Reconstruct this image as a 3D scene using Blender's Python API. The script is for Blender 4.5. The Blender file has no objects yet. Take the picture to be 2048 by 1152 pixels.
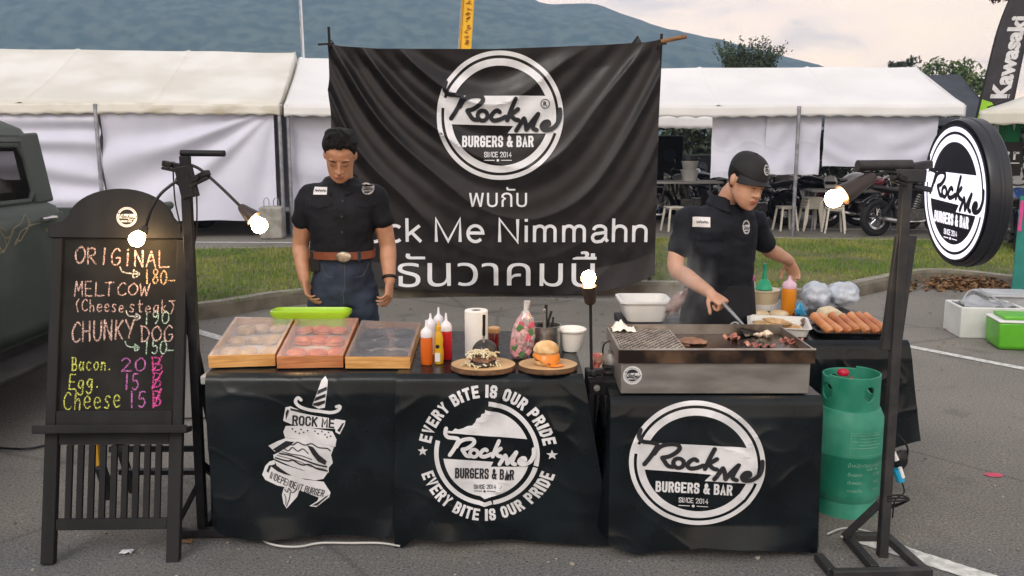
import bpy, bmesh, math, random
import numpy as np
from mathutils import Vector, Matrix, Euler, noise
from mathutils.geometry import tessellate_polygon
R = math.radians
sc = bpy.context.scene
COL = sc.collection
rng = random.Random(7)

# ---------------------------------------------------------------- camera
CAM_H, FPX, PITCH = 1.62, 1750.0, R(9.5)
cam_d = bpy.data.cameras.new('camera'); cam = bpy.data.objects.new('camera', cam_d); COL.objects.link(cam)
cam.location = (0, 0, CAM_H); cam.rotation_euler = (R(90) - PITCH, 0, 0)
cam_d.sensor_width = 36.0; cam_d.lens = 36.0 * FPX / 2048.0
cam_d.clip_start = 0.05; cam_d.clip_end = 20000
sc.camera = cam
sc.render.resolution_x, sc.render.resolution_y = 1024, 576

# ---------------------------------------------------------------- light
SUN_EL, SUN_ROT = R(24), R(150)
w = bpy.data.worlds.new("World"); sc.world = w; w.use_nodes = True
nt = w.node_tree; N = nt.nodes; L = nt.links
for n in list(N): N.remove(n)
out = N.new('ShaderNodeOutputWorld'); bg = N.new('ShaderNodeBackground'); bg2 = N.new('ShaderNodeBackground'); mx = N.new('ShaderNodeMixShader')
sky = N.new('ShaderNodeTexSky'); sky.sky_type = 'NISHITA'; sky.sun_disc = False
sky.sun_elevation = SUN_EL; sky.sun_rotation = SUN_ROT; sky.dust_density = 2.0
bg.inputs[1].default_value = 0.10
tc = N.new('ShaderNodeTexCoord'); mp = N.new('ShaderNodeMapping'); mp.inputs['Scale'].default_value = (2.2, 2.2, 9.0)
nz = N.new('ShaderNodeTexNoise'); nz.inputs['Scale'].default_value = 1.6; nz.inputs['Detail'].default_value = 7; nz.inputs['Roughness'].default_value = .55; nz.inputs['Distortion'].default_value = .4
rp = N.new('ShaderNodeValToRGB'); rp.color_ramp.elements[0].position = .38; rp.color_ramp.elements[1].position = .62
rp.color_ramp.elements[0].color = (.55, .54, .57, 1); rp.color_ramp.elements[1].color = (1.0, .86, .70, 1)
e = rp.color_ramp.elements.new(.5); e.color = (.92, .80, .71, 1)
sp = N.new('ShaderNodeSeparateXYZ'); mr = N.new('ShaderNodeValToRGB')
mr.color_ramp.elements[0].position = .0; mr.color_ramp.elements[0].color = (.96, .85, .69, 1); mr.color_ramp.elements[1].position = .7; mr.color_ramp.elements[1].color = (.54, .58, .64, 1)
q_ = mr.color_ramp.elements.new(.28); q_.color = (.78, .74, .72, 1)
ml = N.new('ShaderNodeMix'); ml.data_type = 'RGBA'; ml.blend_type = 'MULTIPLY'; ml.inputs[0].default_value = 1
L.new(tc.outputs['Generated'], mp.inputs[0]); L.new(mp.outputs[0], nz.inputs[0]); L.new(nz.outputs[0], rp.inputs[0])
L.new(tc.outputs['Generated'], sp.inputs[0]); L.new(sp.outputs[2], mr.inputs[0])
L.new(rp.outputs[0], ml.inputs[6]); L.new(mr.outputs[0], ml.inputs[7])
L.new(ml.outputs[2], bg2.inputs[0]); bg2.inputs[1].default_value = 1.4
L.new(sky.outputs[0], bg.inputs[0]); L.new(bg.outputs[0], mx.inputs[1]); L.new(bg2.outputs[0], mx.inputs[2]); mx.inputs[0].default_value = .88
L.new(mx.outputs[0], out.inputs[0])
sun_d = bpy.data.lights.new('sun', 'SUN'); sun = bpy.data.objects.new('sun', sun_d); COL.objects.link(sun)
sun_d.energy = 1.1; sun_d.angle = R(25); sun_d.color = (1, .93, .84)
sun.rotation_euler = (R(50), 0, R(-25)); sun.location = (0, 0, 20)
sc.view_settings.view_transform = 'Standard'; sc.view_settings.look = 'None'; sc.view_settings.exposure = 0.78; sc.view_settings.gamma = 1

# ---------------------------------------------------------------- helpers
_c, _s = math.cos(PITCH), math.sin(PITCH)
def P(px, py, Y):
    """point at depth Y seen at pixel (px, py) of the 2048 px photograph"""
    u = (px - 1024) / FPX; v = -(py - 576) / FPX
    d = Vector((u, _c + v * _s, -_s + v * _c)); t = Y / d.y
    return Vector((d.x * t, Y, CAM_H + d.z * t))
def PZ(px, py, z):
    u = (px - 1024) / FPX; v = -(py - 576) / FPX
    d = Vector((u, _c + v * _s, -_s + v * _c)); t = (z - CAM_H) / d.z
    return Vector((d.x * t, d.y * t, z))
def lin(c):
    return tuple(((x / 255) / 12.92 if x / 255 <= .04045 else ((x / 255 + .055) / 1.055) ** 2.4) for x in c)
_M = {}
def mat(name, col, rough=.6, metal=0.0, var=.12, vs=6.0, bump=0.0, bs=60.0, spec=.5, emit=None, es=0.0, trans=0.0, alpha=1.0, col2=None, ramp=(.4, .62), stretch=(1, 1, 1), coat=0.0, ior=1.45, detail=5, sss=0.0, rvar=0.0):
    """principled material: colour varied by noise (to col2 if given), optional bump"""
    if name in _M: return _M[name]
    m = bpy.data.materials.new(name); m.use_nodes = True
    t = m.node_tree; b = t.nodes['Principled BSDF']
    tcn = t.nodes.new('ShaderNodeTexCoord'); mpn = t.nodes.new('ShaderNodeMapping'); mpn.inputs['Scale'].default_value = stretch
    t.links.new(tcn.outputs['Object'], mpn.inputs[0])
    n1 = t.nodes.new('ShaderNodeTexNoise'); n1.inputs['Scale'].default_value = vs; n1.inputs['Detail'].default_value = detail
    t.links.new(mpn.outputs[0], n1.inputs[0])
    rm = t.nodes.new('ShaderNodeValToRGB'); t.links.new(n1.outputs[0], rm.inputs[0])
    rm.color_ramp.elements[0].position, rm.color_ramp.elements[1].position = ramp
    c1 = tuple(col); c2 = tuple(col2) if col2 else tuple(min(1, x * (1 + var)) for x in col)
    if not col2: c1 = tuple(x * (1 - var) for x in col)
    rm.color_ramp.elements[0].color = (*c1, 1); rm.color_ramp.elements[1].color = (*c2, 1)
    t.links.new(rm.outputs[0], b.inputs['Base Color'])
    b.inputs['Roughness'].default_value = rough; b.inputs['Metallic'].default_value = metal
    b.inputs['Specular IOR Level'].default_value = spec; b.inputs['IOR'].default_value = ior
    if rvar:
        mrn = t.nodes.new('ShaderNodeMapRange'); mrn.inputs[3].default_value = max(.03, rough - rvar); mrn.inputs[4].default_value = min(1, rough + rvar)
        mrn.inputs[1].default_value = .3; mrn.inputs[2].default_value = .7
        t.links.new(n1.outputs[0], mrn.inputs[0]); t.links.new(mrn.outputs[0], b.inputs['Roughness'])
    if coat: b.inputs['Coat Weight'].default_value = coat
    if sss: b.inputs['Subsurface Weight'].default_value = sss; b.inputs['Subsurface Radius'].default_value = (.012, .005, .003)
    if trans: b.inputs['Transmission Weight'].default_value = trans
    if alpha < 1: b.inputs['Alpha'].default_value = alpha
    if emit: b.inputs['Emission Color'].default_value = (*emit, 1); b.inputs['Emission Strength'].default_value = es
    if bump:
        n2 = t.nodes.new('ShaderNodeTexNoise'); n2.inputs['Scale'].default_value = bs; n2.inputs['Detail'].default_value = 6
        t.links.new(mpn.outputs[0], n2.inputs[0])
        bn = t.nodes.new('ShaderNodeBump'); bn.inputs['Strength'].default_value = bump; bn.inputs['Distance'].default_value = .01
        t.links.new(n2.outputs[0], bn.inputs['Height']); t.links.new(bn.outputs[0], b.inputs['Normal'])
    _M[name] = m
    return m

def frame_of(d):
    d = d.normalized(); a = Vector((0, 0, 1)) if abs(d.z) < .9 else Vector((1, 0, 0))
    x = a.cross(d).normalized(); return x, d.cross(x).normalized()
class G:
    """collects geometry for ONE mesh"""
    def __init__(s): s.v = []; s.f = []; s.m = []
    def add(s, vs, fs, mi=0, M=None):
        o = len(s.v)
        s.v += [tuple(M @ Vector(p)) if M else tuple(p) for p in vs]
        s.f += [tuple(i + o for i in f) for f in fs]; s.m += [mi] * len(fs); return s
    def box(s, c, d, rot=None, mi=0):
        x, y, z = d[0] / 2, d[1] / 2, d[2] / 2
        vs = [(-x, -y, -z), (x, -y, -z), (x, y, -z), (-x, y, -z), (-x, -y, z), (x, -y, z), (x, y, z), (-x, y, z)]
        fs = [(0, 3, 2, 1), (4, 5, 6, 7), (0, 1, 5, 4), (1, 2, 6, 5), (2, 3, 7, 6), (3, 0, 4, 7)]
        M = Matrix.Translation(c) @ (Euler(rot).to_matrix().to_4x4() if rot else Matrix.Identity(4))
        return s.add(vs, fs, mi, M)
    def bar(s, a, b, w, h, mi=0, up=None):
        a, b = Vector(a), Vector(b); d = b - a; x, y = frame_of(d)
        if up is not None:
            x = Vector(up).cross(d).normalized(); y = d.normalized().cross(x).normalized()
        vs = [p + x * i * w / 2 + y * j * h / 2 for p in (a, b) for i, j in ((-1, -1), (1, -1), (1, 1), (-1, 1))]
        return s.add(vs, [(3, 2, 1, 0), (4, 5, 6, 7), (0, 1, 5, 4), (1, 2, 6, 5), (2, 3, 7, 6), (3, 0, 4, 7)], mi)
    def rings(s, rs, closed=True, cap=True, mi=0):
        n = len(rs[0]); o = len(s.v)
        for r in rs: s.v += [tuple(p) for p in r]
        for k in range(len(rs) - 1):
            for i in range(n if closed else n - 1):
                j = (i + 1) % n
                s.f.append((o + k * n + i, o + k * n + j, o + (k + 1) * n + j, o + (k + 1) * n + i)); s.m.append(mi)
        if cap and closed:
            s.f.append(tuple(o + i for i in reversed(range(n)))); s.m.append(mi)
            s.f.append(tuple(o + (len(rs) - 1) * n + i for i in range(n))); s.m.append(mi)
        return s
    def tube(s, pts, r, n=8, mi=0, cap=True):
        pts = [Vector(p) for p in pts]; rs = []; x = None
        for i, p in enumerate(pts):
            d = (pts[min(i + 1, len(pts) - 1)] - pts[max(i - 1, 0)]).normalized()
            if x is None: x, _ = frame_of(d)
            x = (x - d * x.dot(d)); x = x.normalized() if x.length > 1e-6 else frame_of(d)[0]
            y = d.cross(x); rr = r[i] if isinstance(r, (list, tuple)) else r
            rs.append([p + (x * math.cos(a) + y * math.sin(a)) * rr for a in (2 * math.pi * k / n for k in range(n))])
        return s.rings(rs, cap=cap, mi=mi)
    def cyl(s, a, b, r, r2=None, n=16, mi=0): return s.tube([a, b], [r, r if r2 is None else r2], n, mi)
    def lathe(s, prof, c=(0, 0, 0), n=24, mi=0, M=None, cap=True):
        rs = []
        for r, z in prof:
            ring = [Vector((c[0] + r * math.cos(2 * math.pi * k / n), c[1] + r * math.sin(2 * math.pi * k / n), c[2] + z)) for k in range(n)]
            rs.append([M @ p for p in ring] if M else ring)
        return s.rings(rs, cap=cap, mi=mi)
    def grid(s, fn, nu, nv, mi=0):
        o = len(s.v)
        for j in range(nv + 1):
            for i in range(nu + 1): s.v.append(tuple(fn(i / nu, j / nv)))
        for j in range(nv):
            for i in range(nu):
                a = o + j * (nu + 1) + i; s.f.append((a, a + 1, a + nu + 2, a + nu + 1)); s.m.append(mi)
        return s
    def prism(s, poly, a, b, M=None, mi=0):
        """2D polygon (x, z) extruded in y from a to b"""
        n = len(poly)
        vs = [(p[0], a, p[1]) for p in poly] + [(p[0], b, p[1]) for p in poly]
        fs = [tuple(range(n)), tuple(n + i for i in reversed(range(n)))] + [(i, n + i, n + (i + 1) % n, (i + 1) % n) for i in range(n)]
        return s.add(vs, fs, mi, M)
    def blob(s, c, r, n=12, rot=None, amp=0.0, seed=0, mi=0, fq=3.0):
        c = Vector(c); r = Vector(r) if hasattr(r, '__len__') else Vector((r, r, r)); rs = []
        M = Euler(rot).to_matrix() if rot else Matrix.Identity(3); h = max(4, n // 2)
        for k in range(h + 1):
            t = math.pi * (.02 + .96 * k / h); ring = []
            for i in range(n):
                a = 2 * math.pi * i / n; d = Vector((math.sin(t) * math.cos(a), math.sin(t) * math.sin(a), -math.cos(t)))
                q = 1 + amp * noise.noise(d * fq * .6 + Vector((seed * 7.3, seed * 1.7, seed)))
                ring.append(c + M @ Vector((d.x * r.x * q, d.y * r.y * q, d.z * r.z * q)))
            rs.append(ring)
        return s.rings(rs, mi=mi)
    def build(s, name, mats, parent=None, smooth=True, ang=35, bevel=0, solid=0, sub=0, seg=2):
        me = bpy.data.meshes.new(name); me.from_pydata(s.v, [], s.f)
        mats = mats if isinstance(mats, (list, tuple)) else [mats]
        for m in mats: me.materials.append(m)
        if len(mats) > 1: me.polygons.foreach_set('material_index', s.m)
        bm = bmesh.new(); bm.from_mesh(me); bmesh.ops.recalc_face_normals(bm, faces=bm.faces); bm.to_mesh(me); bm.free()
        if smooth:
            me.polygons.foreach_set('use_smooth', [True] * len(me.polygons)); me.set_sharp_from_angle(angle=R(ang))
        me.update()
        o = bpy.data.objects.new(name, me); COL.objects.link(o)
        if parent: o.parent = parent
        if solid:
            q = o.modifiers.new('solid', 'SOLIDIFY'); q.thickness = solid; q.offset = 0
        if bevel:
            q = o.modifiers.new('bevel', 'BEVEL'); q.width = bevel; q.segments = seg; q.limit_method = 'ANGLE'; q.angle_limit = R(40)
        if sub:
            q = o.modifiers.new('sub', 'SUBSURF'); q.levels = sub; q.render_levels = sub
        return o
def tag(o, label, cat, group=None):
    o['label'] = label; o['category'] = cat
    if group: o['group'] = group
    return o
def struct(o, kind='structure'): o['kind'] = kind; return o
def thing(name, label, cat, loc=(0, 0, 0), rz=0, group=None, rot=None):
    o = bpy.data.objects.new(name, None); COL.objects.link(o); o.empty_display_size = .1
    o.location = loc; o.rotation_euler = rot if rot else (0, 0, rz)
    return tag(o, label, cat, group)
def kids(o): return [c for c in bpy.data.objects if c.parent == o]
def dup(root, loc, rz=None, label=None, swap=None, scale=None):
    """copy of a thing, its parts and sub-parts (mesh data shared)"""
    def cp(o, par):
        c = o.copy(); COL.objects.link(c)
        if par: c.parent = par
        if swap and o.type == 'MESH' and o.data.materials and o.data.materials[0].name in swap:
            c.data = o.data.copy(); c.data.materials[0] = swap[o.data.materials[0].name]
        for k in kids(o): cp(k, c)
        return c
    r = cp(root, None); r.location = loc
    if rz is not None: r.rotation_euler = (0, 0, rz)
    if scale: r.scale = scale
    if label: r['label'] = label
    return r
def remesh(o, voxel, smooth=3):
    """fuse overlapping closed shells into one continuous skin"""
    q = o.modifiers.new('r', 'REMESH'); q.mode = 'VOXEL'; q.voxel_size = voxel
    if smooth:
        q = o.modifiers.new('s', 'SMOOTH'); q.iterations = smooth; q.factor = .5
    dg = bpy.context.evaluated_depsgraph_get(); dg.update()
    me = bpy.data.meshes.new_from_object(o.evaluated_get(dg)); o.modifiers.clear()
    old = o.data; mats = list(old.materials); o.data = me; me.name = o.name
    me.materials.clear()
    for m in mats: me.materials.append(m)
    me.polygons.foreach_set('use_smooth', [True] * len(me.polygons)); me.update()
    bpy.data.meshes.remove(old)
    return o
def cat_rom(pts, k=6, closed=False):
    pts = [Vector(p) for p in pts]; n = len(pts); outp = []
    for i in range(n if closed else n - 1):
        g = (lambda j: pts[j % n]) if closed else (lambda j: pts[min(max(j, 0), n - 1)])
        a, b, c, d = g(i - 1), g(i), g(i + 1), g(i + 2)
        for q in range(k):
            t = q / k
            outp.append(.5 * ((2 * b) + (c - a) * t + (2 * a - 5 * b + 4 * c - d) * t * t + (3 * b - a - 3 * c + d) * t ** 3))
    if not closed: outp.append(pts[-1])
    return outp
def fbm(x, y, z=0.0, o=4):
    return noise.fractal(Vector((x, y, z)), 1.0, 2.0, o)

# ---------------------------------------------------------------- materials shared by many things
BLACK = mat('black_paint', (.011, .011, .013), .5, var=.3, vs=14, bump=.08, rvar=.15, spec=.3)
BLACKM = mat('black_plastic', (.010, .010, .011), .42, var=.2, spec=.35)
STEEL = mat('brushed_steel', (.48, .47, .45), .32, 1.0, var=.12, vs=4, stretch=(1, 1, 12), rvar=.1)
WHITEP = mat('white_plastic', (.74, .74, .72), .4, var=.06, vs=5)
WOOD = mat('pine_wood', (.46, .25, .10), .55, var=.1, vs=5, stretch=(1, 8, 8), col2=(.62, .38, .17), bump=.05)
INK_W = mat('white_print', (.52, .52, .53), .5, vs=7, col2=(.70, .70, .72), detail=8, ramp=(.32, .58), bump=.1, bs=60)
INK_K = mat('black_print', (.012, .012, .016), .55, var=.15, vs=20)

# ================================================================ SETTING
def asphalt_material():
    m = bpy.data.materials.new('asphalt'); m.use_nodes = True; t = m.node_tree; b = t.nodes['Principled BSDF']
    tcn = t.nodes.new('ShaderNodeTexCoord')
    def nz_(s, d=5, r=.55):
        n = t.nodes.new('ShaderNodeTexNoise'); n.inputs['Scale'].default_value = s; n.inputs['Detail'].default_value = d; n.inputs['Roughness'].default_value = r
        t.links.new(tcn.outputs['Object'], n.inputs[0]); return n
    def ramp_(n, p0, p1, c0, c1):
        r = t.nodes.new('ShaderNodeValToRGB'); r.color_ramp.elements[0].position = p0; r.color_ramp.elements[1].position = p1
        r.color_ramp.elements[0].color = (*c0, 1); r.color_ramp.elements[1].color = (*c1, 1); t.links.new(n.outputs[0], r.inputs[0]); return r
    def mix_(f, a, bb, mode='MIX'):
        x = t.nodes.new('ShaderNodeMix'); x.data_type = 'RGBA'; x.blend_type = mode
        if isinstance(f, float): x.inputs[0].default_value = f
        else: t.links.new(f, x.inputs[0])
        t.links.new(a, x.inputs[6]); t.links.new(bb, x.inputs[7]); return x
    base = ramp_(nz_(.45, 6), .35, .68, (.145, .136, .125), (.208, .194, .175))
    grain = ramp_(nz_(95, 3, .7), .34, .66, (.42, .42, .42), (1.5, 1.48, 1.42))
    c1 = mix_(1.0, base.outputs[0], grain.outputs[0], 'MULTIPLY')
    vo = t.nodes.new('ShaderNodeTexVoronoi'); vo.inputs['Scale'].default_value = 24; t.links.new(tcn.outputs['Object'], vo.inputs[0])
    chips = ramp_(vo, .10, .17, (1, 1, 1), (0, 0, 0))
    sel = ramp_(nz_(7, 3), .47, .58, (0, 0, 0), (.9, .9, .9))
    cm = mix_(1.0, chips.outputs[0], sel.outputs[0], 'MULTIPLY')
    pale = t.nodes.new('ShaderNodeRGB'); pale.outputs[0].default_value = (.30, .285, .25, 1)
    c2 = mix_(cm.outputs[2], c1.outputs[2], pale.outputs[0])
    st = ramp_(nz_(1.9, 8, .65), .56, .72, (1, 1, 1), (.55, .55, .57))
    c3 = mix_(1.0, c2.outputs[2], st.outputs[0], 'MULTIPLY')
    vd = t.nodes.new('ShaderNodeTexVoronoi'); vd.inputs['Scale'].default_value = 17; t.links.new(tcn.outputs['Object'], vd.inputs[0])
    pits = ramp_(vd, .07, .13, (.45, .45, .45), (1, 1, 1)); c3 = mix_(1.0, c3.outputs[2], pits.outputs[0], 'MULTIPLY')
    ds = t.nodes.new('ShaderNodeMix'); ds.data_type = 'VECTOR'; ds.inputs[0].default_value = .12; t.links.new(tcn.outputs['Object'], ds.inputs[4]); t.links.new(nz_(1.1, 6, .6).outputs['Color'], ds.inputs[5])
    vc = t.nodes.new('ShaderNodeTexVoronoi'); vc.feature = 'DISTANCE_TO_EDGE'; vc.inputs['Scale'].default_value = .42; t.links.new(ds.outputs[1], vc.inputs[0])
    crk = ramp_(vc, .002, .006, (.68, .68, .68), (1, 1, 1)); c3 = mix_(1.0, c3.outputs[2], crk.outputs[0], 'MULTIPLY')
    oil = ramp_(nz_(.9, 3, .5), .66, .74, (1, 1, 1), (.62, .61, .60)); c3 = mix_(1.0, c3.outputs[2], oil.outputs[0], 'MULTIPLY')
    # newer bluish surfacing nearest the camera, ragged edge
    sx = t.nodes.new('ShaderNodeSeparateXYZ'); t.links.new(tcn.outputs['Object'], sx.inputs[0])
    ad = t.nodes.new('ShaderNodeMath'); ad.operation = 'MULTIPLY_ADD'; ad.inputs[1].default_value = 1.3; t.links.new(nz_(1.4, 5).outputs[0], ad.inputs[0]); t.links.new(sx.outputs[1], ad.inputs[2])
    nr = t.nodes.new('ShaderNodeMapRange'); nr.inputs[1].default_value = 3.75; nr.inputs[2].default_value = 4.15; nr.inputs[3].default_value = 1; nr.inputs[4].default_value = 0; t.links.new(ad.outputs[0], nr.inputs[0])
    blu = t.nodes.new('ShaderNodeRGB'); blu.outputs[0].default_value = (.72, .79, .90, 1); c4 = mix_(1.0, c3.outputs[2], blu.outputs[0], 'MULTIPLY')
    c3 = mix_(nr.outputs[0], c3.outputs[2], c4.outputs[2])
    t.links.new(c3.outputs[2], b.inputs['Base Color']); b.inputs['Roughness'].default_value = .82
    bn = t.nodes.new('ShaderNodeBump'); bn.inputs['Strength'].default_value = .55; bn.inputs['Distance'].default_value = .006
    t.links.new(nz_(120, 4, .7).outputs[0], bn.inputs['Height']); t.links.new(bn.outputs[0], b.inputs['Normal'])
    return m
g = G()
g.add([(-1400, -200, 0), (1400, -200, 0), (1400, 830, 0), (-1400, 830, 0)], [(0, 1, 2, 3)])
ground = struct(g.build('asphalt_ground', asphalt_material(), smooth=False))

# painted parking lines: worn thermoplastic
LINE = mat('worn_road_paint', (.42, .42, .40), .7, var=.2, vs=22, col2=(.66, .66, .63), bump=.2, bs=90)
def stripe(a, b, wid, z=.004):
    a, b = Vector((a[0], a[1], 0)), Vector((b[0], b[1], 0)); d = (b - a).normalized(); q = Vector((-d.y, d.x, 0)) * wid / 2; n = 60; gg = G()
    def fn(u, v):
        p = a.lerp(b, u) + q * (v * 2 - 1) * (1 + .10 * noise.noise(Vector((u * 40, v * 9, a.x)))); return (p.x, p.y, z)
    gg.grid(fn, n, 1); return struct(gg.build('road_marking', LINE, smooth=False))
stripe(PZ(1690, 1068, 0), PZ(2060, 1186, 0), .10)
l2 = stripe(PZ(1790, 688, 0), PZ(2120, 752, 0), .085)
stripe(PZ(390, 662, 0), PZ(520, 700, 0), .10)
stripe((7.2, 18.6), (16, 17.6), .14); stripe((5.2, 16.4), (14, 15.9), .12); stripe((-9, 14.3), (-2.2, 14.1), .11)

# --- grass island and its kerb
ISL = [(-7.0, 6.2), (-4.6, 6.9), (-2.95, 7.85), (-2.3, 8.55), (-1.5, 9.0), (0, 9.2), (1.65, 9.2), (2.25, 9.0), (2.75, 8.72), (3.3, 8.85), (4.55, 9.9), (4.95, 10.12), (5.3, 9.95), (5.75, 9.5), (7.5, 8.9), (11, 8.4)]
BACK = [(11, 12.9), (7, 13.4), (3, 13.9), (0, 13.4), (-3, 12.6), (-7, 12.0)]
fr = [(p.x, p.y) for p in cat_rom([(x, y, 0) for x, y in ISL], 5)]
SOIL = mat('lawn_soil', (.075, .085, .025), .9, var=.3, vs=2.2, col2=(.14, .125, .05), bump=.4, bs=30)
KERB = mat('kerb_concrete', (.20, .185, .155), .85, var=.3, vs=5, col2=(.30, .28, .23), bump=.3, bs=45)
KERB_FACE = mat('kerb_dark_face', (.075, .066, .052), .9, var=.3, vs=4, col2=(.16, .14, .105), bump=.35, bs=35, ramp=(.35, .6))
g = G()
lawn_poly = fr + BACK
vs = [(x, y, .112 + .02 * noise.noise(Vector((x, y, 0)))) for x, y in lawn_poly]
tri = tessellate_polygon([[Vector(v) for v in vs]])
g.add(vs, [tuple(t_) for t_ in tri]); struct(g.build('lawn_ground', SOIL, smooth=False))
def kerb(path, wdt=.15, hgt=.14):
    gt = G(); rs = []
    for i, (x, y) in enumerate(path):
        a = Vector(path[max(0, i - 1)]); b = Vector(path[min(len(path) - 1, i + 1)]); d = (b - a).normalized(); nrm = Vector((d.y, -d.x))
        j = .008 * noise.noise(Vector((x * 3, y * 3, 0)))
        prof = [(-wdt, 0), (-wdt, hgt), (-.03 + j, hgt + j), (0 + j, hgt - .03), (.02 + j, 0)]
        rs.append([Vector((x + nrm.x * q, y + nrm.y * q, z)) for q, z in prof])
    gt.rings(rs)
    gt.m = [1 if gt.f[i] and (i % 5) in (2, 3) else 0 for i in range(len(gt.f))]  # outer face and chamfer take the darker concrete
    return gt.build('kerb', [KERB, KERB_FACE], ang=25)
def dens(path, n=8):
    o = []
    for i in range(len(path) - 1):
        for k in range(n): o.append(tuple(Vector(path[i]).lerp(Vector(path[i + 1]), k / n)))
    return o + [path[-1]]
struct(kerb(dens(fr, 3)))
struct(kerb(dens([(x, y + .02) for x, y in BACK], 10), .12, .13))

# grass: one mass of blades
def in_poly(x, y, poly):
    r = False; j = len(poly) - 1
    for i in range(len(poly)):
        xi, yi = poly[i]; xj, yj = poly[j]
        if (yi > y) != (yj > y) and x < (xj - xi) * (y - yi) / (yj - yi) + xi: r = not r
        j = i
    return r
GRASS = mat('grass_blades', (.11, .20, .025), .7, var=.3, vs=1.1, col2=(.25, .28, .05), ramp=(.38, .66))
g = G(); cnt = 0
while cnt < 42000:
    x = rng.uniform(-5.6, 8.6); y = rng.uniform(7, 13.9)
    if abs(x) / y > .66 or not in_poly(x, y, lawn_poly): continue
    if 0 < x < 1.4 and rng.random() < .6: continue
    dn = noise.noise(Vector((x * .8, y * .8, 3)))
    if dn < -.25 and rng.random() < .65: continue
    h = rng.uniform(.02, .055) * (1 + .5 * dn); a = rng.uniform(0, 6.28); wd = rng.uniform(.004, .009)
    lx, ly = rng.uniform(-.02, .02), rng.uniform(-.02, .02); ca, sa = math.cos(a) * wd, math.sin(a) * wd
    z = .115
    g.v += [(x - ca, y - sa, z), (x + ca, y + sa, z), (x + lx, y + ly, z + h)]; k = len(g.v); g.f.append((k - 3, k - 2, k - 1)); g.m.append(0); cnt += 1
struct(g.build('grass', GRASS, smooth=False), 'stuff')

# dry leaves heaped in the kerb corner
DRY = mat('dry_leaves', (.10, .05, .022), .85, var=.4, vs=14, col2=(.26, .15, .07), bump=.2)
g = G()
for i in range(620):
    t_ = rng.gauss(0, .30); s_ = abs(rng.gauss(0, .2)); x = 4.98 + t_ + .1; y = 9.86 - s_ * .75 - abs(t_) * .28; z = max(0, .13 - s_ * .4) * rng.random() + .008
    M = Matrix.Translation((x, y, z)) @ Euler((rng.uniform(-.8, .8), rng.uniform(-.8, .8), rng.uniform(0, 6))).to_matrix().to_4x4(); q = rng.uniform(.025, .055)
    g.add([(-q, 0, 0), (0, -q * .5, q * .15), (q, 0, 0), (0, q * .5, q * .2)], [(0, 1, 2), (0, 2, 3)], 0, M)
for i in range(260):
    x = rng.uniform(-2, 7); y = rng.uniform(6, 9.4)
    if in_poly(x, y, lawn_poly) and rng.random() < .7: continue
    M = Matrix.Translation((x, y, .012)) @ Euler((rng.uniform(-.3, .3), rng.uniform(-.3, .3), rng.uniform(0, 6))).to_matrix().to_4x4(); q = rng.uniform(.012, .028)
    g.add([(-q, 0, 0), (0, -q * .5, q * .15), (q, 0, 0), (0, q * .5, q * .2)], [(0, 1, 2), (0, 2, 3)], 0, M)
struct(g.build('fallen_leaves', DRY, smooth=False), 'stuff')

# loose stones and grit swept along the kerb and over the lot
PEB = mat('grit', (.12, .11, .10), .9, var=.4, vs=30, col2=(.34, .32, .28))
g = G()
for i in range(900):
    if i < 420: k = rng.randrange(len(fr)); x, y = fr[k][0] + rng.gauss(0, .12), fr[k][1] - abs(rng.gauss(0, .25)) - .03
    else: y = rng.uniform(2.6, 9); x = rng.uniform(-.62, .62) * y
    if in_poly(x, y, lawn_poly): continue
    q = rng.uniform(.003, .009) * (1.5 if rng.random() < .06 else 1); g.blob((x, y, q * .4), (q, q * rng.uniform(.6, 1), q * .6), 6, amp=.5, seed=i)
struct(g.build('gravel', PEB, smooth=False), 'stuff')

# --- forested mountain behind
RIDGE = [(-900, 60), (-500, 10), (-200, -90), (150, -170), (500, -120), (800, -60), (960, -30), (1050, -4), (1085, 12), (1130, 10), (1185, 13), (1250, 36), (1310, 60), (1375, 77), (1440, 95), (1500, 112), (1580, 136), (1680, 170), (1800, 230), (2000, 275), (2600, 281)]
HX = [(P(a, b, 750).x, P(a, b, 750).z) for a, b in RIDGE]
def ridge_z(x):
    if x <= HX[0][0]: return HX[0][1]
    for (a, za), (b, zb) in zip(HX, HX[1:]):
        if x <= b: return za + (zb - za) * (x - a) / (b - a)
    return 0
g = G()
def hill(u, v):
    x = -1000 + 1650 * u; y = 400 + 420 * v
    k = min(1, max(0, (y - 400) / 350)); k = k * k * (3 - 2 * k) if y < 750 else 1 - .3 * ((y - 750) / 70)
    z = ridge_z(x) * k + 9 * fbm(x * .012, y * .012) * min(1, ridge_z(x) / 30) * (1 - .8 * abs(2 * k - 1) ** 2) + .9 * fbm(x * .15, y * .15) * min(1, ridge_z(x) / 20)
    return (x, y, max(z, -1))
g.grid(hill, 260, 90)
HAZED_FOREST = mat('haze_pale_forest', (.048, .088, .074), .95, vs=.11, var=.4, col2=(.100, .145, .120), bump=1.0, bs=.3, detail=9, ramp=(.40, .60))  # albedo raised: part of the haze paleness put into the forest colour
struct(g.build('forested_hill', HAZED_FOREST, ang=180))

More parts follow.
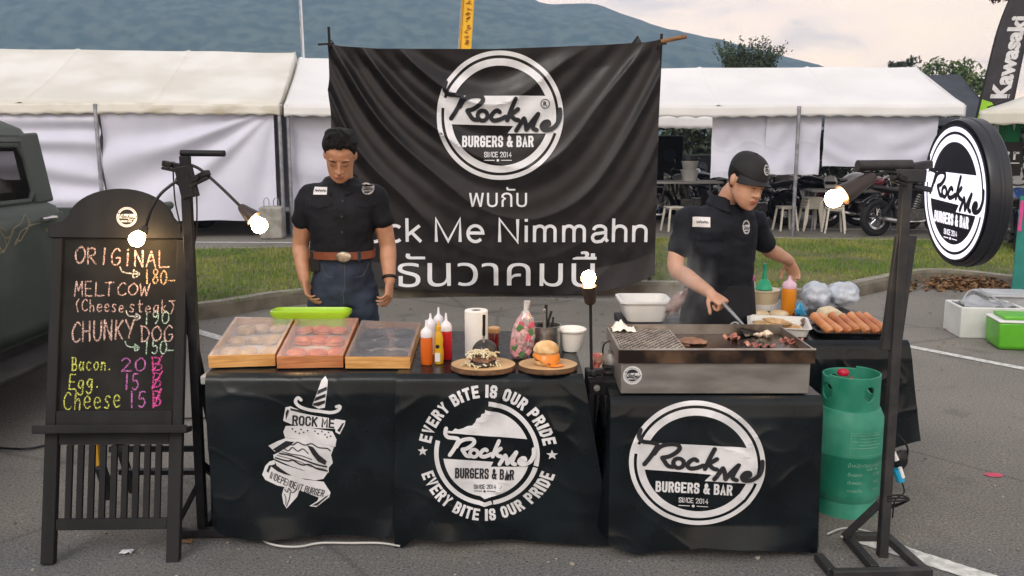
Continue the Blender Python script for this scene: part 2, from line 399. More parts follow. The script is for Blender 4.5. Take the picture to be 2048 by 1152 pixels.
# --- far-off hedge row closing the lot (behind the tents)
def leaf_cloud(g, c, r, n, q, seed, up=.2):
    rr = random.Random(seed); c = Vector(c)
    for i in range(n):
        d = Vector((rr.gauss(0, 1), rr.gauss(0, 1), rr.gauss(0, 1))).normalized() * (rr.random() ** .45)
        p = c + Vector((d.x * r[0], d.y * r[1], d.z * r[2]))
        M = Matrix.Translation(p) @ Euler((rr.uniform(-1.2, 1.2), rr.uniform(-1.2, 1.2), rr.uniform(0, 6.3))).to_matrix().to_4x4(); s_ = q * rr.uniform(.6, 1.4)
        g.add([(-s_, 0, 0), (0, -s_ * .45, s_ * .1), (s_, 0, -s_ * .15), (0, s_ * .45, s_ * .1)], [(0, 1, 2, 3)], 0, M)
LEAF = mat('leaf_green', (.045, .085, .018), .6, var=.35, vs=1.6, col2=(.11, .16, .04))
LEAFD = mat('leaf_dark', (.022, .036, .016), .65, var=.35, vs=1.4, col2=(.05, .065, .028))
LEAFB = mat('leaf_brown', (.10, .045, .03), .65, var=.3, vs=3)
BARK = mat('bark', (.09, .065, .045), .9, var=.3, vs=8, bump=.5, bs=20)
def tree(label, base, clumps, leafm, n, q, seed, trunk_r=.16, sprays=0, name='broadleaf_tree', limbs=True):
    rr = random.Random(seed); base = Vector(base)
    t_ = thing(name, label, 'tree', base)
    gt = G(); top = Vector(clumps[0][0]) - base
    gt.tube(cat_rom([(0, 0, -.05), (top.x * .2, top.y * .2, top.z * .4), top * .75, top], 4), [trunk_r * (1 - .75 * i / 12) for i in range(13)], 8)
    if limbs:
        for c, r in clumps[1:]:
            e_ = Vector(c) - base; s0 = top * rr.uniform(.4, .7)
            gt.tube(cat_rom([s0, s0.lerp(e_, .5) + Vector((0, 0, .15)), e_], 4), [trunk_r * .45 * (1 - .7 * i / 8) for i in range(9)], 6)
    gt.build('trunk', BARK, t_)
    gc = G()
    for k, (c, r) in enumerate(clumps):
        for j in range(5):
            o_ = Vector((rr.uniform(-.55, .55) * r[0], rr.uniform(-.55, .55) * r[1], rr.uniform(-.5, .5) * r[2]))
            leaf_cloud(gc, Vector(c) - base + o_, [x * .55 for x in r], n // 5, q, seed * 31 + k * 7 + j)
    for k in range(sprays):   # upright twigs carrying leaves
        c, r = rr.choice(clumps); b0 = Vector(c) - base + Vector((rr.uniform(-1, 1) * r[0] * .8, rr.uniform(-1, 1) * r[1], -.3 * r[2]))
        e_ = b0 + Vector((rr.gauss(0, .22) + (b0.x - top.x) * .55, rr.gauss(0, .2), r[2] * rr.uniform(1.2, 2.5)))
        for j in range(26):
            p = b0.lerp(e_, (j / 25) ** .8) + Vector((rr.gauss(0, .05), rr.gauss(0, .05), rr.gauss(0, .05)))
            M = Matrix.Translation(p) @ Euler((rr.uniform(-1.4, 1.4), rr.uniform(-1.2, 1.2), rr.uniform(0, 6.3))).to_matrix().to_4x4(); s_ = q * rr.uniform(.5, 1.1)
            gc.add([(-s_, 0, 0), (0, -s_ * .4, 0), (s_, 0, 0), (0, s_ * .4, 0)], [(0, 1, 2, 3)], 0, M)
    gc.build('crown', leafm, t_, smooth=False)
    return t_
def cl(px, py, Y, rx, rz): return (P(px, py, Y), (rx, rx * .8, rz))
b_ = P(1500, 300, 40); b_.z = 0
tree('dark green tree with upright feathery twigs rising behind the white tent roof', b_, [cl(1500, 118, 40, .7, .5), cl(1468, 128, 40, .5, .5), cl(1530, 125, 40, .5, .45), cl(1495, 145, 40, 1.1, .6)], mat('leaf_olive', (.035, .055, .022), .6, var=.35, vs=1.6, col2=(.075, .10, .04)), 330, .085, 3, sprays=110)
b_ = P(1890, 300, 46); b_.z = 0
tree('broad green tree with a rounded crown behind the dark tent roof', b_, [cl(1905, 150, 46, 1.5, .9), cl(1860, 160, 46, 1.1, .7), cl(1945, 170, 46, 1.2, 1.0), cl(1900, 195, 46, 1.9, 1.0)], LEAF, 900, .13, 5)
b_ = P(1810, 300, 52); b_.z = 0
tree('thin brownish tree with see through crown behind the tent ridge', b_, [cl(1822, 122, 52, .8, .35), cl(1790, 130, 52, .6, .25), cl(1840, 135, 52, .9, .5)], LEAFD, 150, .11, 8)
b_ = P(2230, 300, 24); b_.z = 0
tree('tall reddish leaved tree whose twigs reach in above the black feather flag', b_, [(P(2190, -150, 24), (1.6, 1.2, 1.2)), (P(2045, -22, 24), (.75, .6, .35)), (P(1995, -8, 24), (.35, .3, .2))], LEAFB, 170, .07, 11)

# ================================================================ BACKGROUND THINGS
ROOFC = mat('tent_vinyl', (.58, .565, .50), .45, var=.06, vs=.8, bump=.12, bs=5, col2=(.70, .69, .65))
ROOFT = mat('tent_vinyl_clean', (.70, .70, .70), .4, var=.05, vs=.8, bump=.12, bs=5)
VALC = mat('stained_valance', (.46, .42, .32), .6, vs=1.6, col2=(.68, .66, .60), detail=8, ramp=(.36, .56), stretch=(1, 1, 3))
SHEET = mat('tent_sheet', (.60, .615, .74), .75, var=.05, vs=1.2, bump=.1, bs=25, col2=(.67, .68, .80))
GALV = mat('galvanised_pole', (.33, .34, .37), .45, .7, var=.2, vs=9)
GREYC = mat('grey_canvas', (.035, .042, .055), .7, var=.15, vs=3)
def tent(name, label, loc, rz, x0, x1, d, eave, ridge, roofm, val=.17, panels=(), posts=(), inset=0.0, label_cat='tent', backwall=None):
    """gable market tent; local origin at a front eave corner on the ground"""
    t_ = thing(name, label, label_cat, loc, rz)
    g = G()
    def roof(u, v):
        x = x0 + (x1 - x0) * u
        if v < .5: y = d / 2 * (v / .5); z = eave + (ridge - eave) * (v / .5)
        else: y = d / 2 + d / 2 * ((v - .5) / .5); z = ridge - (ridge - eave) * ((v - .5) / .5)
        sag = -.05 * math.sin(math.pi * min(v, 1 - v) * 2) * (1 + .5 * noise.noise(Vector((x * .5, v * 3, 1)))) + .02 * noise.noise(Vector((x * .9, v * 4, 7)))
        q = (x - x1) % 2.05; q = min(q, 2.05 - q)
        return (x, y, z + sag + .022 * math.exp(-(q / .035) ** 2))
    g.grid(roof, int((x1 - x0) * 22), 16)
    g.build('roof', roofm, t_, ang=20, solid=.01)
    g = G()
    def vf(u, v):
        x = x0 + (x1 - x0) * u; sc_ = .028 * abs(math.sin(x * math.pi / .32))
        return (x, -.012 - .02 * v + .012 * noise.noise(Vector((x * 2, v, 3))), eave + .01 - v * (val - sc_ if v > .9 else val * .9) - .02 * noise.noise(Vector((x * .6, 0, 5))))
    g.grid(vf, int((x1 - x0) / .04), 4)
    def vs_(u, v):
        y = -.012 + d * u; sc_ = .028 * abs(math.sin(y * math.pi / .32)); return (x1 + .012, y, eave + .01 - v * (val - sc_ if v > .9 else val * .9))
    g.grid(vs_, int(d / .04), 4)
    g.build('valance', VALC if roofm is ROOFC else roofm, t_, ang=40, solid=.006)
    g = G()   # gable cheeks of the roof
    g.add([(x1, 0, eave), (x1, d, eave), (x1, d / 2, ridge)], [(0, 1, 2)]); g.build('gable', roofm, t_, solid=.008)
    for x, y in posts:
        G().cyl((x, y, 0), (x, y, eave), .032, n=10).build('post', GALV, t_)
    for (xa, xb, ya, yb, zt, zb, style, seed) in panels:
        g = G()
        def pf(u, v, xa=xa, xb=xb, ya=ya, yb=yb, zt=zt, zb=zb, style=style, seed=seed):
            x = xa + (xb - xa) * u; h = zt - zb; W = xb - xa
            if style == 'fan':
                dx, dz = (1 - u) * W + .05, v * h + .02
                th = math.atan2(dz * 1.25 + .10 * dx * dx * .25, dx); r = math.hypot(dx, dz)
                f = .075 * math.sin(th * 17 + 1.2 * noise.noise(Vector((th * 3, r * .4, seed)))) * min(1, r / 1.2) * (.6 + .4 * math.sin(th * 5 + seed))
            elif style == 'swag':
                q = (v * h) - .20 * (u - .4) ** 2 * W * .4 + .25 * noise.noise(Vector((u * 2, v * 2, seed)))
                f = .055 * math.sin(q * 15) * (.5 + .5 * noise.noise(Vector((u * 3, v * 3, seed + 2))) + .35)
            elif style == 'sag':
                f = .05 * noise.noise(Vector((u * 3, v * 2 + 2.2 * (u - .5) ** 2, seed))) + .02 * math.sin((v + 1.6 * (u - .5) ** 2) * 14) * (.4 + noise.noise(Vector((u * 2, v * 2, seed + 1))))
            else:
                f = .005 * max(0, 1 - abs(math.sin(v * h * 6 + 1.5 * noise.noise(Vector((u * 2, v * 2, seed))))) * 4) + .035 * noise.noise(Vector((u * W * 1.6, v * h * 1.8, seed))) + .02 * math.sin(v * h * 9 + 3 * noise.noise(Vector((u * 3, v, seed))))
            hem = .06 * noise.noise(Vector((u * 3, seed, 0))) * v
            return (x, ya + (yb - ya) * u - f, zt - v * h + hem)
        g.grid(pf, 90, 50)
        g.build('side_sheet', SHEET, t_, ang=180)
    return t_
cA = P(560, 212, 15); yawA = R(8)
def loc_x(c, yaw, px, py):     # local x on the front line of a yawed tent seen at pixel px
    u = (px - 1024) / FPX; v = -(py - 576) / FPX; dx, dy = u, _c + v * _s
    ax, ay = math.cos(yaw), math.sin(yaw); det = dx * -ay - dy * -ax
    t_ = (c.x * -ay - c.y * -ax) / det
    return (Vector((dx * t_ - c.x, dy * t_ - c.y))).dot(Vector((ax, ay)))
pA = loc_x(cA, yawA, 200, 330)
tent('market_tent', 'long white market tent on the left closed by folded sheets behind the chalkboard', (cA.x, cA.y, 0), yawA, -10.5, 0, 6, cA.z + .02, 3.36, ROOFC,
     panels=[(-10.4, -.05, 5.8, 5.8, 2.25, .1, 'flat', 33), (pA - 4.2, pA + .02, .06, .06, 2.15, .25, 'swag', 3), (pA + .05, -.12, .05, .05, 2.17, .30, 'fan', 5)], posts=[(-.02, .02), (pA, -.02), (pA - 2.1, .02), (0, 5.9), (-5, 5.9), (-.02, 1.2)], val=.19)
tent('market_tent', 'white market tent half hidden behind the black banner', (cA.x + .06, cA.y + .01, 0), yawA, 0, 6.2, 6, cA.z, 3.26, ROOFT,
     panels=[(.02, 6.1, 5.8, 5.8, 2.2, .1, 'flat', 34), (.02, 3.2, .25, .25, 2.15, .2, 'flat', 8), (3.2, 6.1, .25, .25, 2.15, .2, 'flat', 9)], posts=[(.05, .1), (3.2, .1), (6.1, .1)], val=.19)
cC = P(1930, 214, 15)
tC = tent('market_tent', 'white market tent right of the banner with half height sheets over motorbikes', (cC.x, cC.y, 0), R(-3), -6.6, 0, 4.4, cC.z + .02, 3.02, ROOFT,
     panels=[(-4.15, -3.22, .25, .2, 2.06, .98, 'flat', 12), (-3.24, -2.32, .16, .14, 2.06, 1.05, 'flat', 15), (-2.27, -.38, .12, .1, 2.06, 1.2, 'sag', 14)], posts=[(-2.75, -.03), (-5.4, .1), (-.05, .02), (-.05, 4.3), (-2.75, 4.3)], val=.2)
cF = P(1480, 232, 23)
tent('market_tent', 'farther white tent roof edge glimpsed under the right tent', (cF.x, cF.y, 0), 0, -6, 0, 4, cF.z, 3.2, ROOFT, val=.34, posts=[(-.1, .05), (-3, .05), (-5.9, .05)])
cE = P(1962, 222, 13)
tE = thing('market_tent', 'white pyramid tent corner cut by the right edge of the photo', 'tent', (cE.x, 13, 0), R(-29))
zE = cE.z
def pyr(u, v):   # hipped roof, four faces in one sheet
    a = u * 4; k = int(min(3, a)); f = a - k; c = [(0, 0), (4, 0), (4, 4), (0, 4), (0, 0)]
    ex, ey = c[k][0] + (c[k + 1][0] - c[k][0]) * f, c[k][1] + (c[k + 1][1] - c[k][1]) * f
    return (ex + (2 - ex) * v, ey + (2 - ey) * v, zE + 1.0 * v - .07 * math.sin(math.pi * v))
G().grid(pyr, 64, 14).build('roof', ROOFC, tE, ang=20, solid=.01)
def pyv(u, v):
    a = u * 4; k = int(min(3, a)); f = a - k; c = [(0, 0), (4, 0), (4, 4), (0, 4), (0, 0)]
    ex, ey = c[k][0] + (c[k + 1][0] - c[k][0]) * f, c[k][1] + (c[k + 1][1] - c[k][1]) * f
    sc_ = .03 * abs(math.sin(f * 4 * math.pi / .32)); q = 1.006
    return (2 + (ex - 2) * q, 2 + (ey - 2) * q, zE + .005 - v * (.22 - (sc_ if v > .9 else 0)))
G().grid(pyv, 320, 4).build('valance', ROOFC, tE, ang=40, solid=.006)
for x, y in ((.03, .03), (3.97, .03), (.03, 3.97), (3.97, 3.97)): G().cyl((x, y, 0), (x, y, zE), .03, n=10).build('post', GALV, tE)
# dark gabled canopy behind the right tent
cD = P(1985, 240, 26)
tent('dark_canopy', 'dark blue grey canopy roof between the white tent and the feather flag', (cD.x, cD.y, 0), R(-4), -5.4, .2, 6, cD.z, 3.75, GREYC, val=.2, posts=[(-5.2, .05), (0, .05), (0, 5.9)], label_cat='canopy')

# concrete tent weight
tw = thing('tent_weight', 'pale concrete ballast block with wire hooks at the left tent corner post', 'tent weight', (P(547, 470, 14.85).x, 14.8, 0), R(8))
CONC = mat('pale_concrete', (.30, .29, .26), .9, var=.2, vs=6, bump=.3, bs=30)
G().box((0, 0, .27), (.38, .36, .54)).build('block', CONC, tw, bevel=.03)
g = G()
for s in (-.08, .08): g.tube(cat_rom([(s - .04, 0, .53), (s - .04, 0, .64), (s, 0, .69), (s + .04, 0, .64), (s + .04, 0, .53)], 4), .008, 6)
g.build('hook', GALV, tw)

# wheels
RUB = mat('tyre_rubber', (.016, .016, .017), .8, var=.25, vs=12)
CHROME = mat('chrome', (.55, .55, .57), .18, 1.0, var=.1, vs=5)
def wheel(par, c, r, wd=.10, spokes=16, name='wheel', rimm=None):
    """wheel in the x-z plane"""
    wl = G(); M = Matrix.Translation(c) @ Matrix.Rotation(R(90), 4, 'X')
    wl.lathe([(r - wd * .9, -wd * .30), (r - wd * .3, -wd * .5), (r, -wd * .25), (r, wd * .25), (r - wd * .3, wd * .5), (r - wd * .9, wd * .30), (r - wd * .9, -wd * .3)], n=28, M=M, cap=False)
    o = wl.build('tyre', RUB); hub = G()
    hub.lathe([(r - wd * .85, -wd * .28), (r - wd * 1.2, -wd * .2), (r - wd * 1.2, wd * .2), (r - wd * .85, wd * .28)], n=28, M=M, cap=False)
    hub.cyl((c[0], c[1] - .06, c[2]), (c[0], c[1] + .06, c[2]), .045, n=12)
    for k in range(spokes):
        a = 2 * math.pi * k / spokes; hub.cyl((c[0], c[1] + (.03 if k % 2 else -.03), c[2]), (c[0] + math.cos(a) * (r - wd), c[1], c[2] + math.sin(a) * (r - wd)), .006 if spokes > 8 else .016, n=5)
    wo = o; wo.name = name; wo.data.name = name; wo.parent = par
    h = hub.build('rim', rimm or CHROME, wo); return wo
cw = thing('car_wheel', 'black tyre showing below the white sheet of the left tent', 'wheel', (P(405, 440, 16.6).x, 16.6, 0), R(5))
wheel(cw, (0, 0, .30), .30, .17, 8)

# motorbike prototype (faces +x)
PAINTS = {k: mat(k + '_tank_paint', c, .25, var=.06, coat=.6) for k, c in dict(red=(.30, .015, .03), black=(.012, .012, .014), green=(.03, .16, .05), silver=(.35, .35, .36), cream=(.5, .42, .28), blue=(.02, .05, .16)).items()}
LEATH = mat('black_leather', (.018, .016, .015), .5, var=.2, vs=20, bump=.15)
ENG = mat('engine_metal', (.16, .16, .165), .4, .9, var=.25, vs=14)
LAMPG = mat('lamp_glass', (.6, .62, .64), .1, .3)
def motorbike(label, loc, rz, paint):
    t_ = thing('motorbike', label, 'motorbike', loc, rz, 'motorbikes parked under and beside the right tent')
    wheel(t_, (.70, 0, .32), .32, .10); wheel(t_, (-.70, 0, .32), .32, .13)
    g = G()
    for s in (-.06, .06): g.tube([(.50, s, .92), (.60, s, .62), (.70, s, .32)], [.022, .024, .03], 8)
    g.bar((.50, -.09, .90), (.50, .09, .90), .05, .03); g.build('fork', CHROME, t_)
    g = G()
    g.tube(cat_rom([(.50, 0, .88), (.1, 0, .76), (-.25, 0, .66), (-.5, 0, .62)], 4), .025, 8)
    g.tube(cat_rom([(.48, 0, .82), (.35, 0, .45), (.2, 0, .22), (-.25, 0, .22), (-.35, 0, .6)], 4), .022, 8)
    for s in (-.1, .1): g.tube([(-.3, s, .3), (-.7, s, .32)], .022, 6); g.tube([(-.42, s, .66), (-.66, s, .36)], .03, 8)
    g.build('frame', BLACK, t_)
    g = G(); rs = []
    for x, w_, h_, z in ((.44, .05, .05, .86), (.36, .12, .10, .86), (.20, .15, .125, .84), (.02, .13, .11, .81), (-.12, .07, .06, .78)):
        rs.append([Vector((x, math.cos(a) * w_, z + math.sin(a) * h_)) for a in (2 * math.pi * k / 14 for k in range(14))])
    g.rings(rs).build('fuel_tank', paint, t_)
    g = G(); rs = []
    for x, w_, h_, z in ((-.08, .09, .04, .79), (-.2, .13, .05, .79), (-.4, .14, .055, .78), (-.55, .14, .06, .80), (-.75, .12, .05, .84), (-.84, .06, .03, .85)):
        rs.append([Vector((x, math.cos(a) * w_, z + math.sin(a) * h_)) for a in (2 * math.pi * k / 12 for k in range(12))])
    g.rings(rs).build('seat', LEATH, t_)
    g = G(); g.box((.05, 0, .34), (.42, .26, .24)); g.cyl((.12, 0, .42), (.22, 0, .70), .10, n=12)
    for k in range(6): g.cyl((.13 + k * .015, 0, .46 + k * .04), (.135 + k * .015, 0, .475 + k * .04), .13, n=12)
    g.cyl((-.08, -.16, .36), (-.08, .16, .36), .09, n=14); g.build('engine', ENG, t_, bevel=.01)
    g = G(); g.tube(cat_rom([(.22, -.06, .62), (.36, -.12, .45), (.25, -.16, .26), (-.2, -.17, .25)], 5) + [Vector((-.3, -.18, .26)), Vector((-.85, -.20, .34))], [.02] * 16 + [.045, .04], 8)
    g.build('exhaust', CHROME, t_)
    g = G(); g.tube(cat_rom([(.36, -.36, 1.02), (.44, -.24, 1.06), (.48, 0, .98), (.44, .24, 1.06), (.36, .36, 1.02)], 5), .013, 8)
    for s in (-1, 1): g.tube([(.36, .36 * s, 1.02), (.28, .41 * s, 1.0)], .02, 8); g.tube([(.42, .28 * s, 1.06), (.40, .32 * s, 1.2)], .006, 5); g.blob((.40, .33 * s, 1.22), (.015, .055, .035), 8)
    g.build('handlebar', BLACKM, t_)
    g = G(); M = Matrix.Translation((.58, 0, .88)) @ Matrix.Rotation(R(90), 4, 'Y')
    g.lathe([(.03, -.1), (.08, -.03), (.095, .02), (.09, .04)], n=16, M=M); g.build('headlight', LAMPG, t_)
    for (cx, a0, a1, r_) in ((.70, 40, 150, .36), (-.70, 20, 140, .37)):
        g = G()
        g.grid(lambda u, v, cx=cx, a0=a0, a1=a1, r_=r_: (cx + r_ * math.cos(R(a0 + (a1 - a0) * u)), -.075 + .15 * v, .32 + (r_ + .02 * math.sin(math.pi * v)) * math.sin(R(a0 + (a1 - a0) * u))), 14, 4)
        g.build('mudguard', paint, t_, solid=.006)
    return t_
mb = motorbike('cherry red motorbike right of the tent pole, front wheel towards the round sign', (P(1722, 420, 17.0).x, 17.0, 0), R(12), PAINTS['red'])
def bike(px, Y, deg, paint, label):
    return dup(mb, (P(px, 440, Y).x, Y, 0), R(deg), label, swap={'red_tank_paint': PAINTS[paint]})
bike(1815, 15.4, 20, 'black', 'black motorbike just left of the round sign and behind its pole')
bike(1590, 18.4, 160, 'silver', 'silver tanked motorbike behind the stacked white stools')
bike(1870, 16.8, 30, 'black', 'black motorbike under the right tent beyond the round sign')
bike(1770, 19.0, -20, 'cream', 'motorbike with a cream tank under the right half height sheet')
bike(1420, 19.5, 150, 'black', 'black motorbike in the dark opening beside the banner')
bike(2035, 12.6, 65, 'blue', 'motorbike with a blue tank cut by the right edge of the photo')
bike(1965, 13.8, 110, 'black', 'black motorbike hidden half by the round light box')
bike(1350, 21.5, 20, 'green', 'green tanked motorbike farthest back in the opening beside the banner')

bike(1510, 16.9, 200, 'black', 'black motorbike behind the single white stool')
bike(1640, 17.2, 165, 'black', 'black motorbike behind the stacked stools and tent pole')
bike(1690, 19.2, 25, 'silver', 'silver motorbike in the second row behind the red one')
bike(1555, 20.6, 15, 'red', 'red tanked motorbike deep under the right tent')
bike(1385, 18.3, 170, 'silver', 'silver motorbike beside the grey table by the banner')
# stools
STOOLP = mat('cream_plastic', (.60, .57, .50), .45, var=.06, vs=6)
def stool(label, loc, rz):
    t_ = thing('plastic_stool', label, 'stool', loc, rz, 'white plastic stools under the right tent')
    g = G(); g.box((0, 0, .44), (.29, .29, .025)); g.box((0, 0, .415), (.25, .25, .03)); g.build('seat', STOOLP, t_, bevel=.015)
    for a, b in ((-1, -1), (1, -1), (1, 1), (-1, 1)):
        G().bar((a * .12, b * .12, .42), (a * .17, b * .17, 0), .045, .03).build('leg', STOOLP, t_, bevel=.006)
    return t_
def px_g(px, py): return PZ(px, py, 0)
q = px_g(1570, 461); st0 = stool('single white plastic stool standing left of the tent pole', (q.x, q.y, 0), R(8))
q = px_g(1618, 461); q2 = px_g(1666, 466)
for k, lab in enumerate(('bottom stool of the stack beside the tent pole', 'second stool up in the stack beside the tent pole', 'third stool up in the stack beside the tent pole', 'top stool of the stack beside the tent pole')):
    dup(st0, (q.x + .01 * k, q.y, .055 * k), R(3 + k), lab)
for k, lab in enumerate(('lower of two nested stools near the red motorbike', 'upper of two nested stools near the red motorbike')):
    dup(st0, (q2.x, q2.y, .06 * k), R(-10 + 3 * k), lab)
q = px_g(1405, 468); dup(st0, (q.x, q.y, 0), R(20), 'white stool behind the cook\'s shoulder by the plastic table')

TTOP = mat('table_top_grey', (.36, .36, .35), .5, var=.1)
def trestle(label, loc, rz, w_, d_, h_, name='folding_table', leg=GALV, topm=TTOP):
    t_ = thing(name, label, 'table', loc, rz)
    G().box((0, 0, h_ - .02), (w_, d_, .04)).build('tabletop', topm, t_, bevel=.008)
    for a, b in ((-1, -1), (1, -1), (1, 1), (-1, 1)):
        G().cyl((a * (w_ / 2 - .08), b * (d_ / 2 - .06), h_ - .04), (a * (w_ / 2 - .04), b * (d_ / 2 - .04), 0), .016, n=8).build('leg', leg, t_)
    return t_
q = P(1340, 362, 17); trestle('grey table in the dark opening right of the banner', (q.x, 17, 0), R(4), 1.9, .7, q.z)
q = P(1690, 372, 16.6); trestle('narrow table with helmets under the right tent', (q.x, 16.4, 0), R(-4), 1.5, .6, .74)
# helmets and bits on the tables
HELM = mat('white_gloss', (.66, .66, .66), .2, var=.04, coat=.5)
def helmet(label, loc, rz, m):
    t_ = thing('helmet', label, 'helmet', loc, rz)
    g = G(); g.blob((0, 0, .125), (.15, .125, .135), 18); g.box((.06, 0, .05), (.16, .2, .06)); g.build('shell', m, t_, bevel=.02)
    G().blob((.085, 0, .125), (.075, .105, .05), 14).build('visor', BLACKM, t_)
    return t_
q = P(1662, 350, 16.4); helmet('white helmet on the narrow table left of the red motorbike', (q.x, 16.4, .74), R(-110), HELM)
q = P(1700, 350, 16.4); helmet('black helmet on the narrow table left of the red motorbike', (q.x + .3, 16.4, .74), R(-80), PAINTS['black'])
# white plastic armchairs and tubs near the opening
def chair(label, loc, rz):
    t_ = thing('plastic_chair', label, 'chair', loc, rz)
    G().box((0, 0, .43), (.44, .42, .03)).build('seat', STOOLP, t_, bevel=.015)
    g = G(); g.box((0, .21, .82), (.44, .025, .07)); g.box((0, .20, .50), (.44, .025, .05))
    for k in range(5): g.box((-.17 + .085 * k, .205, .66), (.045, .02, .3))
    for s in (-1, 1): g.box((s * .205, .205, .64), (.04, .03, .42))
    g.build('backrest', STOOLP, t_, bevel=.008)
    for s in (-1, 1):
        g = G(); g.box((s * .23, 0, .64), (.05, .4, .025)); g.box((s * .23, -.18, .54), (.04, .03, .2)); g.build('armrest', STOOLP, t_, bevel=.006)
    for a, b in ((-1, -1), (1, -1), (1, 1), (-1, 1)):
        G().bar((a * .19, b * .18, .42), (a * .22, b * .21, 0), .04, .04).build('leg', STOOLP, t_, bevel=.005)
    return t_
q = P(1365, 372, 16.4); 
ch = chair('white plastic armchair behind the grey table by the banner', (q.x + .3, 18.6, 0), R(160))
q = px_g(1346, 462); dup(st0, (q.x, q.y, 0), R(14), 'white stool close to the right edge of the banner')
tub = thing('plastic_tub', 'stack of white plastic tubs on the grey table by the banner', 'tub', (P(1378, 352, 17).x, 16.95, P(1340, 362, 17).z))
g = G(); g.lathe([(.13, 0), (.17, .2), (.18, .2), (.18, .22), (.12, .22), (.12, .02)], n=16); g.build('bucket', WHITEP, tub)
g = G(); g.lathe([(.13, .22), (.16, .36), (.17, .36), (.17, .38), (.0, .38)], n=16); g.build('lid', WHITEP, tub)
# loudspeakers in the opening
def pa(label, loc, h_):
    t_ = thing('loudspeaker', label, 'loudspeaker', loc, 0)
    G().box((0, 0, h_ / 2), (.6, .6, h_)).build('cabinet', BLACKM, t_, bevel=.02)
    g = G(); M = Matrix.Translation((0, -.302, h_ * .35)) @ Matrix.Rotation(R(90), 4, 'X'); g.lathe([(.23, 0), (.22, .015), (.06, -.03), (.0, -.02)], n=20, M=M); g.build('cone', LEATH, t_)
    g = G(); M = Matrix.Translation((0, -.302, h_ * .75)) @ Matrix.Rotation(R(90), 4, 'X'); g.lathe([(.14, 0), (.13, .01), (.0, -.02)], n=16, M=M); g.build('horn', GREYC, t_)
    return t_
pa('tall black loudspeaker cabinet beside the banner edge', (P(1335, 300, 20).x, 20, 0), 1.75)
pa('shorter black loudspeaker cabinet deeper in the opening', (P(1400, 300, 22).x, 22, 0), 1.3)
# hedge trees beyond the lot
for k, (px, Y) in enumerate(((1330, 30), (1450, 31), (1600, 29), (1740, 30), (1880, 30), (2010, 29))):
    b_ = P(px, 300, Y); b_.z = 0
    labs = ['dark round bush beyond the opening right of the banner', 'dark bush behind the cook\'s cap beyond the tents', 'dark bush behind the tall tent pole', 'dark bush beyond the red motorbike', 'dark bush behind the round light box', 'dark bush beyond the right edge tent']
    tree(labs[k], b_, [((b_.x, b_.y, 1.7), (2.0, 1.2, 1.3)), ((b_.x + 1.1, b_.y, 1.2), (1.5, 1, 1.2)), ((b_.x - 1.1, b_.y, 1.3), (1.5, 1, 1.2))], LEAFD, 380, .16, 40 + k, trunk_r=.09, name='bush')

# --- feather flags
def feather(name, label, base, hgt, wd, lean, clothm, polem, rz=0, curve=.35, thick=.006, skew=0.0, z0=.35):
    t_ = thing(name, label, 'flag', base, rz)
    def pole(z):
        k = z / hgt; return Vector((lean * z + curve * wd * max(0, (k - .72) / .28) ** 2, 0, z))
    g = G(); g.tube([pole(hgt * i / 24) for i in range(25)], [.022 - .012 * i / 24 for i in range(25)], 8); g.build('pole', polem, t_)
    g = G()
    def fc(u, v):
        z = z0 + (hgt - z0) * v; p = pole(z); k = (z - z0) / (hgt - z0)
        wv = wd * (1 if k < .8 else max(.02, 1 - ((k - .8) / .2) ** 2)) * (min(1, .35 + k * 4) if k < .2 else 1)
        return (p.x + u * wv + skew * 0, .03 * math.sin(z * 3 + u * 4) * u + .01, z)
    g.grid(fc, 8, 60); c = g.build('flag_cloth', clothm, t_, ang=180, solid=thick)
    g = G(); g.bar((-.35, 0, .02), (.35, 0, .02), .04, .03); g.bar((0, -.35, .024), (0, .35, .024), .04, .03); g.cyl((0, 0, 0), (0, 0, .3), .03, n=8); g.build('base', polem, t_)
    return t_, fc
FLW = mat('white_flag', (.68, .70, .74), .7, var=.05); FLY = mat('yellow_flag', (.75, .42, .02), .65, var=.1, vs=2); FLK = mat('charcoal_flag', (.035, .032, .038), .65, var=.15, vs=3)
b_ = P(615, 300, 20); b_.z = 0
feather('feather_flag', 'thin white furled feather flag rising behind the left tents', b_, 6.6, .055, -.012, FLW, GALV, R(10))
b_ = P(895, 300, 21); b_.z = 0
yf, yfc = feather('feather_flag', 'yellow feather flag standing above the black banner', b_, 7.2, .30, .075, FLY, GALV)
DRD = mat('dark_red_print', (.20, .02, .015), .6)
pr_ = G()
for k in range(9):
    z = 3.72 + k * .135
    for q in range(3):
        u0, dz_ = rng.uniform(.35, .6), rng.uniform(-.05, .05); a = yfc(u0, (z + dz_ - .35) / 6.85); b = yfc(u0 + rng.uniform(.15, .3), (z + dz_ + rng.uniform(-.04, .06) - .35) / 6.85)
        pr_.bar((a[0], a[1] - .02, a[2]), (b[0], b[1] - .02, b[2]), .026, .006)
    a, b = yfc(.16, (z - .1 - .35) / 6.85), yfc(.16, (z + .1 - .35) / 6.85); pr_.bar((a[0], a[1] - .02, a[2]), (b[0], b[1] - .02, b[2]), .03, .006)
pr_.build('lettering', DRD, yf, smooth=False)
KY = 17.6
b_ = P(1899, 480, KY); b_.z = 0
kf, kfc = feather('feather_flag', 'charcoal feather flag with white vertical lettering behind the right edge tent', b_, 4.8, .66, .155, FLK, BLACKM, 0, z0=1.5)
LIME = mat('lime_plastic', (.30, .62, .02), .4, var=.08, vs=4, coat=.2)

b_ = P(1212, 300, 12); b_.z = 0
feather('feather_flag', 'dark blue flag tip peeping over the banner top edge', b_, P(1240, 72, 12).z, .42, .02, FLK, BLACKM, R(0), curve=.8)

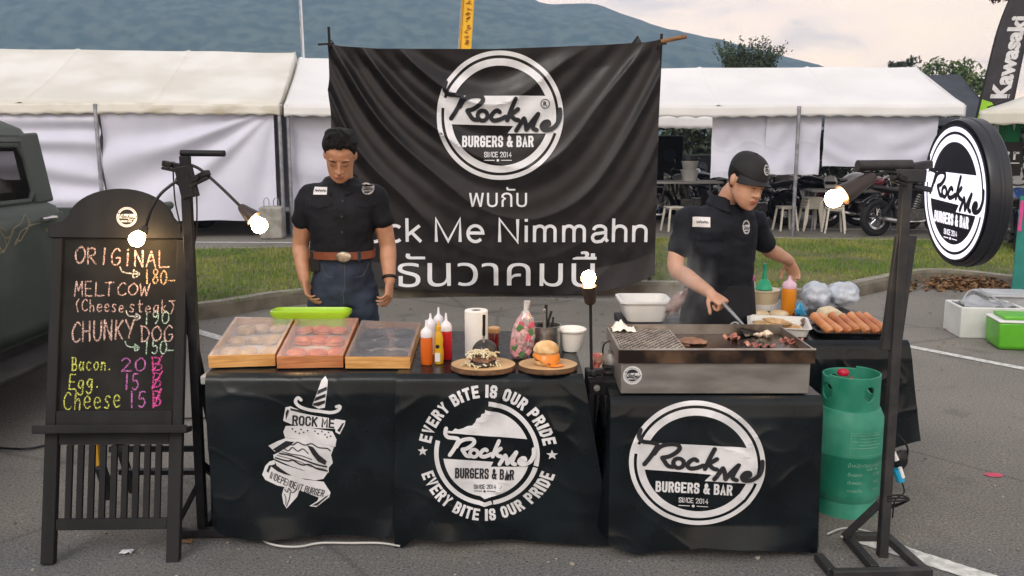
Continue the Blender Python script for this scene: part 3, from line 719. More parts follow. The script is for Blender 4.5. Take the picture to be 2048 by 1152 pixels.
# teal banner stand at the right edge
ts = thing('banner_stand', 'narrow teal banner with a pink stripe on a black foot at the right edge', 'banner', (P(2056, 612, 8.4).x, 8.6, 0))
TEAL = mat('teal_cloth', (.02, .20, .17), .6, var=.1); PINK = mat('pink_print', (.6, .06, .25), .6)
G().box((.14, 0, .62), (.4, .012, .95)).build('banner_cloth', TEAL, ts); G().box((-.045, -.012, .90), (.03, .008, .3)).build('stripe', PINK, ts)
g = G(); g.bar((.14, -.2, .03), (.14, .2, .03), .46, .06); g.cyl((.14, .02, 0), (.14, .02, 1.15), .014, n=8); g.build('foot', BLACKM, ts, bevel=.01)
# green team jersey banner and black logo board under the right tent
gj = thing('jersey', 'green and white sports jersey hanging under the right edge tent', 'jersey', (P(2010, 255, 13.6).x, 13.6, 0))
GRN = mat('jersey_green', (.01, .22, .09), .6, var=.15, vs=5)
g = G(); z0 = P(2010, 268, 13.6).z; g.prism([(-.42, .30), (-.15, .42), (.15, .42), (.42, .30), (.34, .08), (.24, .12), (.24, -.5), (-.24, -.5), (-.24, .12), (-.34, .08)], -.03, .03, Matrix.Translation((0, 0, z0))); g.build('fabric', GRN, gj, bevel=.02)
g = G(); g.prism([(-.08, .4), (.08, .4), (.02, .05)], -.045, -.032, Matrix.Translation((.1, 0, z0))); g.prism([(-.24, .1), (-.12, .2), (-.1, -.3), (-.24, -.4)], -.045, -.032, Matrix.Translation((0, 0, z0))); g.build('white_panel', FLW, gj)
g = G(); g.tube([(-.3, 0, z0 + .40), (0, 0, z0 + .5), (.3, 0, z0 + .40)], .012, 6); g.cyl((0, 0, z0 + .5), (0, 0, z0 + .62), .008, n=6); g.build('hanger', BLACKM, gj)
lb = thing('logo_board', 'black board with a white winged emblem hanging under the right edge tent', 'sign', (P(2020, 318, 13.2).x, 13.2, 0))
zb = P(2020, 318, 13.2).z
G().box((0, 0, zb), (.34, .03, .5)).build('panel', BLACKM, lb, bevel=.005)
g = G(); g.box((-.05, -.02, zb + .05), (.03, .008, .12)); g.box((.05, -.02, zb + .05), (.03, .008, .12)); g.box((-.07, -.0195, zb + .09), (.09, .007, .03)); g.box((.075, -.0205, zb + .09), (.09, .007, .03)); g.box((0, -.02, zb - .06), (.26, .008, .012)); g.build('emblem', INK_W, lb)
g = G(); g.cyl((-.12, 0, zb + .24), (-.12, 0, zb + .9), .004, n=5); g.cyl((.12, 0, zb + .24), (.12, 0, zb + .9), .004, n=5); g.build('cord', BLACKM, lb)

# ================================================================ PRINTS (flat graphics laid on cloth, boards and labels)
_txt_cache = {}
def text_mesh(body, bold=0.0):
    k = (body, bold)
    if k in _txt_cache: return _txt_cache[k]
    cu = bpy.data.curves.new('t', 'FONT'); cu.body = body; cu.resolution_u = 3; cu.offset = bold
    ob = bpy.data.objects.new('t', cu); COL.objects.link(ob)
    dg = bpy.context.evaluated_depsgraph_get(); dg.update()
    me = bpy.data.meshes.new_from_object(ob.evaluated_get(dg))
    vs = [(v.co.x, v.co.y) for v in me.vertices]; fs = [tuple(p.vertices) for p in me.polygons]
    bpy.data.objects.remove(ob); bpy.data.curves.remove(cu); bpy.data.meshes.remove(me)
    _txt_cache[k] = (vs, fs); return vs, fs

_BL = {'E': [[(1,1),(0,1),(0,0),(1,0)],[(0,.5),(.85,.5)]], 'V': [[(0,1),(.5,0),(1,1)]], 'R': [[(0,0),(0,1),(.75,1),(1,.86),(1,.64),(.75,.5),(0,.5)],[(.62,.5),(1,0)]],
 'Y': [[(0,1),(.5,.48),(1,1)],[(.5,.5),(.5,0)]], 'B': [[(0,0),(0,1),(.7,1),(.95,.87),(.95,.66),(.7,.53),(0,.53)],[(.7,.53),(1,.4),(1,.13),(.72,0),(0,0)]],
 'I': [[(.5,0),(.5,1)]], 'T': [[(0,1),(1,1)],[(.5,1),(.5,0)]], 'S': [[(1,.74),(1,.88),(.78,1),(.22,1),(0,.88),(0,.64),(.2,.54),(.8,.46),(1,.36),(1,.12),(.78,0),(.22,0),(0,.12),(0,.26)]],
 'O': [[(0,.15),(0,.85),(.28,1),(.72,1),(1,.85),(1,.15),(.72,0),(.28,0),(0,.15)]], 'U': [[(0,1),(0,.15),(.28,0),(.72,0),(1,.15),(1,1)]], 'P': [[(0,0),(0,1),(.75,1),(1,.86),(1,.62),(.75,.48),(0,.48)]],
 'D': [[(0,0),(0,1),(.68,1),(1,.82),(1,.18),(.68,0),(0,0)]], 'G': [[(1,.74),(1,.86),(.74,1),(.26,1),(0,.86),(0,.14),(.26,0),(.74,0),(1,.14),(1,.45),(.55,.45)]],
 'A': [[(0,0),(.5,1),(1,0)],[(.22,.3),(.78,.3)]], '&': [[(1,0),(.22,.72),(.22,.9),(.42,1),(.62,.92),(.62,.76),(0,.36),(0,.12),(.25,0),(.6,.04),(1,.45)]], 'N': [[(0,0),(0,1),(1,0),(1,1)]],
 'C': [[(1,.72),(1,.86),(.74,1),(.26,1),(0,.86),(0,.14),(.26,0),(.74,0),(1,.14),(1,.28)]], '2': [[(0,.74),(0,.88),(.26,1),(.74,1),(1,.86),(1,.62),(0,0),(1,0)]],
 '1': [[(.15,.84),(.55,1),(.55,0)]], '4': [[(.75,0),(.75,1),(0,.3),(1.05,.3)]], 'K': [[(0,0),(0,1)],[(1,1),(0,.42)],[(.3,.6),(1,0)]], 'M': [[(0,0),(0,1),(.5,.3),(1,1),(1,0)]], '5': [[(1,1),(.05,1),(0,.55),(.7,.58),(1,.42),(1,.14),(.72,0),(.25,0),(0,.14)]], '7': [[(0,1),(1,1),(.4,0)]], '9': [[(1,.5),(.3,.42),(0,.6),(0,.85),(.3,1),(.72,1),(1,.85),(1,.4),(.75,0),(.3,0)]], '.': [[(.45,0),(.55,0)]], '3': [[(0,.85),(.26,1),(.74,1),(1,.86),(1,.66),(.7,.53),(1,.38),(1,.14),(.74,0),(.26,0),(0,.15)]]}
_BL['0'] = _BL['O']
def _arc(cx, cy, rx, ry, a0, a1, n=14): return [(cx + rx * math.cos(R(a0 + (a1 - a0) * k / n)), cy + ry * math.sin(R(a0 + (a1 - a0) * k / n))) for k in range(n + 1)]
# plain sans letters drawn as single-weight strokes: (strokes, advance), cap height .72, x height .53
_SANS = {'R': ([[(.08,0),(.08,.72)],[(.08,.70),(.34,.70)] + _arc(.36,.54,.16,.16,90,-90) + [(.08,.37)],[(.36,.37),(.52,0)]], .70), 'o': ([_arc(.27,.26,.21,.25,0,360,24)], .56),
 'c': ([_arc(.27,.26,.20,.25,48,312,20)], .51), 'k': ([[(.08,0),(.08,.74)],[(.42,.51),(.08,.2)],[(.2,.3),(.45,0)]], .50), 'M': ([[(.08,0),(.08,.72),(.40,.02),(.72,.72),(.72,0)]], .86),
 'e': ([[(.06,.28),(.47,.28)] + _arc(.27,.26,.20,.25,8,318,22)], .56), 'N': ([[(.08,0),(.08,.72),(.56,0),(.56,.72)]], .72), 'i': ([[(.07,0),(.07,.52)],[(.07,.64),(.07,.73)]], .22),
 'm': ([[(.07,0),(.07,.52)],[(.07,.3)] + _arc(.21,.36,.135,.145,160,0,10) + [(.345,0)],[(.345,.3)] + _arc(.485,.36,.135,.145,160,0,10) + [(.62,0)]], .78),
 'a': ([[(.09,.38)] + _arc(.25,.38,.16,.13,160,0,10) + [(.41,.1),(.47,.02)],[(.41,.31),(.2,.27)] + _arc(.18,.14,.12,.13,90,270,10) + [(.3,.03),(.41,.16)]], .55),
 'h': ([[(.07,0),(.07,.74)],[(.07,.3)] + _arc(.24,.35,.16,.155,160,0,10) + [(.40,0)]], .54), 'n': ([[(.07,0),(.07,.52)],[(.07,.3)] + _arc(.24,.35,.16,.155,160,0,10) + [(.40,0)]], .54), ' ': ([], .28)}
class Pr:
    """2D graphic: shapes in plane units, each on its own thin layer"""
    def __init__(s): s.sh = []; s.T = lambda x, y: (x, y)
    def poly(s, pts, mi=0, layer=0):
        v = [s.T(*p[:2]) for p in pts]; tri = tessellate_polygon([[Vector((a, b, 0)) for a, b in v]])
        s.sh.append((v, [tuple(t) for t in tri], layer, mi)); return s
    def ring(s, cx, cy, r0, r1, a0=0, a1=360, n=72, mi=0, layer=0, rx=1.0):
        v = []; f = []
        for k in range(n + 1):
            a = R(a0 + (a1 - a0) * k / n)
            v += [s.T(cx + math.cos(a) * r0 * rx, cy + math.sin(a) * r0), s.T(cx + math.cos(a) * r1 * rx, cy + math.sin(a) * r1)]
        for k in range(n): f.append((2 * k, 2 * k + 1, 2 * k + 3, 2 * k + 2))
        s.sh.append((v, f, layer, mi)); return s
    def stroke(s, pts, wd, mi=0, layer=0, smooth=True, k=5, closed=False, wf=None, jit=0.0):
        p = cat_rom([(a, b, 0) for a, b in pts], k, closed) if smooth else [Vector((a, b, 0)) for a, b in pts]
        if closed: p.append(p[0].copy())
        n = len(p); L_ = []; R_ = []
        for i in range(n):
            if closed and i in (0, n - 1): d = p[1] - p[n - 2]
            else: d = p[min(i + 1, n - 1)] - p[max(i - 1, 0)]
            d = d.normalized() if d.length > 0 else Vector((1, 0, 0)); q = Vector((-d.y, d.x, 0))
            h = wd / 2 * (wf(i / (n - 1)) if wf else 1) * (1 + (rng.uniform(-jit, jit) if jit else 0))
            L_.append(p[i] + q * h); R_.append(p[i] - q * h)
        if not closed:
            d0 = (p[0] - p[1]).normalized(); d1 = (p[-1] - p[-2]).normalized()
            L_.insert(0, p[0] + d0 * wd * .4 + (L_[0] - p[0]) * .5); R_.insert(0, p[0] + d0 * wd * .4 + (R_[0] - p[0]) * .5)
            L_.append(p[-1] + d1 * wd * .4 + (L_[-1] - p[-1]) * .5); R_.append(p[-1] + d1 * wd * .4 + (R_[-1] - p[-1]) * .5)
        v = []; f = []
        for a, b in zip(L_, R_): v += [s.T(a.x, a.y), s.T(b.x, b.y)]
        for i in range(len(L_) - 1): f.append((2 * i, 2 * i + 1, 2 * i + 3, 2 * i + 2))
        s.sh.append((v, f, layer, mi)); return s
    def text(s, body, cx, cy, wd, ht, rot=0.0, bold=.02, mi=0, layer=0, warp=None, shear=0):
        """text fitted into a wd x ht box centred at (cx, cy)"""
        vs, fs = text_mesh(body, bold)
        xs = [v[0] for v in vs]; ys = [v[1] for v in vs]; x0, x1, y0, y1 = min(xs), max(xs), min(ys), max(ys)
        c_, s_ = math.cos(R(rot)), math.sin(R(rot)); o = []
        for x, y in vs:
            a = ((x - x0) / (x1 - x0) - .5) * wd; b = ((y - y0) / (y1 - y0) - .5) * ht; a += b * shear
            if warp: a, b = warp(a, b)
            o.append(s.T(cx + a * c_ - b * s_, cy + a * s_ + b * c_))
        s.sh.append((o, fs, layer, mi)); return s
    def arc_text(s, body, cx, cy, r, a_mid, span, ht, cw, bold=.03, mi=0, layer=0, inner=False, ry=1.0):
        chars = list(body); wts = [{' ': .55, 'I': .5}.get(c, 1.0) for c in chars]; tot = sum(wts); acc = 0
        for c, w_ in zip(chars, wts):
            m = (acc + w_ / 2) / tot - .5; acc += w_
            if c == ' ': continue
            a = a_mid - span * m if not inner else a_mid + span * m
            x, y = cx + math.cos(R(a)) * r, cy + math.sin(R(a)) * r * ry
            s.block(c, x, y, cw * w_, ht, rot=(a - 90) if not inner else (a + 90), mi=mi, layer=layer)
        return s
    def mstroke(s, p, wd, mi=0, layer=0, sq=True):
        """straight-cornered stroke with mitred joints"""
        p = [Vector((a, b, 0)) for a, b in p]; n = len(p); closed = (p[0] - p[-1]).length < 1e-9 and n > 3
        if not closed and sq:
            p[0] = p[0] + (p[0] - p[1]).normalized() * wd / 2; p[-1] = p[-1] + (p[-1] - p[-2]).normalized() * wd / 2
        v = []; f = []
        for i in range(n):
            if closed and i in (0, n - 1): a, b = (p[0] - p[n - 2]).normalized(), (p[1] - p[0]).normalized()
            else: a = (p[i] - p[max(i - 1, 0)]).normalized(); b = (p[min(i + 1, n - 1)] - p[i]).normalized()
            if a.length == 0: a = b
            if b.length == 0: b = a
            t = a + b; t = t.normalized() if t.length > .2 else Vector((-a.y, a.x, 0)); q = Vector((-t.y, t.x, 0)); m = min(1.5, 1 / max(.3, abs(q.dot(Vector((-a.y, a.x, 0))))))
            v += [s.T(*(p[i] + q * wd / 2 * m)[:2]), s.T(*(p[i] - q * wd / 2 * m)[:2])]
        for i in range(n - 1): f.append((2 * i, 2 * i + 1, 2 * i + 3, 2 * i + 2))
        s.sh.append((v, f, layer, mi)); return s
    def block(s, body, cx, cy, wd, ht, lw=.62, gap=.5, rot=0.0, mi=0, layer=0, warp=None):
        """heavy condensed capitals fitted into a wd x ht box; lw = stroke width in letter thirds"""
        wts = [{' ': .5, 'I': .42, '1': .7, '.': .4}.get(c, 1.12 if c in '&M' else 1.0) for c in body]; tot = sum(wts); un = wd / tot; acc = 0
        c_, s_ = math.cos(R(rot)), math.sin(R(rot)); L_ = un * .33 * lw / .62
        for c, w_ in zip(body, wts):
            x0 = (acc * un) - wd / 2; acc += w_
            if c == ' ': continue
            cw = w_ * un * (1 - .12) ; iw = max(1e-6, cw - L_); ih = ht - L_ * .92
            for st in _BL[c]:
                o = []
                for a, b in st:
                    X = x0 + un * .06 * w_ + L_ / 2 + a * iw; Y = -ht / 2 + L_ * .46 + b * ih
                    if c == 'I': X = x0 + w_ * un / 2
                    if warp: X, Y = warp(X, Y)
                    o.append((cx + X * c_ - Y * s_, cy + X * s_ + Y * c_))
                s.mstroke(o, L_, mi, layer, sq=True)
        return s
    def sans(s, body, x0, x1, y0, cap, wt=.085, mi=0, layer=0):
        tot = sum(_SANS[c][1] for c in body); k = (x1 - x0) / tot; acc = 0; ky = cap / .72
        for c in body:
            for st in _SANS[c][0]: s.mstroke([(x0 + (acc + a) * k, y0 + b * ky) for a, b in st], wt * k, mi, layer, sq=False)
            acc += _SANS[c][1]
        return s
    def build(s, name, mats, parent, mapfn, grid=.04, dz=.0012, base=.0025):
        bm = bmesh.new()
        for n, (v, f, layer, mi) in enumerate(s.sh):
            off = layer * dz + (n % 12) * dz * .06
            bv = [bm.verts.new((a, b, off)) for a, b in v]
            for t in f:
                if len(set(t)) < 3: continue
                try: q = bm.faces.new([bv[i] for i in t]); q.material_index = mi
                except ValueError: pass
        if grid:
            xs = [v.co.x for v in bm.verts]; ys = [v.co.y for v in bm.verts]
            for ax, (lo, hi) in ((0, (min(xs), max(xs))), (1, (min(ys), max(ys)))):
                q = math.floor(lo / grid) * grid + grid
                while q < hi:
                    co = [0, 0, 0]; co[ax] = q; no = [0, 0, 0]; no[ax] = 1
                    bmesh.ops.bisect_plane(bm, geom=bm.verts[:] + bm.edges[:] + bm.faces[:], plane_co=co, plane_no=no, dist=1e-6); q += grid
        for v in bm.verts: v.co = mapfn(v.co.x, v.co.y, base + v.co.z)
        me = bpy.data.meshes.new(name); bm.to_mesh(me); bm.free()
        for m in mats: me.materials.append(m)
        o = bpy.data.objects.new(name, me); COL.objects.link(o)
        if parent: o.parent = parent
        return o

# the round burger emblem, in units of its own radius (x right, y up)
def _zl(zx, zy): return ((zx - 545) / 383, (582 - zy) / 345)
SCRIPT = [[(222, 402), (214, 440), (235, 466), (285, 472), (318, 482), (302, 518), (277, 558), (247, 596)],
          [(300, 535), (332, 495), (378, 478), (428, 478), (444, 497), (424, 522), (385, 545), (347, 553)],
          [(347, 553), (362, 575), (382, 598), (412, 603)],
          [(545, 562), (528, 553), (503, 567), (490, 590), (507, 606), (545, 600), (580, 585)],
          [(640, 490), (612, 548), (588, 606)], [(655, 545), (628, 563), (606, 572)], [(606, 572), (632, 598), (657, 604)],
          [(642, 661), (668, 625), (690, 594)], [(690, 594), (700, 622), (704, 655)], [(704, 655), (738, 612), (776, 570)], [(776, 570), (752, 615), (744, 646), (768, 657)],
          [(803, 642), (838, 628), (836, 612), (812, 616), (796, 638), (812, 656), (852, 652), (884, 630), (905, 590), (907, 545)]]
def logo(p, R_=1.0, reg=False, wmul=1.0, tiny=True):
    W, K = 0, 1
    p.ring(0, 0, .93, 1.0, n=96); p.ring(0, 0, .775, .885, n=96)
    # band across the middle
    def cx(y, r=.83): return math.sqrt(max(0, r * r - y * y))
    t, b1, b2 = .31, -.125, -.27
    left = [(-cx(y), y) for y in np.linspace(t, b1, 8)]; right = [(cx(y), y) for y in np.linspace(b2, t, 10)]
    p.poly(left + [(.21, b1 - .03), (.12, b2)] + right, layer=1)
    p.ring(0, 0, .90, .905, n=4, a0=0, a1=.1)
    # bridges where the lettering breaks into the ring gap
    p.ring(0, 0, .87, .945, a0=162, a1=172, n=8, layer=1); p.ring(0, 0, .87, .945, a0=-17, a1=-7, n=8, layer=1)
    for k, st in enumerate(SCRIPT): p.stroke([_zl(*q) for q in st], .068 * wmul, K, layer=3 + k * .25)
    p.ring(*_zl(440, 580), .045, .11, mi=K, layer=4, n=24, rx=1.0)
    if tiny:
        p.block('BURGERS & BAR', -.035, -.395, 1.14, .175, layer=1)
        p.block('SINCE 2014', -.035, -.60, .44, .085, lw=.44, layer=1)
        p.stroke([(-.25, -.69), (-.09, -.69)], .012, smooth=False, layer=1); p.stroke([(.02, -.69), (.18, -.69)], .012, smooth=False, layer=1); p.ring(-.035, -.69, 0, .022, n=12, layer=1)
    else:
        p.block('BURGERS & BAR', -.035, -.42, 1.1, .2, layer=1)
    if reg:
        p.ring(.71, .19, .062, .074, mi=K, n=24, layer=4); p.text('R', .71, .19, .06, .07, bold=.02, mi=K, layer=4)
def at(p, cx, cy, sx, sy=None, rot=0.0, skew=0.0):
    sy = sy or sx; c_, s_ = math.cos(R(rot)), math.sin(R(rot))
    p.T = lambda x, y: (cx + (x * sx) * c_ - (y * sy) * s_ , cy + (x * sx) * s_ + (y * sy) * c_ + skew * x * sx)
def plane_px(o, ax, az):
    """pixel -> (a, b) on the plane through o spanned by unit vectors ax, az"""
    n = ax.cross(az); c0 = Vector((0, 0, CAM_H))
    def f(px, py):
        d = PZ(px, py, 0) if False else Vector(((px - 1024) / FPX, _c - (py - 576) / FPX * _s, -_s - (py - 576) / FPX * _c))
        t_ = (o - c0).dot(n) / d.dot(n); q = c0 + d * t_ - o
        return q.dot(ax), q.dot(az)
    return f
XA, ZA = Vector((1, 0, 0)), Vector((0, 0, 1))

# lettering of the tall flag, running up the cloth
pr = Pr(); pr.text('Kawasaki', 0, 0, 1.56, .36, rot=0, bold=.045)
for n_, (v_, f_, l_, m_) in enumerate(pr.sh):
    pr.sh[n_] = ([(-b, a) for a, b in v_], f_, l_, m_)
def kmap(x, y, o_):
    z = y + 3.24; u = (x / .66) + .55; k = (z - 1.5) / (4.8 - 1.5); p = kfc(u, k); return Vector((p[0], p[1] - .012 - o_, z))
pr.build('lettering', [INK_W], kf, kmap, grid=.12)
pr = Pr(); pr.poly([(-.33, -1.62), (.02, -1.62), (.10, -1.30), (.02, -1.02), (-.12, -.86), (-.33, -.80)]); pr.build('lime_patch', [LIME], kf, kmap, grid=.08)

# ================================================================ BANNER
YB = 9.0
bt = thing('stall_banner', 'huge black cloth banner with white round emblem and Thai lettering behind the stall', 'banner', (0, 0, 0))
pb = plane_px(Vector((0, YB, 0)), XA, ZA)
bx0, bx1 = pb(662, 300)[0], pb(1316, 300)[0]
def b_edge(u):
    top = np.interp(u, [0, .04, .15, .5, .82, .96, 1], [pb(662, 87)[1], pb(662, 92)[1], pb(760, 97)[1], pb(1000, 98)[1], pb(1200, 90)[1], pb(1290, 84)[1], pb(1318, 79)[1]])
    bot = np.interp(u, [0, .2, .45, .62, .8, .93, 1], [pb(700, 560)[1], pb(800, 575)[1], pb(950, 589)[1], pb(1060, 593)[1], pb(1180, 585)[1], pb(1270, 568)[1], pb(1310, 549)[1]])
    return top, bot
def b_disp(x, z):
    u = (x - bx0) / (bx1 - bx0); t_, b_ = b_edge(min(1, max(0, u))); v = min(1, max(0, (t_ - z) / (t_ - b_)))
    s_ = v * 1.0 + .62 * (2 * u - 1.05) ** 2 * (1 - .35 * v)
    n_ = noise.noise(Vector((u * 2.2, v * 1.8, 4.2)))
    wv = (1 - 2 * abs(math.sin(math.pi * (s_ * 4.6 + .6 * n_))) ** .8) + .28 * math.sin(2 * math.pi * (s_ * 9.5 + .7 * n_ + u))
    amp = (.024 + .030 * (1 - u)) * (1 - .88 * min(1, max(0, (v - .25) / .5))) * min(1, v * 10 + .15)
    low = .05 * noise.noise(Vector((u * 2, v * 1.5, 9))) + .010 * noise.noise(Vector((u * 9, v * 6, 2)))
    hem = .06 * max(0, v - .9) / .1 * math.sin(u * 9)
    return amp * wv + low * v + hem
CLOTHK = mat('black_banner_cloth', (.013, .0105, .0105), .38, var=.2, vs=8, bump=.10, bs=55, spec=.42, rvar=.06)
g = G()
def bfn(u, v):
    t_, b_ = b_edge(u); z = t_ + (b_ - t_) * v; x = bx0 + (bx1 - bx0) * u
    return (x, YB - b_disp(x, z), z)
g.grid(bfn, 240, 190); g.build('cloth', CLOTHK, bt, ang=180)
pr = Pr(); c0 = pb(1000, 232); rr_ = (pb(1127, 232)[0] - pb(873, 232)[0]) / 2
at(pr, c0[0], c0[1], rr_, rr_ * 1.0); logo(pr, reg=True)
pr.T = lambda x, y: (x, y)
def fit(pr, body, x0, x1, y0, y1, pf, **k):
    (a0, b1), (a1, b0) = pf(x0, y0), pf(x1, y1); pr.text(body, (a0 + a1) / 2, (b0 + b1) / 2, a1 - a0, b1 - b0, **k)
a_, b_ = pb(676, 484), pb(1303, 438); pr.sans('Rock Me Nimmahn', a_[0], b_[0], a_[1], b_[1] - a_[1])
fit(pr, 'พบกับ', 938, 1054, 374, 414, pb, bold=-.002)
fit(pr, 'ธันวาคมนี้', 795, 1192, 502, 573, pb, bold=-.002)
pr.build('white_print', [mat('bright_white_print', (.74, .74, .76), .55, var=.05, vs=8), INK_K], bt, lambda x, y, o: Vector((x, YB - b_disp(x, y) - o * 2.6 - .002, y)), grid=.028)
BAMB = mat('bamboo', (.24, .11, .035), .5, var=.25, vs=6, stretch=(1, 1, 6))
G().cyl((pb(1285, 88)[0], YB + .05, pb(1285, 90)[1]), (pb(1374, 72)[0], YB + .03, pb(1374, 72)[1]), .022, n=10).build('bamboo_pole', BAMB, bt)
for px, top in ((661, 52), (1317, 66)):
    x = pb(px, 300)[0]; g = G(); g.cyl((x, YB + .36, .10), (x + .01, YB + .06, pb(px, top)[1]), .014, n=8); g.cyl((x, YB + .36, .10), (x, YB + .36, .3), .022, n=8); g.bar((x - .10, YB + .05, pb(px, 88)[1]), (x + .06, YB + .05, pb(px, 86)[1]), .02, .02); g.build('stand_post', BLACKM, bt)
g = G()
for px in (661, 1317):
    q = pb(px, 86); g.tube(cat_rom([(q[0], YB - .02, q[1] + .03), (q[0] + .02, YB + .08, q[1]), (q[0], YB - .02, q[1] - .03), (q[0] - .02, YB + .05, q[1] - .08)], 4), .006, 5)
g.build('tie_cord', BLACKM, bt)

# ================================================================ TABLES AND CLOTHS
TZ = .715
def table(label, x0, x1, y0, y1, z):
    t_ = thing('folding_table', label, 'table', ((x0 + x1) / 2, (y0 + y1) / 2, 0)); hx, hy = (x1 - x0) / 2, (y1 - y0) / 2
    G().box((0, 0, z - .02), (2 * hx, 2 * hy, .036)).build('tabletop', TTOP, t_, bevel=.006)
    for a, b in ((-1, -1), (1, -1), (1, 1), (-1, 1)):
        g = G(); g.tube([(a * (hx - .09), b * (hy - .08), z - .04), (a * (hx - .05), b * (hy - .05), 0)], .014, 8); g.build('leg', BLACK, t_)
    return t_
VINYL = mat('black_vinyl', (.0055, .0085, .0105), .28, var=.3, vs=5, bump=.06, bs=14, spec=.32, rvar=.08)
def drape(name, label, x0, x1, yf, yb, z, hem, dispf, lside, rside, flare=(0, 0), backdrop=.2):
    """vinyl cover: top sheet, front drop, side drops; returns the front mapping"""
    t_ = thing(name, label, 'tablecloth', (0, 0, 0))
    def front(x, zz, off=0.0):
        dr = max(0, z - zz); k = dr / z
        xx = x + (flare[0] * k if x < (x0 + x1) / 2 else flare[1] * k) * abs((x - (x0 + x1) / 2) / ((x1 - x0) / 2)) ** 3
        rd = .02 * max(0, 1 - dr / .03) ** 2
        return Vector((xx, yf + rd - dispf(x, zz) * min(1, dr / .08) - off, zz))
    g = G()
    def ff(u, v):
        x = x0 + (x1 - x0) * u; zb = hem(u); zz = z - (z - zb) * v
        return front(x, zz)
    g.grid(ff, 110, 80)
    def tf(u, v):
        x = x0 + (x1 - x0) * u; return (x, yf + .02 + (yb - yf - .02) * v, z + .003 * noise.noise(Vector((x * 9, v * 6, 1))) * min(1, v * 8))
    g.grid(tf, 50, 20)
    for side, on in ((0, lside), (1, rside)):
        if not on: continue
        x = (x0, x1)[side]; sg = (-1, 1)[side]
        def sf(u, v, x=x, sg=sg):
            zb = hem(side) + .05 * math.sin(u * 5); zz = z - (z - zb) * v; k = v
            p0 = front(x, zz); y = yf + .02 + (yb - yf - .02) * u
            wv = .02 * k * math.sin(u * 16 + 2 * noise.noise(Vector((u * 3, v * 2, sg)))) + .03 * k
            e_ = min(1, u * 6)
            return (p0.x * (1 - e_) + (x + sg * (wv + abs(flare[side]) * k * .5)) * e_, p0.y * (1 - min(1, u * 6)) + y * min(1, u * 6), zz)
        g.grid(sf, 40, 40)
    def bf(u, v):
        x = x0 + (x1 - x0) * u; return (x, yb + .02 * v + .01 * math.sin(x * 20) * v, z - backdrop * v)
    g.grid(bf, 40, 6)
    g.build('cover', VINYL, t_, ang=60)
    return t_, front
def wrinkle(seed, a1, a2):
    def f(x, z):
        dr = TZ - z
        n1 = noise.noise(Vector((x * 2.6 + seed, z * 2.2, seed))); n2 = noise.noise(Vector((x * 6 + seed, z * 5, seed + 5)))
        rid = 1 - abs(noise.noise(Vector((x * 4.0 - z * 2.5 + seed, z * 2.5 + x, seed + 9)))) * 2
        rid2 = 1 - abs(noise.noise(Vector((x * 3.0 + z * 5.0, z * 2.5 - x * 3, seed + 3)))) * 2.4
        return .012 + a1 * (n1 + .4) * min(1, dr * 2) + a2 * .5 * n2 * max(0, n1 + .3) + .006 * max(0, rid) ** 6 * max(0, n2 + .2) * 2 + .006 * max(0, rid2) ** 8 * max(0, n1 + .4) + (.02 * max(0, .12 - z) / .12 * math.sin(x * 13 + seed))
    return f
pL = plane_px(Vector((0, 3.34, 0)), XA, ZA); pM = plane_px(Vector((0, 3.30, 0)), XA, ZA)
table('folding table under the two left black covers', -1.24, .27, 3.37, 4.10, TZ - .012)
xL0, xL1 = pL(408, 755)[0], pL(800, 755)[0]
_w1 = wrinkle(1.3, .03, .008)
def dispL(x, z):   # left part of the cover pulls forward towards its corner
    u = (x - xL0) / (xL1 - xL0); dr = TZ - z
    return _w1(x, z) + .05 * max(0, .35 - u) * math.sin(dr * 9 + u * 6) * min(1, dr * 3)
hemL = lambda u: float(np.interp(u, [0, .08, .3, .6, 1], [.05, .035, .03, .045, .05]))
clL, frL = drape('table_cover', 'leftmost black vinyl table cover printed with dagger and burger emblem', xL0, xL1, 3.352, 4.14, TZ, hemL, dispL, True, False, (.02, 0))
xM0, xM1 = pM(790, 750)[0], pM(1168, 750)[0]
dispM = wrinkle(5.1, .022, .006)
hemM = lambda u: float(np.interp(u, [0, .04, .1, .5, .97, 1], [.0, .005, .05, .04, .02, .03]))
clM, frM = drape('table_cover', 'middle black vinyl table cover printed with bitten burger emblem inside circular slogan', xM0, xM1, 3.322, 4.12, TZ + .004, hemM, dispM, False, True, (-.02, .13))

# dagger and burger emblem on the left cover
def zc(zx, zy): return pL(360 + zx / 2.88, 720 + zy / 2.88)
pr = Pr(); W, K = 0, 1
def pz(pts, mi=0, layer=0): pr.poly([zc(*p) for p in pts], mi, layer)
def sz(pts, w_, mi=0, layer=0, **k): pr.stroke([zc(*p) for p in pts], w_ * .00068, mi, layer, **k)
pz([(832, 98), (850, 120), (848, 180), (836, 272), (800, 278), (764, 258), (790, 190), (812, 120)])
for q in ([(798, 172), (847, 152), (846, 172), (790, 196)], [(784, 212), (842, 190), (840, 210), (774, 236)], [(770, 246), (838, 228), (836, 246), (800, 262), (768, 258)]): pz(q, K, 2)
sz([(700, 228), (682, 214), (668, 236), (690, 264), (745, 284), (805, 292), (870, 300), (912, 288), (924, 264), (902, 266)], 19)
pz([(598, 345), (612, 268), (640, 262), (700, 288), (690, 300), (780, 318), (955, 345), (950, 372), (922, 425), (898, 412), (896, 392), (760, 388), (650, 368)], 0, 1)
pz([(640, 272), (745, 296), (690, 298), (640, 284)], K, 2); pz([(612, 300), (622, 280), (634, 284), (614, 340)], K, 2); pz([(938, 360), (948, 358), (922, 412), (908, 402)], K, 2)
a, b = zc(648, 345), zc(895, 365); pr.block('ROCK ME', (a[0] + b[0]) / 2, (a[1] + b[1]) / 2 + .003, b[0] - a[0], .040, lw=.5, rot=-5, mi=K, layer=2)
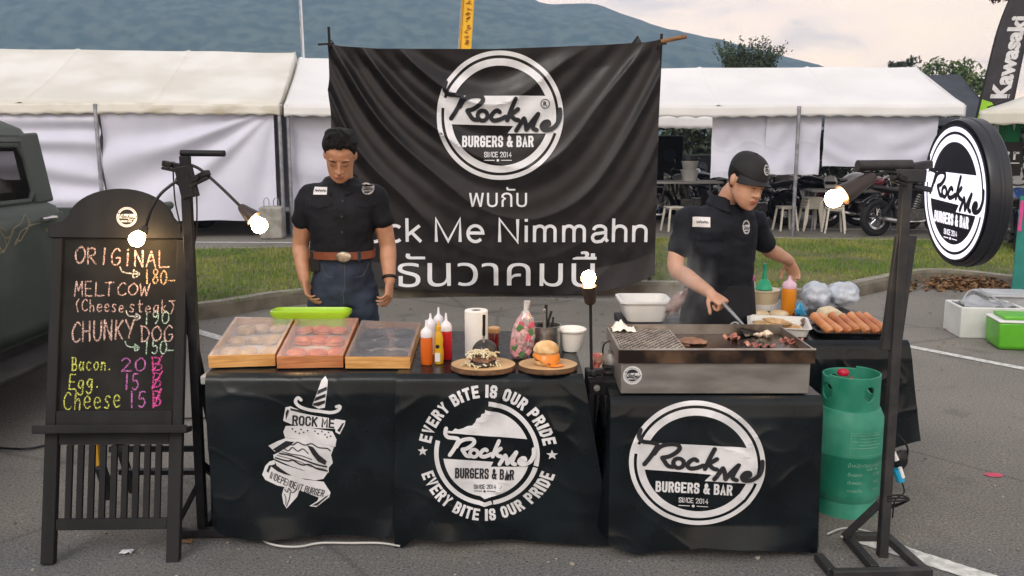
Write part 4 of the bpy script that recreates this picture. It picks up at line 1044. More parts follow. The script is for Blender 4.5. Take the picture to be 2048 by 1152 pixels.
pz([(598, 410), (612, 376), (690, 376), (790, 394), (880, 408), (904, 455), (896, 498), (800, 474), (700, 452), (608, 444)])
for q in ((650, 392), (668, 408), (700, 395), (715, 412), (738, 402), (780, 405), (798, 420), (820, 408), (838, 425), (858, 412), (870, 434), (690, 418), (850, 440)): c_ = zc(*q); pr.ring(c_[0], c_[1], 0, .0032, n=8, mi=K, layer=2)
pz([(510, 492), (560, 466), (612, 446), (700, 452), (800, 474), (888, 498), (872, 545), (882, 590), (858, 618), (858, 645), (830, 660), (740, 645), (640, 612), (540, 566), (538, 545), (590, 520), (545, 525)])
pz([(536, 512), (612, 462), (660, 468), (640, 486), (582, 520), (556, 524)], K, 2); pz([(735, 486), (770, 498), (800, 540), (846, 578), (838, 602), (796, 582), (764, 540)], K, 2)
sz([(612, 470), (650, 486), (680, 470), (720, 486), (760, 478), (800, 500), (850, 505), (868, 520)], 7, K, 2.2)
sz([(600, 505), (625, 520), (650, 500), (680, 522), (710, 508), (740, 535)], 6, K, 2.4); sz([(575, 535), (640, 548), (720, 575), (790, 600), (846, 612)], 10, K, 2.6)
sz([(550, 560), (620, 580), (650, 575), (700, 602), (745, 600), (790, 624), (850, 636)], 9, K, 2.8); sz([(590, 524), (640, 538), (700, 548), (760, 570)], 5, K, 3)
sz([(560, 545), (600, 556), (680, 580), (760, 612), (840, 626)], 4, K, 3.2)
pz([(545, 578), (600, 604), (700, 636), (790, 652), (850, 650), (826, 684), (780, 694), (690, 682), (600, 650), (560, 620)])
pz([(472, 660), (490, 610), (515, 584), (545, 574), (548, 598), (526, 606), (600, 652), (720, 690), (828, 700), (868, 760), (862, 786), (786, 846), (745, 842), (790, 812), (800, 792), (700, 758), (560, 725), (490, 690)], 0, 1)
pz([(498, 640), (512, 606), (528, 604), (520, 622), (508, 650)], K, 2); pz([(520, 608), (548, 600), (600, 640), (640, 668), (600, 658), (560, 640)], K, 2); pz([(842, 782), (860, 775), (790, 838), (760, 838), (800, 815)], K, 2)
ia, ib = zc(512, 662), zc(825, 770); Lw = math.hypot(ib[0] - ia[0], ib[1] - ia[1])
pr.block('INDEPENDENT BURGER', (ia[0] + ib[0]) / 2 + .004, (ia[1] + ib[1]) / 2 - .002, Lw, .030, lw=.48, rot=math.degrees(math.atan2(ib[1] - ia[1], ib[0] - ia[0])), mi=K, layer=2, warp=lambda a_, b_: (a_, b_ - .012 * (1 - (2 * a_ / Lw) ** 2) + .004))
pz([(584, 780), (596, 738), (690, 740), (672, 792), (612, 858), (594, 830)])
sz([(600, 745), (615, 765), (625, 742), (645, 768), (672, 745)], 5, K, 2); sz([(632, 765), (628, 800), (612, 845)], 5, K, 2); sz([(598, 775), (608, 800), (606, 835)], 4, K, 2)
pr.build('emblem_print', [INK_W, INK_K], clL, lambda x, y, o: frL(x, y, o), grid=.03)

# bitten burger emblem with circular slogan on the middle cover
def zm(zx, zy): return pM(780 + zx / 2.8087, 720 + zy / 2.8098)
pr = Pr(); cc = zm(540, 527); u_ = (zm(830, 527)[0] - zm(250, 527)[0]) / 2; v_ = (zm(540, 237)[1] - zm(540, 815)[1]) / 2
at(pr, cc[0], cc[1], u_, v_)
def zu(zx, zy): return ((zx - 540) / 290, (527 - zy) / 290)
pr.ring(0, 0, .915, 1.0, a0=-14, a1=87, n=40)
pr.ring(0, 0, .915, 1.0, a0=165, a1=262, n=40); pr.ring(0, 0, .915, 1.0, a0=278, a1=344, n=30); pr.poly([zu(500, 790), zu(530, 800), zu(565, 790), zu(575, 812), zu(530, 826), zu(495, 812)])
topa = [(math.cos(R(a)) * .83, math.sin(R(a)) * .83) for a in np.linspace(88, 20, 16)]
pr.poly([zu(*q) for q in ((310, 412), (322, 398), (350, 402), (368, 386), (388, 392), (412, 384), (436, 372), (462, 368), (480, 350), (488, 330), (510, 322), (516, 305), (534, 300), (536, 282))] + topa + [zu(560, 428), zu(430, 418)])
bota = [(math.cos(R(a)) * .83, math.sin(R(a)) * .83) for a in np.linspace(-17, -82, 14)] + [zu(530, 782)] + [(math.cos(R(a)) * .83, math.sin(R(a)) * .83) for a in np.linspace(-98, -173, 14)]
pr.poly([zu(290, 556), zu(580, 574), zu(566, 602)] + bota)
for k, st in enumerate(SCRIPT): pr.stroke([(lambda q: (q[0] * .93 + .02, q[1] * .93 + .01))(_zl(*q)) for q in st], .075, 0, 3 + k * .3)
q = _zl(440, 580); pr.ring(q[0] * .93 + .02, q[1] * .93 + .01, .04, .108, layer=4, n=24)
pr.block('BURGERS & BAR', *zu(530, 640), 1.15, .2, mi=1, layer=2, rot=-1.5); pr.block('SINCE 2014', *zu(532, 712), .44, .085, lw=.44, mi=1, layer=2)
pr.stroke([zu(470, 735), zu(515, 737)], .012, 1, 2, smooth=False); pr.stroke([zu(545, 737), zu(592, 735)], .012, 1, 2, smooth=False); pr.ring(*zu(530, 738), 0, .022, mi=1, layer=2, n=12)
pr.arc_text('EVERY BITE IS OUR PRIDE', 0, 0, 1.19, 89, 162, .23, .155, bold=.03)
pr.arc_text('EVERY BITE IS OUR PRIDE', 0, 0, 1.19, 270, 146, .23, .145, bold=.03, inner=True)
for sx, sy in ((188, 514), (890, 532)):
    c_ = zu(sx, sy); pr.poly([(c_[0] + math.cos(R(90 + 36 * k)) * (.10 if k % 2 == 0 else .042), c_[1] + math.sin(R(90 + 36 * k)) * (.10 if k % 2 == 0 else .042)) for k in range(10)])
pr.build('emblem_print', [INK_W, INK_K], clM, lambda x, y, o: frM(x, y, o), grid=.03)

# low table and cover in front of the griddle
GY = 3.24
pG = plane_px(Vector((0, GY - .02, 0)), XA, ZA)
GZ = pG(1245, 796)[1]
table('low folding table carrying the griddle', .44, 1.18, GY + .02, 3.86, GZ - .012)
xG0, xG1 = pG(1222, 815)[0], pG(1648, 815)[0]
dispG0 = wrinkle(9.4, .022, .008)
def dispG(x, z): return dispG0(x, z + TZ - GZ) + .03 * max(0, .14 - z) / .14 * (1 + math.sin(x * 9))
hemG = lambda u: float(np.interp(u, [0, .1, .16, .45, .7, 1], [.07, .03, .02, .06, .05, .02]))
clG, frG = drape('table_cover', 'black vinyl cover with large round emblem hanging below the griddle', xG0, xG1, GY, 3.9, GZ, hemG, dispG, True, True, (-.0, .01))
pr = Pr(); c0 = pG(1394, 928); at(pr, c0[0], c0[1], (pG(1530, 928)[0] - pG(1258, 928)[0]) / 2, (pG(1394, 805)[1] - pG(1394, 1050)[1]) / 2, skew=-.045); logo(pr)
pr.build('emblem_print', [INK_W, INK_K], clG, lambda x, y, o: frG(x, min(y, GZ - .012), o), grid=.03)

# side table on the right with plain cover
sx0, sx1, sy0, sy1 = 1.25, 1.83, 3.93, 5.0
table('side table under the plain black cover right of the cook', sx0 + .03, sx1 - .03, sy0 + .03, sy1 - .03, TZ - .012)
clS, frS = drape('table_cover', 'plain black vinyl cover on the side table behind the gas cylinder', sx0, sx1, sy0, sy1, TZ, lambda u: .22 + .05 * math.sin(u * 7), wrinkle(14.2, .04, .01), True, True, (0, .10))

# ================================================================ CHALKBOARD
CB_O = PZ(222, 1126, 0); CB_M = Matrix.Translation(CB_O) @ Matrix.Rotation(R(4), 4, 'Z') @ Matrix.Rotation(R(-13), 4, 'X') @ Matrix.Rotation(R(1.0), 4, 'Y')
cb = thing('chalkboard_sign', 'black arched A frame chalkboard menu with coloured chalk prices', 'menu board', CB_O); cb.rotation_euler = CB_M.to_euler()
CBX, CBZ = CB_M.to_3x3() @ XA, CB_M.to_3x3() @ ZA
pc = plane_px(CB_O, CBX, CBZ)
BOARDK = mat('chalkboard_slate', (.010, .010, .0095), .75, spec=.2, var=.3, vs=5, col2=(.026, .026, .024), bump=.05, ramp=(.4, .75))
FRAMEK = mat('charcoal_wood', (.015, .015, .016), .65, spec=.25, var=.25, vs=7, stretch=(1, 1, .2), bump=.15, bs=40)
xl, xr = pc(112, 830)[0] , pc(366, 830)[0]; zs = pc(240, 478)[1]; zl = pc(230, 852)[1]; ztp = pc(250, 378)[1]
hw = .262; wsh = hw + .012
# arched crown
ra = (ztp - zs); arch = [(-wsh, zs + .002), (-wsh, zs + .06), (-.222, zs + .068)] + [(-.205 * math.cos(R(a)), zs + .068 + (ra - .068) * math.sin(R(a))) for a in range(10, 172, 8)] + [(.222, zs + .068), (wsh, zs + .06), (wsh, zs + .002)]
G().prism(arch, -.012, .02).build('header_board', FRAMEK, cb, bevel=.003)
G().box((0, .012, (zs + zl) / 2), (2 * hw - .04, .012, zs - zl)).build('slate_panel', BOARDK, cb)
g = G()
for s in (-1, 1): g.box((s * (hw - .02), .004, (zs + zl) / 2 + .0), (.04, .03, zs - zl - .002))
g.box((0, .003, zl + .03), (2 * hw - .082, .032, .06)); g.build('frame', FRAMEK, cb, bevel=.003)
g = G(); g.box((0, -.018, zl - .013), (2 * hw + .06, .075, .022)); g.box((0, -.052, zl - .006), (2 * hw + .06, .008, .03)); g.build('chalk_ledge', FRAMEK, cb, bevel=.003)
for s in (-1, 1): G().box((s * (hw - .025), .004, (zl - .026) / 2), (.05, .034, zl - .026)).build('leg', FRAMEK, cb, bevel=.003)
zr = pc(220, 1048)[1]
for zq in (zr, zl - .05): G().box((0, .005, zq), (2 * hw - .102, .024, .043)).build('rail', FRAMEK, cb, bevel=.002)
for k in range(9):
    x = -hw + .05 + (2 * hw - .1) * (k + 1) / 10; G().box((x, .004, (zr + .022 + zl - .0735) / 2), (.022, .016, zl - .0735 - zr - .023)).build('slat', FRAMEK, cb)
Rl = CB_M.to_3x3().inverted()
g = G()   # rear prop frame, legs reach the ground behind
for s in (-1, 1):
    a = Vector((s * (hw - .05), .03, zs - .1)); wp = CB_M @ a; e_ = wp + Vector((0, .42, 0)); e_.z = 0; g.bar(a, CB_M.inverted() @ e_, .03, .025)
m0 = CB_M.inverted() @ (CB_M @ Vector((-.2, .03, .3)) + Vector((0, .40, 0))); m1 = CB_M.inverted() @ (CB_M @ Vector((.2, .03, .3)) + Vector((0, .40, 0)))
g.bar(m0, m1, .03, .025); g.build('rear_prop', FRAMEK, cb)
# small round emblem on the crown
pr = Pr(); c0 = pc(256, 435); at(pr, c0[0], c0[1], .040); logo(pr, tiny=False); pr.build('emblem_print', [INK_W, INK_K], cb, lambda x, y, o: Vector((x, -.012 - o, y)), grid=0, dz=.0004, base=.001)
# handwriting
CH = {'O': [[(.5, 1), (.1, .75), (.05, .35), (.4, 0), (.85, .2), (.95, .65), (.6, 1), (.45, .98)]], 'R': [[(.15, 0), (.15, 1)], [(.15, .95), (.75, .95), (.8, .6), (.2, .48)], [(.3, .48), (.9, 0)]], 'I': [[(.5, 1), (.5, 0)]],
 'G': [[(.85, .85), (.5, 1), (.1, .6), (.2, .1), (.6, 0), (.9, .2), (.9, .42), (.55, .42)]], 'i': [[(.5, .8), (.5, 0)], [(.45, 1.0), (.55, 1.05)]], 'N': [[(.1, 0), (.1, 1)], [(.1, 1), (.85, 0)], [(.85, 0), (.85, 1)]],
 'A': [[(.05, 0), (.5, 1)], [(.5, 1), (.95, 0)], [(.25, .38), (.78, .38)]], 'L': [[(.15, 1), (.15, 0), ], [(.15, .02), (1.1, .05)]], '1': [[(.5, 1), (.5, 0)]], '8': [[(.75, .85), (.45, 1), (.2, .78), (.5, .52), (.85, .25), (.5, 0), (.15, .22), (.5, .52), (.75, .78), (.7, .9)]],
 '0': [[(.5, 1), (.12, .7), (.15, .2), (.5, 0), (.88, .25), (.85, .75), (.5, 1)]], '-': [[(.0, .25), (.9, .28)]], 'M': [[(.05, 0), (.2, 1)], [(.2, 1), (.5, .35)], [(.5, .35), (.85, 1)], [(.85, 1), (.95, 0)]],
 'E': [[(.15, 1), (.15, 0)], [(.15, 1), (.85, 1)], [(.15, .5), (.75, .5)], [(.15, 0), (.9, 0)]], 'T': [[(.5, 1), (.5, 0)], [(.0, .98), (1.0, 1)]], 'C': [[(.9, .85), (.55, 1), (.12, .6), (.2, .15), (.6, 0), (.95, .15)]],
 'W': [[(.0, 1), (.25, 0)], [(.25, 0), (.5, .7)], [(.5, .7), (.72, 0)], [(.72, 0), (1, 1)]], '(': [[(.7, 1.1), (.35, .6), (.65, -.1)]], ')': [[(.3, 1.1), (.7, .6), (.35, -.1)], [(0, 1.1), (1.1, 1.15)]], 'h': [[(.2, 1.1), (.2, 0)], [(.2, .45), (.55, .6), (.75, .4), (.75, 0)]],
 'e': [[(.2, .33), (.8, .38), (.65, .62), (.3, .58), (.15, .25), (.45, 0), (.85, .1)]], 's': [[(.8, .58), (.45, .65), (.25, .45), (.65, .25), (.6, .02), (.2, .05)]], 't': [[(.45, 1.0), (.45, .1), (.75, .02)], [(.15, .65), (.85, .68)]],
 'a': [[(.75, .55), (.4, .62), (.15, .3), (.4, 0), (.75, .3)], [(.78, .6), (.78, 0)]], 'k': [[(.2, 1.1), (.2, 0)], [(.75, .65), (.22, .3)], [(.3, .35), (.8, 0)]], '9': [[(.8, .7), (.5, 1), (.15, .72), (.45, .5), (.8, .75)], [(.82, .8), (.75, .3), (.45, 0)]],
 'H': [[(.15, 1), (.1, 0)], [(.85, 1), (.85, 0)], [(.12, .5), (.85, .5)]], 'U': [[(.1, 1), (.15, .2), (.5, 0), (.85, .25), (.88, 1)]], 'K': [[(.15, 1), (.15, 0)], [(.85, 1), (.18, .45)], [(.3, .5), (.9, 0)]], 'Y': [[(.05, 1), (.5, .5)], [(.95, 1), (.4, 0)]],
 'D': [[(.15, 1), (.15, 0)], [(.05, 1), (.6, .9), (.9, .5), (.6, .05), (.1, 0)]], '5': [[(.85, 1), (.25, 1)], [(.25, 1), (.2, .55), (.6, .6), (.85, .3), (.5, 0), (.15, .1)]], 'B': [[(.2, 1), (.2, 0)], [(.1, 1), (.7, .95), (.7, .6), (.25, .52)], [(.25, .52), (.85, .4), (.75, .05), (.1, 0)]],
 'c': [[(.8, .55), (.45, .62), (.15, .3), (.45, 0), (.85, .1)]], 'o': [[(.5, .62), (.15, .35), (.4, 0), (.8, .2), (.75, .55), (.45, .62)]], 'n': [[(.2, .62), (.2, 0)], [(.2, .4), (.55, .62), (.75, .4), (.78, 0)]], '.': [[(.3, 0), (.36, .04)]],
 '2': [[(.15, .8), (.5, 1), (.85, .75), (.5, .35), (.1, 0)], [(.1, .02), (.95, .04)]], 'g': [[(.75, .55), (.4, .62), (.15, .3), (.45, .05), (.75, .35)], [(.78, .6), (.75, -.25), (.4, -.45), (.1, -.3)]],
 'b': [[(.2, 1), (.2, 0)], [(.1, 1), (.7, .95), (.7, .6), (.25, .52)], [(.25, .52), (.85, .4), (.75, .05), (.1, 0)], [(.15, -.15), (.95, 1.15)]], '>': [[(.0, .9), (.2, .45), (.9, .35)], [(.7, .65), (1.0, .33), (.7, .05), (.7, .6)]], ' ': []}
CHALK = {k: mat(k + '_chalk', c, .95, var=.25, vs=60) for k, c in dict(pink=(.62, .43, .38), white=(.62, .60, .55), mint=(.42, .58, .46), yellow=(.55, .58, .12), violet=(.48, .15, .42), rose=(.62, .08, .30), orange=(.66, .44, .24)).items()}
for m_ in CHALK.values():    # chalk skips over the grain of the board
    t_ = m_.node_tree; n_ = t_.nodes.new('ShaderNodeTexNoise'); n_.inputs['Scale'].default_value = 190; n_.inputs['Detail'].default_value = 3; r_ = t_.nodes.new('ShaderNodeMapRange'); c_ = t_.nodes.new('ShaderNodeTexCoord')
    r_.inputs[1].default_value = .40; r_.inputs[2].default_value = .56; r_.inputs[3].default_value = .12; t_.links.new(c_.outputs['Object'], n_.inputs[0]); t_.links.new(n_.outputs[0], r_.inputs[0]); t_.links.new(r_.outputs[0], t_.nodes['Principled BSDF'].inputs['Alpha'])
chk = list(CHALK); pr = Pr()
def write(txt, x0, y0, x1, y1, h, colr, wd=.0052):
    """handwriting from pixel (x0, y0) to (x1, y1) on its baseline, letters h px high"""
    a, b = pc(x0, y0), pc(x1, y1); n = len(txt); hh = h * (pc(x0, y0 - 100)[1] - a[1]) / 100; d = ((b[0] - a[0]) / n, (b[1] - a[1]) / n)
    for i, c in enumerate(txt):
        ox, oy = a[0] + d[0] * i, a[1] + d[1] * i + rng.uniform(-.002, .002); q = rng.uniform(.94, 1.06); sl = rng.uniform(-.06, .08)
        for st in CH[c]:
            pts = [(ox + (p[0] * .86 + sl * p[1]) * d[0], oy + p[1] * hh * q) for p in st]
            pr.stroke(pts, wd, chk.index(colr), layer=1, k=4, jit=.25)
write('ORIGiNAL', 148, 527, 338, 535, 32, 'pink', .0062); write('>', 238, 556, 284, 562, 26, 'white'); write('180-', 286, 566, 352, 569, 28, 'orange', .0058)
write('MELT', 147, 593, 228, 590, 28, 'pink'); write('COW', 232, 590, 300, 592, 24, 'pink')
write('(Cheese', 147, 622, 250, 624, 22, 'pink', .0045); write('steak)', 256, 624, 352, 626, 22, 'pink', .0045); write('>', 250, 640, 284, 643, 22, 'white'); write('190', 284, 648, 340, 646, 24, 'mint')
write('CHUNKY', 141, 684, 270, 676, 38, 'pink', .0062); write('DOG', 280, 682, 348, 683, 30, 'pink', .0055); write('>', 250, 702, 282, 706, 22, 'mint'); write('150-', 284, 708, 352, 708, 26, 'mint')
write('Bacon.', 141, 742, 228, 740, 26, 'yellow'); write('20', 240, 742, 294, 741, 26, 'violet', .006); write('b', 300, 740, 330, 738, 26, 'rose')
write('Egg.', 135, 778, 206, 774, 28, 'yellow'); write('15', 244, 780, 280, 778, 30, 'violet', .006); write('b', 300, 775, 326, 772, 26, 'rose')
write('Cheese', 125, 820, 244, 814, 36, 'yellow'); write('15', 254, 815, 294, 815, 32, 'violet', .006); write('b', 302, 812, 326, 810, 28, 'rose', .007)
pr.build('chalk_writing', [CHALK[k] for k in chk], cb, lambda x, y, o: Vector((x, .006 - o, y)), grid=0, dz=.0003, base=.0006)
# black and yellow hand brush hung behind
hb = thing('hand_brush', 'hand brush with yellow handle and black bristle head hanging behind the chalkboard slats', 'brush', P(205, 940, 3.62))
G().bar((-.012, 0, .02), (-.02, .01, .15), .028, .018).build('handle', mat('yellow_plastic', (.55, .30, .02), .5), hb, bevel=.004)
g = G(); g.bar((-.01, 0, .02), (.03, 0, -.13), .05, .035); g.build('bristle_head', BLACKM, hb, bevel=.008)
g = G(); g.tube([(-.02, .01, .15), (-.03, -.02, .24), (-.03, -.10, .30)], .003, 5); g.build('hanging_cord', BLACKM, hb)

# ================================================================ CLAMP LAMPS AND POSTS
BULB = mat('lit_bulb', (1, .8, .55), .3, emit=(1.0, .62, .27), es=60)
SOCK = mat('brown_bakelite', (.035, .022, .018), .4, var=.2)
def bulb_lamp(label, neck, tip, bulb_c, r, sock_r=(.013, .028), clampat=None, extra=None):
    """gooseneck clamp lamp; neck: world points from clamp to socket start"""
    o = Vector(neck[0]); t_ = thing('clamp_lamp', label, 'lamp', o)
    lo = lambda p: Vector(p) - o
    G().tube(cat_rom([lo(p) for p in neck], 6), .006, 8).build('gooseneck', BLACKM, t_)
    a, b = lo(neck[-1]), lo(tip)
    G().tube([a, a.lerp(b, .1), b, b + (b - a) * .02], [sock_r[0] * .7, sock_r[0], sock_r[1], sock_r[1] * .8], 16).build('socket', SOCK, t_)
    c = lo(bulb_c); d = (c - b).normalized(); x, y = frame_of(d); rs = []
    L0 = (c - b).length
    for k in range(11):
        th = k / 10; s_ = -L0 + (L0 + r) * th; rr = math.sqrt(max(1e-6, r * r - max(0, s_) ** 2)) if s_ > 0 else r * (.45 + .55 * math.sin(math.pi / 2 * max(0, (s_ + L0) / L0)))
        rs.append([c + d * s_ + (x * math.cos(q) + y * math.sin(q)) * rr for q in (2 * math.pi * i / 16 for i in range(16))])
    G().rings(rs).build('bulb', BULB, t_)
    if clampat:
        g = G(); p0, p1 = lo(clampat[0]), lo(clampat[1]); g.bar(p0, p1, .03, .022); g.bar(p0 + Vector((0, -.014, -.018)), p1 + Vector((0, -.010, -.02)), .02, .012); g.cyl(p0.lerp(p1, .4) + Vector((0, -.03, 0)), p0.lerp(p1, .4) + Vector((0, .03, 0)), .012, n=10); g.build('clamp', BLACKM, t_, bevel=.003)
    if extra:
        G().tube(cat_rom([lo(p) for p in extra], 6), .003, 6).build('power_cord', BLACKM, t_)
    return t_
LY = 3.45
base = PZ(406, 1066, 0); topc = P(370, 312, LY)
ls = thing('lamp_post', 'square black steel post with a bar handle standing between chalkboard and left table', 'post', base)
lo = lambda p: Vector(p) - base
G().bar((0, 0, 0), lo(topc), .036, .036).build('post', BLACK, ls, bevel=.003)
g = G(); g.bar(lo(P(366, 332, LY)), lo(P(382, 395, LY)), .062, .055); g.cyl(lo(P(360, 362, LY - .02)), lo(P(362, 362, LY + .05)), .02, n=10); g.build('sleeve_clamp', BLACK, ls, bevel=.005)
G().cyl(lo(P(362, 306, LY)), lo(P(449, 307, LY - .02)), .0125, n=14).build('bar_handle', BLACK, ls)
g = G(); g.bar(lo(PZ(345, 1066, .02)), lo(PZ(470, 1064, .02)), .035, .035); g.bar((0, 0, .02), (.0, .45, .02), .035, .035); g.bar((0, .02, .30), (0, .38, .04), .025, .025); g.bar(lo(P(398, 965, LY)), lo(PZ(352, 1055, .02)), .02, .02); g.build('base', BLACK, ls, bevel=.003)
g = G(); g.bar(lo(P(240, 943, LY + .02)), lo(P(400, 943, LY + .02)), .03, .02); g.build('cross_bar', BLACK, ls)
bulb_lamp('clamp lamp with lit bulb bending left in front of the chalkboard arch', [P(372, 352, LY - .02), P(345, 368, LY - .03), P(318, 392, LY - .05), P(300, 425, LY - .06), P(292, 452, LY - .065)], P(285, 464, LY - .07), P(273, 479, LY - .08), .029, (.012, .02),
          (P(326, 326, LY), P(366, 334, LY)), [P(346, 335, LY), P(350, 400, LY + .02), P(360, 450, LY + .03), P(361, 480, LY + .04)])
bulb_lamp('clamp lamp with lit bulb and brown socket reaching right of its post', [P(382, 330, LY - .03), P(402, 340, LY - .03), P(440, 373, LY - .05), P(480, 412, LY - .07)], P(508, 437, LY - .08), P(519, 451, LY - .085), .031, (.016, .034),
          (P(384, 362, LY - .02), P(416, 345, LY - .05)), [P(392, 360, LY), P(394, 420, LY + .02), P(392, 470, LY + .03), P(385, 520, LY + .03), P(390, 620, LY + .02), P(386, 760, LY + .02)])
MY = PZ(1183, 748, TZ).y
bulb_lamp('slim upright lamp with lit bulb clamped to the table corner before the banner', [P(1183, 748, MY), P(1182, 680, MY), P(1181, 608, MY)], P(1178, 572, MY - .01), P(1177, 555, MY - .01), .028, (.022, .03), (P(1175, 745, MY - .01), P(1205, 742, MY - .01)))
# sign stand on the right
SY = 3.27
sb = PZ(1764, 1112, 0); st = thing('sign_stand', 'tall weathered black steel stand carrying the round light box', 'stand', sb); lo = lambda p: Vector(p) - sb
RUSTK = mat('worn_black_steel', (.020, .020, .022), .55, var=.3, vs=10, col2=(.05, .045, .042), bump=.15, bs=50, ramp=(.45, .75))
stop = P(1813, 345, SY)
G().bar((0, 0, 0), lo(stop), .036, .036).build('post', RUSTK, st, bevel=.003)
g = G(); g.bar(lo(P(1780, 700, SY)), lo(P(1812, 470, SY)), .026, .075); g.build('height_slider', RUSTK, st, bevel=.003)
g = G(); g.cyl(lo(P(1715, 331, SY - .03)), lo(P(1822, 330, SY)), .020, n=14); g.build('bar_handle', RUSTK, st)
g = G(); g.bar(lo(P(1785, 350, SY)), lo(P(1848, 352, SY)), .05, .05); g.bar(lo(P(1820, 335, SY)), lo(P(1862, 328, SY + .02)), .03, .03); g.bar(lo(P(1826, 372, SY)), lo(P(1862, 380, SY + .02)), .025, .02); g.build('bracket', RUSTK, st, bevel=.006)
g = G()
for a, b in (((1664, 1147), (1862, 1143)), ((1636, 1112), (1664, 1145)), ((1694, 1073), (1750, 1138)), ((1772, 1073), (1845, 1138)), ((1690, 1073), (1775, 1073))): g.bar(lo(PZ(*a, .018)), lo(PZ(*b, .018)), .034, .030)
g.build('base', RUSTK, st, bevel=.003)
G().bar(lo(P(1762, 1004, SY)), lo(PZ(1690, 1072, .03)), .03, .03).build('brace', RUSTK, st, bevel=.002)
bulb_lamp('lit clamp lamp with a wide conical shade left of the round light box', [P(1800, 350, SY - .03), P(1775, 344, SY - .04), P(1748, 352, SY - .05)], P(1684, 390, SY - .07), P(1668, 397, SY - .075), .033, (.022, .040), (P(1790, 352, SY - .03), P(1812, 360, SY - .03)))
# round light box
fc = P(1908, 387, SY + .04)
sg = thing('light_box_sign', 'round black drum light box sign with glowing white emblem', 'sign', fc, 0)
sg.rotation_euler = (R(1), R(-3), R(-2))
SR = .276
g = G(); M = Matrix.Rotation(R(90), 4, 'Y'); g.lathe([(SR * .93, .004), (SR * .985, .0), (SR, .008), (SR, .032), (SR * 1.012, .036), (SR * 1.012, .046), (SR, .05), (SR, .072), (SR * .985, .077)], n=64, M=M); g.build('drum', mat('drum_black', (.02, .022, .028), .38, var=.15, vs=5), sg, ang=30)
GLOWW = mat('lit_white_face', (.8, .8, .85), .4, emit=(.86, .84, 1.0), es=.6); FACEK = mat('light_box_face', (.02, .022, .035), .25, var=.1)
g = G(); g.lathe([(SR * .93, .0), (SR * .93, -.003)], n=64, M=M); g.build('face', FACEK, sg)
pr = Pr(); at(pr, 0, 0, SR * .90, SR * .90); logo(pr, wmul=1.05)
pr.build('emblem_print', [GLOWW, FACEK], sg, lambda x, y, o: Vector((-.003 - o, -x, y)), grid=0, dz=.0004, base=.001)
# power plugs hanging on the sign stand
pp = thing('power_adapter', 'black power adapter with blue and white plug hanging on the sign stand', 'power adapter', P(1800, 935, SY + .02)); lo2 = lambda p: Vector(p) - P(1800, 935, SY + .02)
g = G(); g.blob(lo2(P(1800, 918, SY + .02)), (.035, .025, .038), 12, amp=.3); g.build('adapter_body', BLACKM, pp)
g = G(); g.tube([lo2(P(1792, 938, SY)), lo2(P(1802, 962, SY))], .016, 10); g.build('blue_plug', mat('blue_plastic', (.02, .28, .48), .4), pp)
g = G(); g.tube([lo2(P(1786, 905, SY)), lo2(P(1793, 920, SY))], .011, 8); g.tube([lo2(P(1800, 935, SY - .01)), lo2(P(1806, 955, SY - .01))], .008, 8); g.build('white_plug', WHITEP, pp)
g = G(); g.tube(cat_rom([lo2(P(1796, 870, SY)), lo2(P(1815, 895, SY + .02)), lo2(P(1812, 925, SY + .02))], 5), .004, 6); g.tube(cat_rom([lo2(P(1803, 962, SY)), lo2(P(1808, 985, SY)), lo2(P(1790, 1000, SY - .02)), lo2(P(1785, 1035, SY))], 5), .003, 6)
for k in range(3): g.tube(cat_rom([lo2(P(1770, 995 + k * 4, SY - .03)), lo2(P(1800, 990 + k * 6, SY - .04)), lo2(P(1818, 1000, SY)), lo2(P(1780, 1010 + k * 3, SY + .03))], 5, True), .004, 6)
g.build('cable', BLACKM, pp)

# ================================================================ GAS CYLINDER
GREENP = mat('green_enamel', (.016, .20, .125), .5, var=.18, vs=5, bump=.08, bs=30, rvar=.15, col2=(.055, .30, .205), detail=9)
gc = PZ(1690, 1040, 0); gc.y = 3.72; gc.x = P(1690, 950, 3.72).x
gcy = thing('gas_cylinder', 'green steel gas cylinder with cut out collar beside the griddle table', 'gas cylinder', gc)
gr = .152
G().lathe([(.03, .045), (gr * .8, .05), (gr * .97, .085), (gr, .12), (gr, .275), (gr * 1.01, .278), (gr * 1.01, .286), (gr, .289), (gr, .385), (gr * .97, .43), (gr * .84, .475), (gr * .5, .505), (.03, .512)], n=40).build('tank', GREENP, gcy)
G().lathe([(gr * .86, .0), (gr * .92, .0), (gr * .88, .075), (gr * .83, .075), (gr * .86, .0)], n=32, cap=False).build('foot_ring', GREENP, gcy)
bm = bmesh.new(); nA, nZ = 168, 48; r_, z0, z1 = gr * .80, .455, .625
holes = [(-72, .555, 12.5, .032), (-165, .55, 16, .035), (20, .55, 16, .035), (110, .55, 16, .035)]
vv = {}
for j in range(nZ + 1):
    for i in range(nA): vv[i, j] = bm.verts.new((r_ * math.cos(2 * math.pi * i / nA), r_ * math.sin(2 * math.pi * i / nA), z0 + (z1 - z0) * j / nZ))
for j in range(nZ):
    for i in range(nA):
        a = 360 * (i + .5) / nA; z = z0 + (z1 - z0) * (j + .5) / nZ
        if any((((a - h[0] + 180) % 360 - 180) / h[2]) ** 2 + ((z - h[1]) / h[3]) ** 2 < 1 for h in holes): continue
        if j >= nZ - 3 and 60 < a % 360 < 200: continue
        bm.faces.new([vv[i, j], vv[(i + 1) % nA, j], vv[(i + 1) % nA, j + 1], vv[i, j + 1]])
me = bpy.data.meshes.new('collar'); bmesh.ops.delete(bm, geom=[v for v in bm.verts if not v.link_faces], context='VERTS'); bm.to_mesh(me); bm.free(); me.materials.append(GREENP); me.polygons.foreach_set('use_smooth', [True] * len(me.polygons))
